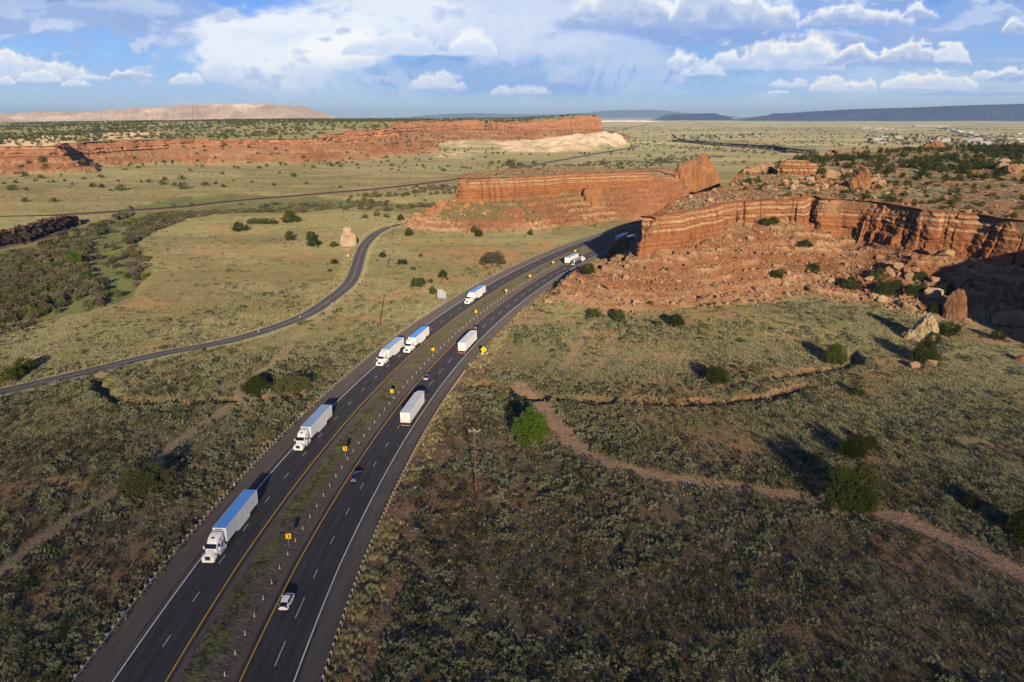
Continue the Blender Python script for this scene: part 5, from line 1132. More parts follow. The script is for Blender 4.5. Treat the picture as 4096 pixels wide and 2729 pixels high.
def sample(n, r0, r1, az=35.5):
    a = np.radians(rng.uniform(-az, az, n)); r = np.sqrt(rng.uniform(r0 * r0, r1 * r1, n)); return r * np.sin(a), r * np.cos(a)
def keep(x, y, dens_fn, n_area):
    z, I = ground(x, y, True); p = dens_fn(x, y, z, I); m = rng.uniform(0, 1, len(x)) < p; return x[m], y[m], z[m], {k: v[m] for k, v in I.items()}
def off_road(I, pad=0.0):
    return ((np.abs(I['u'] - 5.4) > 18.6 + pad) & (I['front'] > 4.4 + pad) & (I['dirt'] > 2.4 + pad * .5) & (I['rail'] > 8) & (I['track'] > 1.7) & (I['arroyo'] > 1.8))
AR = lambda r0, r1, az=35.5: math.radians(az) * (r1 * r1 - r0 * r0)
# sagebrush
def d_sage(x, y, z, I):
    u = I['u']; n = fbm(x / 24, y / 24, 4, 500); side = np.where(u > 0, np.exp(-np.maximum(u - 27, 0) / 48), np.exp(-np.maximum(-u - 14, 0) / 20) * .85)
    p = side * 1.25 * sstep(n, .34, .50) + .30 * sstep(n, .56, .66) + .25 * (1 - sstep(np.abs(I['arroyo'] - 5), 2, 12))
    gx, gy = P(2330, 1640); p = p + .9 * np.exp(-(((x - gx) / 26) ** 2 + ((y - gy) / 16) ** 2)) * sstep(n, .40, .56)
    p = p * (1 - .75 * sstep(I['r'], 250, 430)); p = p * off_road(I, .3) * (I['kind'] == 0) * (I['wash'] > 2)
    return np.clip(p * 1.05 * np.where((u > 21) & (u < 31), .10 + .9 * sstep(fbm(x / 9, y / 9, 3, 505), .5, .62) * (u > 25), 1), 0, 1) * .52
n = int(AR(72, 430, 42) * .62); x, y = sample(n, 72, 430, 42); x, y, z, I = keep(x, y, d_sage, 0)
scatter('sagebrush', 'grey-green sagebrush over the slopes on both sides of the highway', c_sage, np.c_[x, y, z - .05], rng.uniform(1.0, 2.5, len(x)) ** 1.1); n_s = len(x)
# low brown brush
def d_br(x, y, z, I):
    n = fbm(x / 18, y / 18, 4, 510); near = 1 - sstep(I['r'], 150, 290); left = (I['u'] < 0)
    p = near * (.35 + .65 * sstep(n, .35, .55)) + .16 * sstep(n, .55, .68) + left * .55 * (1 - sstep(I['r'], 170, 330)) * sstep(n, .4, .55)
    sg = np.where(I['u'] > 0, np.exp(-np.maximum(I['u'] - 27, 0) / 48), 0) * sstep(fbm(x / 24, y / 24, 4, 500), .34, .50); p = p * (1 - .75 * sg)
    return np.clip(p * off_road(I, .2) * (I['kind'] == 0) * (I['wash'] > 1), 0, 1) * .55
n = int(AR(72, 400, 42) * .95); x, y = sample(n, 72, 400, 42); x, y, z, I = keep(x, y, d_br, 0)
scatter('brush', 'low brown and olive brush covering the near ground', c_brush, np.c_[x, y, z - .04], rng.uniform(.7, 1.7, len(x))); n_b = len(x)
# bunch grass
def d_gr(x, y, z, I):
    n = fbm(x / 22, y / 22, 4, 520); right = sstep(x, -10, 30) * sstep(I['r'], 150, 200)
    p = .35 + .6 * right * sstep(n, .33, .5) + .3 * sstep(n, .5, .6)
    red = sstep(fbm(x / 26, y / 26, 5, 110), .60, .68); p = p * (1 - .8 * red)
    return np.clip(p * off_road(I, .0) * ((I['kind'] == 0)) * (I['arroyo'] > 2.2), 0, 1) * (1 - .5 * sstep(I['r'], 260, 400)) * np.where((x > -5) & (I['r'] > 160), 1, .75)
n = int(AR(74, 400, 42) * 1.5); x, y = sample(n, 74, 400, 42); x, y, z, I = keep(x, y, d_gr, 0)
scatter('bunch_grass', 'pale bunch grass across the open ground', c_grass, np.c_[x, y, z - .03], np.c_[rng.uniform(.4, .85, len(x)), rng.uniform(.4, .85, len(x)), rng.uniform(.35, .75, len(x))], tilt=.12); n_g = len(x)
# straw coloured grass along the shoulders and the side road
S = rng.uniform(-20, 420, 3800); U = np.where(rng.uniform(0, 1, 3800) < .7, rng.normal(25.2, 1.5, 3800), rng.normal(-15.2, 1.0, 3800)); U = np.where(U > 0, np.maximum(U, 23.4), np.minimum(U, -14)); x, y = hw_pt(S, U)
m = (fbm(x / 6, y / 6, 3, 530) > .46) & (x < 70); x, y = x[m], y[m]
k = rng.integers(0, len(frontage) - 3, 2600); fx = frontage[k]; d = frontage[k + 1] - fx; L = np.hypot(*d.T); off = rng.uniform(4.8, 6.6, len(k)) * 1.0; x2 = fx[:, 0] - d[:, 1] / L * off + rng.uniform(-2, 2, len(k)); y2 = fx[:, 1] + d[:, 0] / L * off + rng.uniform(-2, 2, len(k))
x = np.r_[x, x2]; y = np.r_[y, y2]; z, I = ground(x, y, True); m = (I['front'] > 4.3) & (np.abs(I['u'] - 5.4) > 17.8); x, y, z = x[m], y[m], z[m]
scatter('roadside_grass', 'straw-coloured grass clumps fringing the roads', c_straw, np.c_[x, y, z - .03], rng.uniform(.6, 1.15, len(x)), tilt=.15)
S = rng.uniform(-25, 420, 2600); U = rng.normal(3.9, 1.0, 2600); x, y = hw_pt(S, U); m = (fbm(x / 7, y / 7, 3, 121) > .40); x, y = x[m], y[m]; z = ground(x, y)
scatter('median_weeds', 'low green weeds in the strip between the carriageways', c_green, np.c_[x, y, z - .03], rng.uniform(.35, .8, len(x)))
# shrubs farther off
def d_mid(x, y, z, I):
    n = fbm(x / 60, y / 40, 4, 540); k = I['kind']
    p = .75 * sstep(n, .46, .62) + .16; p = p * np.where(k == 0, 1, 0) + (k == 1) * 1.2 + (k == 2) * 1.5 + (k == 3) * .8 + (k == 10) * 2.2 + (k == 11) * 1.8
    return np.clip(p * off_road(I, 1) * (I['wash'] > 0) * (I['slick'] > 0), 0, 1)
n = int(AR(280, 1300) * .016); x, y = sample(n, 280, 1300); x, y, z, I = keep(x, y, d_mid, 0)
scatter('scrub', 'scattered low scrub on slopes, mesa tops and meadow', c_brush, np.c_[x, y, z - .08], rng.uniform(.7, 1.9, len(x))); n_m = len(x)
a, b = len(x), 0
x, y = sample(52000, 300, 900); x, y, z, I = keep(x, y, lambda x, y, z, I: np.clip(((I['kind'] == 10) * .85 + (I['kind'] == 11) * .5 + (I['kind'] == 2) * .55 + (I['kind'] == 1) * .34), 0, 1) * off_road(I, 1), 0)
scatter('scrub', 'grey-green tufts on the rocky slopes and mesa tops', c_sage, np.c_[x, y, z - .08], rng.uniform(.6, 1.5, len(x)))
# distant juniper woodland
def d_woods(x, y, z, I):
    k = I['kind']; n = fbm(x / 160, y / 160, 4, 550)
    return np.clip((k == 12) * (.25 + .75 * sstep(n, .36, .58)) * sstep(-I['mesd'], 8, 40) + (k == 3) * .22 + (k == 0) * .02 * (I['slick'] > 0), 0, 1) * off_road(I, 5)
n = int(AR(1300, 4600, 34) * .0028); x, y = sample(n, 1300, 4600, 34); x, y, z, I = keep(x, y, d_woods, 0)
scatter('juniper_woodland', 'small dark junipers dotting the top of the distant mesa', c_farj, np.c_[x, y, z - .2], np.c_[rng.uniform(4.0, 9.5, len(x)), rng.uniform(4.0, 9.5, len(x)), rng.uniform(3.6, 6.5, len(x))]); n_w = len(x)
# bushes in bands over the plain
def d_band(x, y, z, I):
    b1 = D(x, y, [P(*v1(*q)) for q in [(1200, 800), (1500, 792), (1900, 775), (2354, 790)]], 60); b2 = D(x, y, [P(*v2(*q)) for q in [(0, 700), (200, 690), (400, 640), (600, 600), (840, 590)]], 80)
    b3 = D(x, y, [P(*v2(*q)) for q in [(0, 740), (250, 735), (560, 735), (640, 690)]], 80); b4 = D(x, y, [P(*v2(*q)) for q in [(1250, 448), (1500, 452), (1800, 440), (2050, 420), (2354, 415)]], 200); b5 = D(x, y, [P(*v3(*q)) for q in [(0, 400), (120, 380), (300, 350), (500, 335)]], 200)
    b6 = D(x, y, [P(*v3(*q)) for q in [(100, 262), (250, 268), (400, 285), (620, 300), (800, 310)]], 200)
    b7 = D(x, y, [P(*v2(*q)) for q in [(500, 660), (700, 640), (830, 625)]], 80)
    p = (b1 < 16) * .5 + (b2 < 26) * .6 + (b3 < 16) * .6 + (b4 < 40) * .25 + (b5 < 35) * .22 + (b6 < 60) * .10 + (b7 < 14) * .6
    return np.clip(p * sstep(fbm(x / 30, y / 30, 3, 560), .35, .5) * off_road(I, 2) * (I['kind'] == 0), 0, 1)
n = int(AR(480, 2600, 34) * .028); x, y = sample(n, 480, 2600, 34); x, y, z, I = keep(x, y, d_band, 0)
scatter('brush_band', 'dark bands of brush following the wash across the plain', c_will, np.c_[x, y, z - .2], rng.uniform(2.6, 5.5, len(x)))
# thicket in the green wash
def d_th(x, y, z, I):
    n = fbm(x / 20, y / 20, 3, 570); gap = sstep(I['washline'], 7, 13)
    a = (I['wash'] < -2.5) * gap * sstep(n, .30, .42); px, py = P(600, 1010); q = np.exp(-(((x - px) / 45) ** 2 + ((y - py) / 60) ** 2))
    return np.clip(a * (1 - .72 * q) + (I['wash'] < -2) * .06, 0, 1)
n = int(AR(250, 760, 42) * .11); x, y = sample(n, 250, 760, 42); x, y, z, I = keep(x, y, d_th, 0)
scatter('riverside_thicket', 'dense grey-brown and green thicket filling the wash at left', c_will, np.c_[x, y, z - .25], np.c_[rng.uniform(3.2, 6.4, (len(x), 2)), rng.uniform(3.2, 5.6, len(x))]); n_t = len(x)
# rubble
KX, KY, _ = hit(3330, 745)
def d_rk(x, y, z, I):
    k = I['kind']; lg = 1 - .8 * sstep(I['fr'], .76, .82) * (I['kind'] < 3); n = fbm(x / 16, y / 16, 4, 580); left = (1 - sstep(x, -60, -10))
    return np.clip((k == 1) * (.25 + .75 * sstep(n, .34, .5)) + (k == 2) * (.08 + .75 * left * sstep(n, .4, .52)) + (k == 10) * (.12 * sstep(n, .45, .6) + .35 * sstep(I['mesd'], -30, -4) + .9 * np.exp(-((x - KX) ** 2 + (y - KY) ** 2) / 900)) + (I['mesd'] > -30) * 0, 0, 1) * (np.abs(I['u'] - 5.4) > 19.5) * (I['front'] > 5) * lg
n = int(AR(255, 720) * .42); x, y = sample(n, 255, 720); x, y, z, I = keep(x, y, d_rk, 0)
sz = .7 + 1.15 * rng.pareto(3.4, len(x)); sz = np.minimum(sz, 3.6) * np.where(I['kind'] == 2, 1.2, 1) * (1 + .9 * np.exp(-((x - KX) ** 2 + (y - KY) ** 2) / 900)); n_r = len(x)
scatter('rubble', 'broken sandstone rubble strewn down the talus slopes', c_rock, np.c_[x, y, z + sz * .08], sz, tilt=.5)
x, y = sample(110000, 255, 440, 35); x, y, z, I = keep(x, y, lambda x, y, z, I: (I['kind'] == 1) * .8 * sstep(fbm(x / 9, y / 9, 3, 585), .42, .55), 0)
scatter('rubble', 'small stones covering the near rubble slope', c_rock, np.c_[x, y, z + .04], rng.uniform(.25, .75, len(x)), tilt=.6)
x, y = sample(60000, 1300, 3100, 34); x, y, z, I = keep(x, y, lambda x, y, z, I: (I['kind'] == 3) * .22, 0)
scatter('rubble', 'fallen blocks below the distant red cliff', c_rock, np.c_[x, y, z], rng.uniform(2.0, 6.5, len(x)), tilt=.5)
# lava blocks along the dark edge
pts = []
for i in range(len(lava_left.rim)):
    a = lava_left.rim[i]; b = lava_left.rim[(i + 1) % len(lava_left.rim)]
    if a[1] > P(0, 905)[1] + 40 or a[0] < P(-60, 900)[0] * 1.15: continue
    for k in range(9):
        t = rng.uniform(); o_ = rng.uniform(-1, 7); q = a * (1 - t) + b * t; d = b[:2] - a[:2]; L = np.hypot(*d) + 1e-6
        pts.append((q[0] + d[1] / L * o_ * -1, q[1] + d[0] / L * o_ * -1 * 1, rng.uniform(0, 1)))
pts = np.array(pts) if pts else np.zeros((0, 3))
if len(pts):
    z, I = ground(pts[:, 0], pts[:, 1], True); lo = np.where(lava_left.sd(pts[:, 0], pts[:, 1]) > 0, 1, .3)
    scatter('lava_blocks', 'heap of dark lava blocks along the edge above the wash', c_lava, np.c_[pts[:, 0], pts[:, 1], z + pts[:, 2] * 4 * lo], rng.uniform(1.6, 4.2, len(pts)), tilt=1.0)
print('scatter counts', n_s, n_b, n_g, n_m, n_w, n_t, n_r)

# ------------------------------------------------------------------ single plants
def juniper_at(x, y, w, h, seed, label, group=None, detail=1, mat='juniper', name='juniper_tree', lobes=None, cat='tree', style='juniper', gap=.0, blade=1.7, sink=.15, ls=None):
    r = empty(name, (x, y, gz(x, y) - sink)); tag(r, label, cat, group)
    n_c, per, l = ((60, 24, .055) if detail == 1 else (170, 100, .028) if detail == 3 else (95, 56, .042))
    c = leaf_cloud('crown', mat, seed, n_c, per, .5, 1.0, ls or l, style, gap, r, blade, lobes=lobes); c.scale = (w, w, h)
    tr = MB(); rr = random.Random(seed)
    tr.cyl((0, 0, -.05), (.0, 0, .5), .035, .022, 7)
    for k in range(5): a = rr.uniform(0, 6.28); tr.cyl((0, 0, .12 + k * .08), (.3 * math.cos(a), .3 * math.sin(a), .45 + k * .1), .016, .006, 5)
    t = tr.build('trunk', M['bark'], r); t.scale = (w, w, h); return r
def from_px(px, py, wpx, hpx=None, z=0.0):
    x, y, z = hit(px, py); d = math.hypot(math.hypot(x, y), H - z); return x, y, wpx / F * d, (hpx if hpx else wpx * .85) / F * d
named = [
 (3400, 2028, 175, 165, 3, 'largest dark juniper, twin-crowned, beside the sandy track', [(-.2, 0, .72), (.22, .02, .7)]), (3412, 1830, 94, 90, 3, 'dark juniper behind the largest one, with a smaller juniper touching it', [(0, 0, .85), (.2, .1, .6), (-.22, 0, .6)]), (3478, 1794, 52, 52, 2, 'small juniper touching the right side of a bigger one', None),
 (3885, 2030, 52, 46, 2, 'small bright juniper in a long shadow, right of the sandy track', None), (4092, 2150, 96, 96, 3, 'dark juniper cut by the right edge of the picture', None), (2858, 1528, 88, 62, 3, 'low wide juniper on red soil above the curved gully', None),
 (3338, 1452, 78, 72, 3, 'round juniper standing in the loop of the red gully', None), (3429, 1583, 43, 42, 2, 'single small juniper in the grass between gully and track', None), (3700, 1452, 90, 80, 3, 'juniper with red stones at its foot, below the lichen-streaked rock', None),
 (3990, 1358, 47, 36, 2, 'small round juniper near the shaded ledge at far right', None), (2705, 1304, 63, 46, 3, 'juniper at the very foot of the rubble, rightmost of four', None), (2475, 1286, 48, 48, 2, 'juniper at the foot of the rubble with leaning stones', None), (2378, 1273, 50, 40, 2, 'juniper at the left foot of the rubble slope', None),
 (2634, 1307, 32, 26, 2, 'smallest juniper along the foot of the rubble', None), (2358, 1093, 44, 38, 2, 'juniper beside the highway shoulder at the end of the cliff shadow', None),
 (3514, 1112, 66, 40, 2, 'juniper high among the big boulders', None), (3553, 1178, 88, 56, 3, 'widest dark juniper among the boulders', [(-.28, 0, .5), (0, .05, .6), (.27, -.05, .5)]), (3661, 1175, 66, 46, 2, 'juniper among boulders left of the brown standing rock', None), (3739, 1250, 48, 44, 2, 'juniper touching the left side of the brown standing rock', None),
 (3402, 1156, 60, 46, 2, 'juniper where the grassy hump meets the rubble', None), (3788, 1176, 48, 40, 2, 'juniper just behind the brown standing rock', None), (3686, 1124, 48, 34, 2, 'juniper above a red leaning boulder', None), (3875, 1148, 32, 28, 1, 'small juniper at the edge of the deep shadow', None), (3728, 1370, 58, 42, 2, 'juniper in front of the lichen-streaked rock', None), (3792, 1338, 72, 44, 2, 'juniper right of the lichen-streaked rock', None),
 (1026, 1571, 92, 66, 3, 'bright green juniper beside the left gully', None), (95, 1484, 66, 46, 2, 'dark shrub by the side road at the left edge, farther of two', None), (45, 1518, 72, 46, 2, 'dark shrub by the side road at the left edge, nearer of two', None),
 (1636, 944, 34, 32, 2, 'large round juniper in front of the pink ledges', None), (1914, 946, 31, 31, 2, 'round juniper below the pink ledges, right of a pair', None), (1896, 930, 25, 25, 2, 'round juniper below the pink ledges, left of a pair', None), (2123, 941, 20, 24, 2, 'dark upright juniper at the right end of the pink ledges', None),
 (1772, 1111, 33, 31, 2, 'round juniper on red soil above the stepped sign', None), (1789, 1121, 12, 14, 1, 'tiny juniper tucked against a round one on red soil', None), (1723, 1132, 20, 20, 1, 'neat oval juniper between a pair and a round one', None), (1675, 1147, 56, 40, 2, 'double juniper left of the oval one', [(-.2, 0, .75), (.2, .05, .7)]),
 (1653, 1080, 20, 15, 1, 'small low juniper right of the middle utility pole', None), (1683, 1028, 16, 17, 1, 'small pointed juniper in the meadow', None), (1610, 1058, 36, 25, 2, 'pair-like low juniper beside the middle utility pole', [(-.2, 0, .7), (.25, -.1, .6)]), (1531, 1028, 28, 19, 2, 'juniper between side road and the thin pole', None),
 (1336, 1055, 26, 18, 2, 'juniper left of the white-backed diamond sign', None), (1317, 1087, 18, 13, 1, 'small juniper below the diamond sign', None), (1336, 987, 34, 20, 2, 'low juniper touching the pale standing rock', None), (1731, 1176, 27, 30, 2, 'thin leafy shrub at the left of the stepped sign', None),
 (1460, 874, 24, 20, 1, 'juniper in the meadow beyond the side road, leftmost of four', None), (1507, 864, 26, 18, 1, 'juniper in the meadow beyond the side road, second of four', None), (1547, 869, 26, 18, 1, 'juniper in the meadow beyond the side road, third of four', None), (1603, 881, 26, 22, 2, 'juniper where the red foot slope begins', None),
 (957, 926, 50, 36, 2, 'dark juniper on a red patch in the left meadow', None), (1160, 890, 62, 44, 2, 'large ragged juniper at the right of the meadow row', None), (1050, 896, 104, 26, 2, 'long low row of juniper scrub in the left meadow', [(-.35, 0, .35), (-.1, .05, .35), (.15, 0, .35), (.36, .04, .3)]),
 (1246, 960, 38, 34, 2, 'juniper of a touching pair, farther one', None), (1257, 985, 48, 34, 2, 'juniper of a touching pair, nearer one', None), (1160, 962, 32, 38, 2, 'tall narrow juniper left of the pair', None), (2950, 872, 26, 22, 2, 'juniper on the ledge inside the cliff corner', None), (3230, 880, 32, 30, 2, 'juniper at the cliff foot below the dark cleft', None), (3095, 896, 34, 28, 2, 'juniper at the cliff foot left of the dark cleft', None),
 (3060, 905, 46, 26, 2, 'spreading juniper at the top of the rubble', None), (3222, 990, 42, 30, 2, 'juniper halfway up the rubble', None), (3110, 1112, 44, 34, 2, 'juniper on the pale ledge of the rubble', None), (3255, 1090, 46, 36, 2, 'juniper on the rubble right of the pale ledge', None), (3680, 960, 36, 28, 2, 'juniper under the darkest cliff hollow', None), (3455, 945, 26, 36, 2, 'thin juniper against the cliff foot', None)]
for i, (px, py, wp, hp, dt, lab, lob) in enumerate(named):
    x, y, w, h = from_px(px, py, wp, hp); juniper_at(x, y, w * .98, h * .98, 600 + i, lab, None, dt, lobes=lob)
x, y, w, h = from_px(2122, 1772, 136, 134); juniper_at(x, y, w * 1.06, h * 1.06, 590, 'single bright green leafy tree at the head of the sandy track', None, 3, 'bright', 'leafy_tree', style='tree', gap=.03, blade=1.2, ls=.034, lobes=[(0, 0, .78), (.16, .1, .6), (-.18, -.05, .62), (.05, -.15, .7), (-.05, .1, .9)])
x, y, w, h = from_px(1971, 1060, 92, 56); juniper_at(x, y, w, h, 591, 'large bare brown shrub beyond the left guardrail', None, 2, 'willow', 'bare_shrub', style='dome', cat='shrub', blade=4.0, ls=.026)
x, y, w, h = from_px(1173, 1571, 115, 72); juniper_at(x, y, w, h, 592, 'wide dark olive shrub beside the bright green juniper', None, 3, 'dark', 'large_shrub', style='dome', cat='shrub', lobes=[(-.2, 0, .7), (.2, .05, .7)])
x, y, w, h = from_px(590, 1955, 165, 105); juniper_at(x, y, w, h, 593, 'broad dark green shrub mass left of the white semi-trailer truck', None, 3, 'dark', 'large_shrub', style='dome', cat='shrub', lobes=[(-.25, 0, .6), (.2, .1, .65), (0, -.2, .5)])
x, y, w, h = from_px(305, 1058, 45, 36); juniper_at(x, y, w, h * 1.3, 594, 'bright olive round tree standing alone in the wash thicket', None, 2, 'bright', 'round_tree', style='juniper', cat='tree')
# junipers of the plain and mesa tops: copies of three shapes
jp = []
for k in range(4):
    r = empty('juniper_tree', (0, 0, 0)); tag(r, 'x', 'tree'); c = leaf_cloud('crown', 'juniper', 700 + k, 60, 20, .5, .82, .062, 'juniper', 0, r, 1.5, lobes=[(0, 0, 1), (.22, -.1 + .1 * k, .62)] if k else None)
    MB().cyl((0, 0, -.1), (0, 0, .4), .04, .02, 6).build('trunk', M['bark'], r); jp.append([r, False])
def put(x, y, w, h, label, group):
    e = jp[rng.integers(4)]; r = e[0] if not e[1] else dup(e[0]); e[1] = True
    r.location = (x, y, gz(x, y) - .15); r.scale = (w, w, h); r.rotation_euler = (0, 0, rng.uniform(0, 6.28)); r['label'] = label; r['group'] = group
plainj = [(85,690,45),(180,692,25),(105,645,25),(165,600,40),(240,630,20),(270,610,30),(325,640,15),(360,640,22),(435,632,20),(558,620,22),(678,608,30),(488,655,18),(630,670,35),(685,675,35),(820,692,55),(745,697,20),(795,632,18),(950,640,20),(1000,640,30),
 (1112,622,28),(1215,618,35),(1090,655,40),(1240,685,60),(1175,660,30),(1380,660,35),(1450,650,22),(1500,672,30),(1495,585,22),(1600,545,22),(1745,545,25),(1795,530,22),(1925,525,22),(2105,540,25),(2230,530,22),(1970,600,35),(1880,580,20),(195,520,22),(305,545,40),
 (545,515,40),(650,515,18),(865,530,18),(280,490,50),(355,770,35),(170,770,35),(2290,675,22),(2265,515,20),(30,650,20),(140,540,25),(410,590,14),(1160,500,20),(790,512,16),(1045,520,14),(905,472,18),(1570,630,16),(1690,640,20),(1840,660,26),(2060,650,20),(1330,500,20),(1500,498,20),(2040,480,22)]
for (a, b, w_) in plainj:
    x, y, w, h = from_px(*v1(a, b), w_ / 1.6814 * 1.15); put(x, y, w, h * .9, 'dark juniper on the open plain between railway and distant red cliff', 'junipers on the plain below the distant cliff')
for (a, b, w_) in [(610, 400, 18), (820, 385, 16), (1100, 465, 20), (1440, 470, 16), (800, 375, 18), (830, 450, 20), (700, 360, 14), (140, 425, 16), (215, 440, 22), (230, 462, 20), (375, 480, 14), (440, 470, 12), (500, 455, 14), (540, 460, 16), (590, 350, 14), (1120, 430, 30), (1250, 440, 60), (1310, 445, 40), (1410, 430, 30), (90, 430, 26), (45, 445, 24), (725, 462, 14), (950, 462, 22), (980, 463, 18)]:
    x, y, w, h = from_px(*v2(a, b), w_ / 1.6814 * 1.15); put(x, y, w, h * .8, 'dark juniper on the plain near the white slickrock and the railway', 'junipers on the plain near the white slickrock')
cnt = 0; tries = 0
X_, Y_ = sample(11000, 380, 1150, 34); Zz, I_ = ground(X_, Y_, True); pr = ((I_['kind'] == 10) & (I_['mesd'] < -6)) * (.55 + .3 * sstep(I_['r'], 550, 800)) * (.35 + .9 * sstep(fbm(X_ / 60, Y_ / 60, 3, 590), .35, .6)); okm = rng.uniform(0, 1, len(X_)) < pr
order = np.argsort(np.hypot(X_[okm], Y_[okm])); xs, ys = X_[okm][order], Y_[okm][order]; zs = Zz[okm][order]
for k in range(min(150, len(xs))): put(xs[k], ys[k], rng.uniform(2.2, 4.6), rng.uniform(2.0, 3.8), 'dark juniper on the flat top of the right-hand mesa', 'junipers on top of the right-hand mesa')
if len(xs) > 150: scatter('juniper_woodland', 'farther junipers on the top of the right-hand mesa', c_jun, np.c_[xs[150:], ys[150:], zs[150:] - .15], rng.uniform(2.6, 5.4, len(xs) - 150))
x, y = sample(9000, 300, 700, 34); z, I = ground(x, y, True); m = ((I['kind'] == 1) & (rng.uniform(0, 1, len(x)) < .035)) | ((I['kind'] == 2) & (rng.uniform(0, 1, len(x)) < .02)) | ((I['kind'] == 11) & (rng.uniform(0, 1, len(x)) < .03)); m &= np.abs(I['u'] - 5.4) > 22; q = np.where(m)[0][:60]
for k in q: put(x[k], y[k], rng.uniform(1.2, 2.8), rng.uniform(1.0, 2.2), 'small juniper bush growing on the red rubble slopes', 'small junipers on the rubble slopes')
# ------------------------------------------------------------------ standing rocks
def standing_rock(name, prof, depth, mat, seed, loc, rz=0.0, rough=1.0, label='', cat='rock', group=None, n=44, taper=.62, scale_n=.22, kind=None):
    """prof: (x across, foot z, top z) stations in metres; depth: half thickness"""
    prof = np.array(prof, float); xs = np.linspace(prof[0, 0], prof[-1, 0], n); z0 = np.interp(xs, prof[:, 0], prof[:, 1]); z1 = np.interp(xs, prof[:, 0], prof[:, 2])
    W = prof[-1, 0] - prof[0, 0]; k = 40; V = []
    for i, x in enumerate(xs):
        e = min(1, 6 * min(x - prof[0, 0], prof[-1, 0] - x) / W + .02); hd = depth * (e ** .5)
        for j in range(k):
            a = 2 * math.pi * j / k; c, s_ = math.cos(a), math.sin(a)
            cy = math.copysign(abs(c) ** .55, c); cz = math.copysign(abs(s_) ** .55, s_)
            zz = z0[i] + (z1[i] - z0[i]) * (.5 + .5 * cz); f = (zz - z0[i]) / max(z1[i] - z0[i], .1)
            V.append([x, cy * hd * (1 - (1 - taper) * f), zz])
    V = np.array(V); out = V.copy(); S = scale_n
    for i, p in enumerate(V):
        q = Vector((p[0] * S + seed * 7.3, p[1] * S, p[2] * S * .7))
        d = mnoise.noise_vector(q) * 1.6 + mnoise.noise_vector(q * 2.3) * .8 + mnoise.noise_vector(q * 5.1) * .45 + mnoise.noise_vector(q * 11) * .22
        out[i] += np.array([d.x, d.y, d.z * .6]) * rough
    i = np.arange(n - 1)[:, None] * k; j = np.arange(k)[None, :]; j2 = (j + 1) % k
    Q = np.stack([i + j, i + j2, i + k + j2, i + k + j], -1).reshape(-1, 4)
    V2 = np.vstack([out, out[:k].mean(0), out[-k:].mean(0)]); a = len(out)
    T = np.array([(a, (q + 1) % k, q) for q in range(k)] + [(a + 1, (n - 1) * k + q, (n - 1) * k + (q + 1) % k) for q in range(k)])
    o = mesh_np(name, V2, [Q, T], mat, attrs={'hz': ('FLOAT', (V2[:, 2] - V2[:, 2].max()).astype(np.float32))}); o.location = loc; o.rotation_euler = (0, 0, rz)
    if kind: o['kind'] = kind; o['label'] = label
    else: tag(o, label, cat, group)
    return o
def solid_mat(name, a, b, c, scale, crack=.5, lichen=None):
    t = new_mat(name); pos = t.new('ShaderNodeTexCoord').outputs['Object']
    n = t.noise(pos, .16 / scale, 6, .65); col = t.ramp(n, [(.3, a), (.5, b), (.7, c)])
    p = t.xyz(pos); st = t.noise(t.comb(t.m('MULTIPLY', p[0], .5 / scale), t.m('MULTIPLY', p[1], .5 / scale), t.m('MULTIPLY', p[2], .07 / scale)), 1, 5, .7)
    col = t.mix(t.ss(st, .54, .72, 0, .6), col, tuple(q * .45 for q in a))
    if lichen: col = t.mix(t.ss(t.noise(pos, .35 / scale, 5, .6), .47, .56), col, lichen[0]); col = t.mix(t.ss(st, .5, .58, 0, .8), col, lichen[1])
    f = t.lin(t.noise(pos, 1.5 / scale, 6, .7), .3, .7, .72, 1.25); col = t.mix(1.0, col, t.comb(f, f, f), 'MULTIPLY')
    v = t.new('ShaderNodeTexVoronoi', feature='DISTANCE_TO_EDGE'); t.put(v.inputs['Vector'], pos); v.inputs['Scale'].default_value = .30 / scale
    h = t.m('ADD', t.m('MULTIPLY', t.ss(v.outputs[0], 0, .06), crack * scale), t.m('MULTIPLY', t.noise(pos, 1.0 / scale, 7, .72), 1.1 * scale))
    return finish(t, col, .92, .08, t.bump(h, .8, 1.0))
m_tower = solid_mat('orange_massive_sandstone', (.24, .105, .046), (.33, .160, .072), (.40, .21, .10), 1.6)
m_brown = solid_mat('brown_sandstone', (.13, .062, .036), (.22, .110, .060), (.29, .155, .085), .7)
m_palerock = solid_mat('pale_weathered_sandstone', (.32, .22, .14), (.46, .34, .24), (.54, .43, .32), .8)
m_lichen = solid_mat('lichen_streaked_sandstone', (.24, .14, .085), (.32, .21, .14), (.38, .27, .19), .6, lichen=((.42, .38, .29), (.40, .33, .10)))
m_ledge = cliff_material('ledge_rock', lo=(.28, .13, .075), mid=(.40, .22, .13), hi=(.52, .34, .22), cream=(.6, .45, .3), bands=[])
tw = P(2790, 776, 9); ty = 742; tx = (2790 - 2048) / F * (ty * math.cos(PIT) + (H - 25) * math.sin(PIT))
standing_rock('rock_tower', [(-20, 12, 30), (-19, 9, 36.5), (-14, 7, 38.5), (-6, 5, 42), (0, 4, 45), (4, 3, 47), (7.5, 3, 46.5), (8.5, 2, 41), (12, 2, 37), (16, 2, 33.5), (18.5, 2, 28), (20.5, 2, 20), (22.5, 2, 12)], 9.5, m_tower, 3, (tx, ty, 0), math.radians(-14), 1.5,
              'tall orange rock tower rising at the right end of the middle butte', 'rock tower', n=60, taper=.72, scale_n=.13, kind='structure')
bx, by = P(2368, 876, 1)
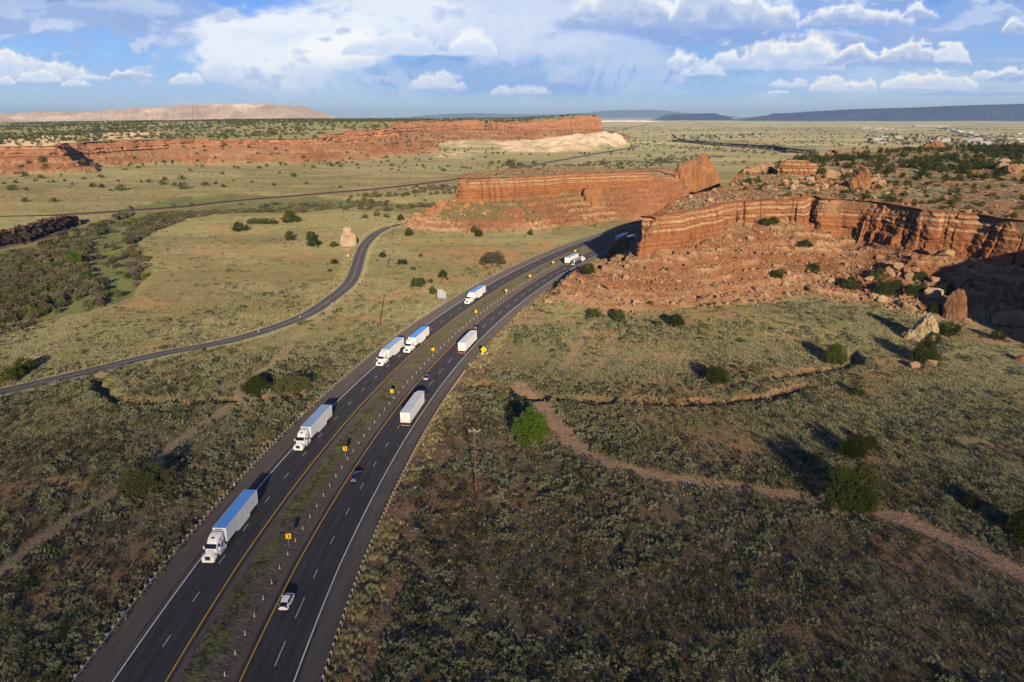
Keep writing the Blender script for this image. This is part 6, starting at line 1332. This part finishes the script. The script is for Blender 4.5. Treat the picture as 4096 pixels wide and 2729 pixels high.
standing_rock('rock_pinnacle', [(-8, 3, 10), (-7, 1, 19), (-4, 0, 25.5), (0, -1, 27.5), (3, -1, 26.5), (6, -1, 20), (8, -1, 9)], 9, m_tower, 5, (bx + 2, by + 15, 0), math.radians(-20), 1.5, 'rounded buttress leaning against the middle butte', 'rock', n=40, taper=.5, scale_n=.16, kind='structure')
at_px = hit
def srock(px, py, wpx, hpx, prof, mat, seed, label, depth=.35, rough=.5, name='standing_rock', rz=0.0, group=None, sn=.5):
    x, y, z = at_px(px, py); d = math.hypot(math.hypot(x, y), H - z); w = wpx / F * d; h = hpx / F * d
    return standing_rock(name, [((u - .5) * w, -.8 + f * h, t * h) for u, f, t in prof], w * depth, mat, seed, (x, y + w * .2, z), rz + math.atan2(-x, y), rough, label, 'rock', group, sn and 40, .8, sn)
srock(1392, 986, 58, 72, [(0, 0, .3), (.06, 0, .58), (.2, 0, .66), (.26, 0, .95), (.45, 0, 1.0), (.7, 0, .97), (.76, 0, .68), (.95, 0, .62), (1, 0, .25)], m_palerock, 11, 'pale head-shaped rock standing alone left of the side road', .33, .55)
srock(3822, 1276, 74, 104, [(0, 0, .2), (.12, 0, .62), (.3, 0, .88), (.5, 0, .98), (.75, 0, 1.0), (.9, 0, .8), (1, 0, .35)], m_brown, 12, 'tall brown standing rock at the edge of the deep cliff shadow', .30, .38)
srock(3690, 1364, 116, 98, [(0, 0, .12), (.15, 0, .3), (.3, 0, .42), (.45, 0, .7), (.62, 0, .95), (.72, 0, 1.0), (.85, 0, .8), (.96, 0, .5), (1, 0, .2)], m_lichen, 13, 'pointed rock streaked white and yellow with lichen, in the right-hand grass', .3, .5)
srock(2447, 1026, 36, 46, [(0, 0, .3), (.1, 0, .62), (.35, 0, .9), (.6, 0, 1.0), (.9, 0, .86), (1, 0, .45)], m_tower, 14, 'upright orange slab perched left of the cliff nose', .25, .4)
srock(2490, 994, 50, 46, [(0, 0, .3), (.1, 0, .75), (.4, 0, .85), (.7, 0, 1.0), (.95, 0, .95), (1, 0, .4)], m_tower, 15, 'orange block with a flat top between the slab and the cliff nose', .35, .5)
srock(4070, 1302, 130, 50, [(0, 0, .3), (.1, 0, .55), (.4, 0, .8), (.8, 0, 1.0), (1, 0, .9)], m_ledge, 16, 'pale broken ledge cut by the right edge below the shadow', .4, .8, 'rock_ledge')
srock(3442, 760, 72, 74, [(0, 0, .25), (.1, 0, .5), (.3, 0, .7), (.5, 0, .95), (.62, 0, .8), (.75, 0, 1.0), (.92, 0, .8), (1, 0, .3)], m_tower, 17, 'rounded double knob of rock on the right-hand mesa', .4, 1.0, 'rock_outcrop')
srock(3195, 700, 130, 54, [(0, 0, .5), (.04, 0, .85), (.3, 0, 1.0), (.7, 0, .9), (1, 0, .7)], m_cliff, 18, 'flat-topped banded block on the right-hand mesa skyline', .22, .9, 'rock_ledge')
srock(3040, 694, 130, 34, [(0, 0, .2), (.3, 0, .75), (.6, 0, 1.0), (.85, 0, .7), (1, 0, .3)], m_ledge, 19, 'low reddish mound at the left end of the mesa skyline', .35, 1.0, 'rock_ledge')
srock(3738, 596, 74, 28, [(0, 0, .2), (.2, 0, .6), (.45, 0, .8), (.6, 0, 1.0), (.9, 0, .7), (1, 0, .2)], m_tower, 20, 'orange rock dome on the far rim in front of the town', .4, 1.2, 'rock_dome')
blocks = [(3240, 728, 30, 22), (3268, 722, 34, 30), (3292, 735, 26, 22), (3318, 716, 40, 30), (3345, 708, 30, 22), (3372, 700, 30, 20), (3400, 706, 26, 24), (3300, 755, 22, 18), (3490, 740, 34, 30), (3520, 744, 30, 26), (3505, 716, 26, 20), (3225, 690, 22, 14), (4000, 680, 44, 20), (4040, 690, 40, 30), (4075, 684, 40, 30), (4020, 662, 36, 18), (3170, 760, 24, 20), (3145, 742, 20, 14)]
for i, (px, py, w_, h_) in enumerate(blocks):
    x, y, z = at_px(px, py); d = math.hypot(x, y); s_ = w_ / F * d; o = rock_mesh('boulder', 800 + i, RM['red'] if i % 3 else RM['pale'], 22, (1, .8, h_ / w_ * 1.2)); o.location = (x, y, z + s_ * .2); o.scale = (s_ * 1.2,) * 3; o.rotation_euler = (random.uniform(-.3, .3), random.uniform(-.3, .3), random.uniform(0, 6))
    tag(o, 'weathered sandstone boulder in the outcrop on top of the right-hand mesa', 'rock', 'outcrop boulders on the right-hand mesa')
big = [(3593, 1075, 34, 26, 'pale slab boulder lying high in the rubble'), (3630, 1095, 26, 36, 'dark red upright boulder in the rubble'), (3640, 1120, 34, 38, 'square red boulder leaning in the rubble'), (3557, 1085, 26, 30, 'brown leaning boulder left of the red ones'), (3520, 1040, 34, 18, 'long flat boulder under the cliff hollows'), (3740, 1130, 36, 24, 'split pale boulder above the brown standing rock'),
       (3735, 1185, 56, 34, 'largest pale boulder, cracked across the top, by the brown rock'), (3480, 1120, 30, 22, 'tan boulder at the left of the boulder field'), (3500, 1195, 40, 20, 'flat slab at the lower edge of the boulder field'), (3530, 1205, 30, 28, 'pale tilted slab beside a flat one at the boulder field edge'), (3780, 1030, 60, 20, 'long rounded boulder below the darkest hollow'), (3720, 1020, 50, 16, 'low flat boulder under the cliff at right'),
       (3655, 1040, 24, 22, 'small squarish boulder in mid rubble'), (2793, 1000, 18, 36, 'pointed orange fin beside the cliff foot'), (2820, 985, 32, 30, 'stacked block next to the orange fin'), (3325, 1135, 26, 20, 'pale boulder by the grassy hump'), (2990, 910, 34, 22, 'block at the top of the rubble in the cliff corner'), (3000, 960, 26, 16, 'tan block just below the cliff corner'), (3690, 1240, 28, 14, 'dark flat stone in front of the junipers'), (3720, 1462, 40, 24, 'red stone at the right foot of the juniper below the lichen rock'), (3655, 1470, 36, 20, 'pale stone at the left foot of the juniper below the lichen rock'), (3775, 1432, 24, 16, 'small pale stone between junipers right of the lichen rock'), (4090, 1445, 36, 22, 'orange stone cut by the right edge of the picture'), (1382, 1010, 34, 12, 'low broken stones at the foot of the pale head-shaped rock')]
for i, (px, py, w_, h_, lab) in enumerate(big):
    x, y, z = at_px(px, py); d = math.hypot(math.hypot(x, y), H - z); s_ = w_ / F * d; o = rock_mesh('boulder', 840 + i, RM['pale'] if 'pale' in lab or 'tan' in lab else RM['red'], 20, (1, .75, h_ / w_ * .95)); o.location = (x, y, z + s_ * .25); o.scale = (s_ * 1.15,) * 3; o.rotation_euler = (random.uniform(-.25, .25), random.uniform(-.25, .25), random.uniform(-.4, .4)); tag(o, lab, 'rock')

for i, (a, b, w_, h_) in enumerate([(705, 750, 40, 30), (735, 735, 34, 26), (775, 720, 52, 40), (770, 750, 44, 26), (810, 700, 30, 34), (835, 735, 36, 26), (850, 690, 26, 30), (915, 680, 30, 22), (960, 675, 44, 34), (915, 745, 24, 30), (1040, 700, 44, 32), (955, 715, 36, 26), (985, 745, 24, 18), (1100, 755, 30, 18), (1285, 785, 26, 24), (1380, 715, 34, 22), (1335, 770, 20, 18), (690, 770, 26, 18), (640, 790, 30, 18), (870, 715, 26, 22)]):
    x, y, z = at_px(*v2(a, b)); d = math.hypot(x, y); s_ = w_ / 1.6814 / F * d; o = rock_mesh('boulder', 900 + i, m_tower, 20, (1, .8, h_ / w_)); o.location = (x, y, z + s_ * .22); o.scale = (s_ * 1.25,) * 3; o.rotation_euler = (random.uniform(-.4, .4), random.uniform(-.4, .4), random.uniform(0, 6))
    tag(o, 'orange fallen block on the slope below the middle butte', 'rock', 'fallen blocks below the middle butte')

# ------------------------------------------------------------------ far mesas on the skyline
def far_mesa(name, sky, Y, zb, mat, label, front=2.2, rim=.22, gul=.12, step=30, back=3000, seed=1):
    px = np.arange(sky[0][0], sky[-1][0] + 1, 3.0); py = np.interp(px, [q[0] for q in sky], [q[1] for q in sky])
    r = (px - 2048) / F; q = (py - 1364.5) / F; Z = -math.sin(PIT) - q * math.cos(PIT); YY = math.cos(PIT) - q * math.sin(PIT)
    t = Y / YY; X = r * t; zt = H + Z * t + (fbm(px / 14, px * 0, 3, seed) - .5) * Y * .0006; hgt = np.maximum(zt - zb, 1.0); V = []; hz = []
    for v in np.r_[np.linspace(0, 1, 22), 1.001, 1.3, 1.6]:
        if v <= 1:
            zf = (v ** 1.5) * (1 - rim) / 1 if v < .8 else None
            prof = np.interp(v, [0, .3, .6, .8, .84, 1.0], [0, .12, .42, 1 - rim, 1 - rim * .8, 1.0]); outp = np.interp(v, [0, .3, .6, .8, .84, 1.0], [1, .66, .34, .10, .07, 0])
            g = fbm(px / 26, px * 0 + v * 1.2, 4, seed + 4); gg = (1 - np.abs(2 * g - 1)) ** 1.4
            yo = -outp * hgt * front * (.75 + .5 * fbm(px / 70, px * 0, 3, seed + 8)) + (gg - .5) * hgt * gul * 6 * math.sin(math.pi * min(1, v * 1.05))
            V.append(np.c_[X * (Y + yo) / Y, Y + yo, zb + prof * hgt]); hz.append((prof - 1) * hgt)
        else: V.append(np.c_[X, np.full(X.shape, Y + (v - 1) * back), zt - (v - 1) * 4]); hz.append(np.zeros(X.shape))
    n = len(px); R_ = len(V); i = np.arange(R_ - 1)[:, None] * n; j = np.arange(n - 1)[None, :]; Q = np.stack([i + j, i + j + 1, i + n + j + 1, i + n + j], -1).reshape(-1, 4)
    o = mesh_np(name, np.concatenate(V), Q, mat, attrs={'hz': ('FLOAT', np.concatenate(hz).astype(np.float32))}); o['label'] = label; return struct(o)
def far_mat(name, lo, hi, pale, scale, pw=.5):
    t = new_mat(name); pos = t.new('ShaderNodeNewGeometry').outputs['Position']; p = t.xyz(pos)
    n = t.noise(t.comb(t.m('MULTIPLY', p[0], 1 / scale), t.m('MULTIPLY', p[1], .4 / scale), t.m('MULTIPLY', p[2], 3 / scale)), 1.0, 7, .7); c = t.mix(t.ss(n, .35, .65), lo, hi)
    n2 = t.noise(t.comb(t.m('MULTIPLY', p[0], .5 / scale), 0.0, t.m('MULTIPLY', p[2], 2.2 / scale)), 1.0, 5, .6); c = t.mix(t.ss(n2, .56, .68, 0, pw), c, pale)
    v = t.new('ShaderNodeTexVoronoi'); t.put(v.inputs['Vector'], pos); v.inputs['Scale'].default_value = 12 / scale; c = t.mix(t.ss(v.outputs[0], .2, .45, .45, 0), c, tuple(q * .45 for q in lo))
    return finish(t, c, .95, .05)
far_mesa('mesa', [(-900, 470), (-300, 462), (0, 455), (180, 447), (350, 445), (500, 436), (700, 423), (720, 421), (880, 417), (950, 415), (1055, 415), (1068, 420), (1085, 431), (1110, 438), (1150, 450), (1205, 470), (1235, 484)], 9000, 30, far_mat('pink_grey_mesa', (.26, .195, .155), (.40, .31, .25), (.62, .54, .45), 260), 'long pale pinkish mesa on the left skyline', front=3.2, rim=.12, gul=.07, seed=51)
m_mesa_shade = far_mat('cloud_shaded_far_mesa', (.024, .034, .072), (.040, .050, .092), (.10, .080, .075), 700, .35)  # cloud shade put into the rock colour, darkened and blued
far_mesa('mesa', [(2640, 487), (2670, 482), (2703, 471), (2720, 464), (2734, 458), (2780, 456), (2830, 455), (2866, 454), (2875, 458), (2893, 464), (2907, 464), (2922, 472), (2940, 479), (2990, 484), (3030, 486)], 16000, 0, m_mesa_shade, 'small flat-topped blue mesa on the horizon', front=1.9, rim=.25, gul=.08, seed=52)
far_mesa('mesa', [(3000, 487), (3040, 480), (3100, 473), (3164, 464), (3200, 460), (3219, 452), (3235, 454), (3246, 455), (3300, 450), (3381, 444), (3480, 439), (3585, 433), (3720, 430), (3856, 426), (3980, 420), (4096, 416), (4400, 408), (5000, 420)], 14500, 0, m_mesa_shade, 'long dark blue mesa rising to the right edge of the horizon', front=2.0, rim=.3, gul=.07, seed=53)
far_mesa('mountains', [(1600, 470), (1750, 458), (1900, 452), (2000, 456), (2150, 458), (2250, 456), (2342, 452), (2427, 443), (2500, 441), (2597, 440), (2661, 443), (2746, 452), (2850, 458), (2980, 470), (3100, 474), (3200, 480)], 40000, -50, far_mat('far_mountains', (.06, .06, .06), (.09, .085, .08), (.1, .1, .1), 2500, .2), 'faint blue mountains far beyond the flat-topped mesa', front=3, rim=.1, gul=.05, seed=54)
far_mesa('badlands', [(2330, 487), (2360, 484.6), (2420, 484), (2500, 483.6), (2560, 482.8), (2600, 483), (2630, 486), (2660, 488)], 11500, 0, far_mat('pale_badlands', (.55, .42, .36), (.70, .60, .54), (.75, .68, .62), 300), 'thin pale strip of badlands on the horizon', front=2, rim=.3, gul=.1, seed=55)

# ------------------------------------------------------------------ the desert town
M['townwhite'] = plain('town_white', (.44, .42, .39), .7, .2, var=.08); M['stucco'] = plain('pale_stucco', (.38, .31, .24), .8, .1, var=.08); M['pinkwall'] = plain('pink_wall', (.52, .32, .24), .8, .1, var=.08); M['tinroof'] = plain('pale_metal_roof', (.40, .39, .38), .5, .4, var=.08); M['brownroof'] = plain('brown_shingle_roof', (.20, .12, .09), .8, .1, var=.1); M['redroof'] = plain('red_roof', (.38, .08, .06), .7, .2, var=.1); M['winglass'] = plain('house_window', (.05, .06, .07), .2, .5, var=.02)
def house(kind):
    wm_, rm_, L, W, hh, gable = {'stucco': ('stucco', 'tinroof', 14, 8, 3.0, 1), 'trailer': ('townwhite', 'tinroof', 20, 4.5, 2.9, 0), 'pink': ('pinkwall', 'brownroof', 15, 9, 3.2, 1), 'shed': ('townwhite', 'tinroof', 30, 14, 5.2, 1), 'red': ('pinkwall', 'redroof', 24, 12, 4.2, 1), 'adobe': ('stucco', 'brownroof', 16, 11, 3.8, 0)}[kind]
    r = empty('house', (0, 0, 0)); MB().box((0, 0, hh / 2), (L, W, hh)).build('wall', M[wm_], r)
    m = MB(); e = .4
    if gable: m.add([(-L / 2 - e, -W / 2 - e, hh), (L / 2 + e, -W / 2 - e, hh), (L / 2 + e, W / 2 + e, hh), (-L / 2 - e, W / 2 + e, hh), (-L / 2 - e, 0, hh + W * .22), (L / 2 + e, 0, hh + W * .22)], [(0, 1, 5, 4), (2, 3, 4, 5), (1, 2, 5), (3, 0, 4), (0, 3, 2, 1)])
    else: m.box((0, 0, hh + .15), (L + .3, W + .3, .3))
    m.build('roof', M[rm_], r)
    w = MB(); [w.box((q * L / 4, -W / 2 - .03, hh * .55), (1.4, .04, 1.2)) for q in (-1.4, -.5, .5, 1.4)]; w.build('window', M['winglass'], r); MB().box((0, -W / 2 - .03, 1.05), (1.0, .04, 2.1)).build('door', M[rm_], r)
    return r
hp = {k: [house(k), False] for k in ('stucco', 'trailer', 'pink', 'shed', 'red', 'adobe')}
HL = dict(stucco='cream-walled house with pale roof', trailer='long white mobile home', pink='pink-walled house with brown roof', shed='long pale metal building', red='reddish building with red roof', adobe='flat-roofed tan building')
def put_house(k, px, py, where, sc_=1.0):
    x, y = P(px, py); e = hp[k]; r = e[0] if not e[1] else dup(e[0]); e[1] = True
    r.location = (x, y, gz(x, y) - .2); r.rotation_euler = (0, 0, random.choice([0, .1, -.15, .3, -.3, 1.5])); r.scale = (sc_ * .85,) * 3; tag(r, HL[k] + ' ' + where, 'house', HL[k] + 's ' + where)
rh = random.Random(5)
for i in range(38):
    u = rh.uniform(225, 780); put_house(rh.choice(['stucco', 'trailer', 'pink', 'adobe', 'stucco']), *v3(u, 229 - (u - 230) * .022 - rh.uniform(0, 10)), 'in the village above the dark lava edge', rh.uniform(1.0, 1.35))
for i in range(16):
    u = rh.uniform(1285, 1700); put_house(rh.choice(['stucco', 'trailer', 'shed']), *v3(u, 163 + (u - 1280) * .035 + rh.uniform(-3, 5)), 'in the farthest row of the desert town', rh.uniform(1.0, 1.4))
for i in range(46):
    a = rh.random(); u = rh.uniform(1430, 2200); v = rh.uniform(208, 262) if u < 1900 else rh.uniform(228, 262)
    put_house(rh.choice(['stucco', 'trailer', 'pink', 'adobe', 'trailer', 'shed']), *v3(u, v), 'in the near part of the desert town', rh.uniform(.9, 1.3))
put_house('red', *v3(2075, 258), 'at the right of the desert town', 1.5); put_house('shed', *v3(1480, 238), 'standing left in the near town', 1.3)
tx_, ty_ = [], []
for i in range(150):
    u = rh.uniform(1430, 2250); v = rh.uniform(206, 268)
    if i > 105: u = rh.uniform(240, 800); v = 229 - (u - 230) * .022 - rh.uniform(-6, 12)
    x, y = P(*v3(u, v)); tx_.append(x); ty_.append(y)
tx_ = np.array(tx_); ty_ = np.array(ty_); scatter('town_trees', 'dark trees among the houses of the desert town', c_will, np.c_[tx_, ty_, ground(tx_, ty_) - .3], rng.uniform(7, 15, len(tx_)))
x, y = sample(9000, 900, 6500, 33); z, I = ground(x, y, True); m = (I['kind'] == 0) & (I['slick'] > 10) & off_road(I, 6) & (fbm(x / 300, y / 200, 3, 620) > .52); scatter('plain_shrubs', 'dark shrubs speckling the far plain', c_farj, np.c_[x[m], y[m], z[m] - .2], rng.uniform(2.5, 6.5, int(m.sum())))
# bridge and far traffic
x, y = P(*vt(1800, 300)); r = empty('overpass', (x, y, 0)); tag(r, 'pale overpass bridge crossing the far highway at the edge of town', 'bridge'); MB().box((0, 0, 6.2), (125, 10, 1.3)).box((0, -4.8, 7.2), (125, .4, .9)).build('deck', M['stucco'], r); pb = None
for k in range(-2, 3):
    o = MB().box((k * 25, 0, 2.8), (2, 8, 5.6)).build('pier', M['stucco'], r)
x, y = P(*vt(585, 130)); r = empty('long_building', (x, y, 0)); tag(r, 'very long white-roofed building beyond the town', 'building'); MB().box((0, 0, 3), (270, 40, 6)).build('wall', M['stucco'], r); MB().box((0, 0, 6.6), (274, 44, 1.2)).build('roof', M['white'], r)
def far_truck(red=False):
    r = empty('distant_truck', (0, 0, 0)); MB().box((0, 0, 2.7), (16, 2.6, 2.9)).build('trailer', M['white'], r); MB().box((10.2, 0, 2.2), (4, 2.4, 2.8), .8, .9).build('cab', M['redpaint'] if red else M['navycab'], r)
    w = MB(); [w.cyl((q, -1.2, .5), (q, 1.2, .5), .5, n=8) for q in (-6, -4.6, 8, 11)]; w.build('wheel', M['rubber'], r); return r
fa, fb = far_truck(), far_truck(True); ua = ub = False
for i, (a, b) in enumerate([(735, 148), (785, 152), (915, 205), (1020, 185), (1130, 218), (1170, 240), (1200, 232), (1350, 243), (1410, 275), (1455, 300), (1530, 285), (1815, 315), (2065, 370), (2280, 272), (2280, 380), (2325, 420), (2110, 462), (2180, 508)]):
    x, y = P(*vt(a, b), 1.0); red = i in (17, 11)
    if red: o = fb if not ub else dup(fb); ub = True
    else: o = fa if not ua else dup(fa); ua = True
    o.location = (x, y, .6); o.rotation_euler = (0, 0, rh.uniform(1.9, 2.5)); s_ = 1.0 if i > 14 else 1.25; o.scale = (s_,) * 3; tag(o, 'tiny white semi truck with %s cab on the far highway by the town' % ('red' if red else 'dark'), 'truck', 'far trucks with %s cabs' % ('red' if red else 'dark'))

# ------------------------------------------------------------------ unseen cloud sheet added behind the camera to shade the near ground
def added_shade_cloud():
    n, m = 90, 60; xs = np.linspace(-5200, 6200, n); ys = np.linspace(0, 1, m); V = []; Z0 = 1250.0; off = Z0 / math.tan(SUN_EL); ox = off * math.tan(SUN_AZ - math.pi) * -1
    X, T = np.meshgrid(xs, ys); edge = -off + 185 + (fbm(X / 420, X * 0, 3, 900) - .5) * 130 + np.abs(X - 300) * -.02; Y = edge - T * 3800
    th = 55 * np.sqrt(np.clip(T * 8, 0, 1)) * np.clip((1 - T) * 6, 0, 1) * np.clip((1 - np.abs((X - 500) / 5700)) * 6, 0, 1) + .5
    lump = (fbm(X / 160, Y / 160, 4, 901) - .3) * 1.2
    top = np.stack([X, Y, Z0 + th * (1 + lump)], -1).reshape(-1, 3); bot = np.stack([X, Y, Z0 - th * (.5 + lump * .5)], -1).reshape(-1, 3)
    i = np.arange(m - 1)[:, None] * n; j = np.arange(n - 1)[None, :]; Q = np.stack([i + j, i + j + 1, i + n + j + 1, i + n + j], -1).reshape(-1, 4); N = n * m
    rim = []; 
    for a in range(n - 1): rim += [(a, a + 1, N + a + 1, N + a), ((m - 1) * n + a, (m - 1) * n + a + 1, N + (m - 1) * n + a + 1, N + (m - 1) * n + a)]
    for a in range(m - 1): rim += [(a * n, (a + 1) * n, N + (a + 1) * n, N + a * n), (a * n + n - 1, (a + 1) * n + n - 1, N + (a + 1) * n + n - 1, N + a * n + n - 1)]
    t = new_mat('added_shade_sheet'); d = t.new('ShaderNodeBsdfDiffuse'); d.inputs[0].default_value = (.9, .9, .92, 1); tr = t.new('ShaderNodeBsdfTransparent'); mx = t.new('ShaderNodeMixShader'); mx.inputs[0].default_value = CLOUD_SHADE
    t.l.new(tr.outputs[0], mx.inputs[1]); t.l.new(d.outputs[0], mx.inputs[2]); o = t.new('ShaderNodeOutputMaterial'); t.l.new(mx.outputs[0], o.inputs[0])
    o = mesh_np('clouds', np.vstack([top, bot]), [Q, Q[:, ::-1] + N, np.array(rim)], t.mat, smooth=True); o['label'] = 'added unseen cloud sheet that dims the sun on the near ground'; struct(o)
CLOUD_SHADE = .30
added_shade_cloud()
# ------------------------------------------------------------------ the air
def build_haze():
    t = new_mat('haze'); v = t.new('ShaderNodeVolumePrincipled'); v.inputs['Color'].default_value = (.42, .66, 1.0, 1); v.inputs['Density'].default_value = 3.0e-5; v.inputs['Anisotropy'].default_value = 0.0
    o = t.new('ShaderNodeOutputMaterial'); t.l.new(v.outputs[0], o.inputs['Volume'])
    b = MB().box((0, 0, 196), (92000, 92000, 412)).build('haze', t.mat); b.location = (0, 0, 0)
    tag(b, 'blue haze over the far plain', kind='stuff'); return b
build_haze()
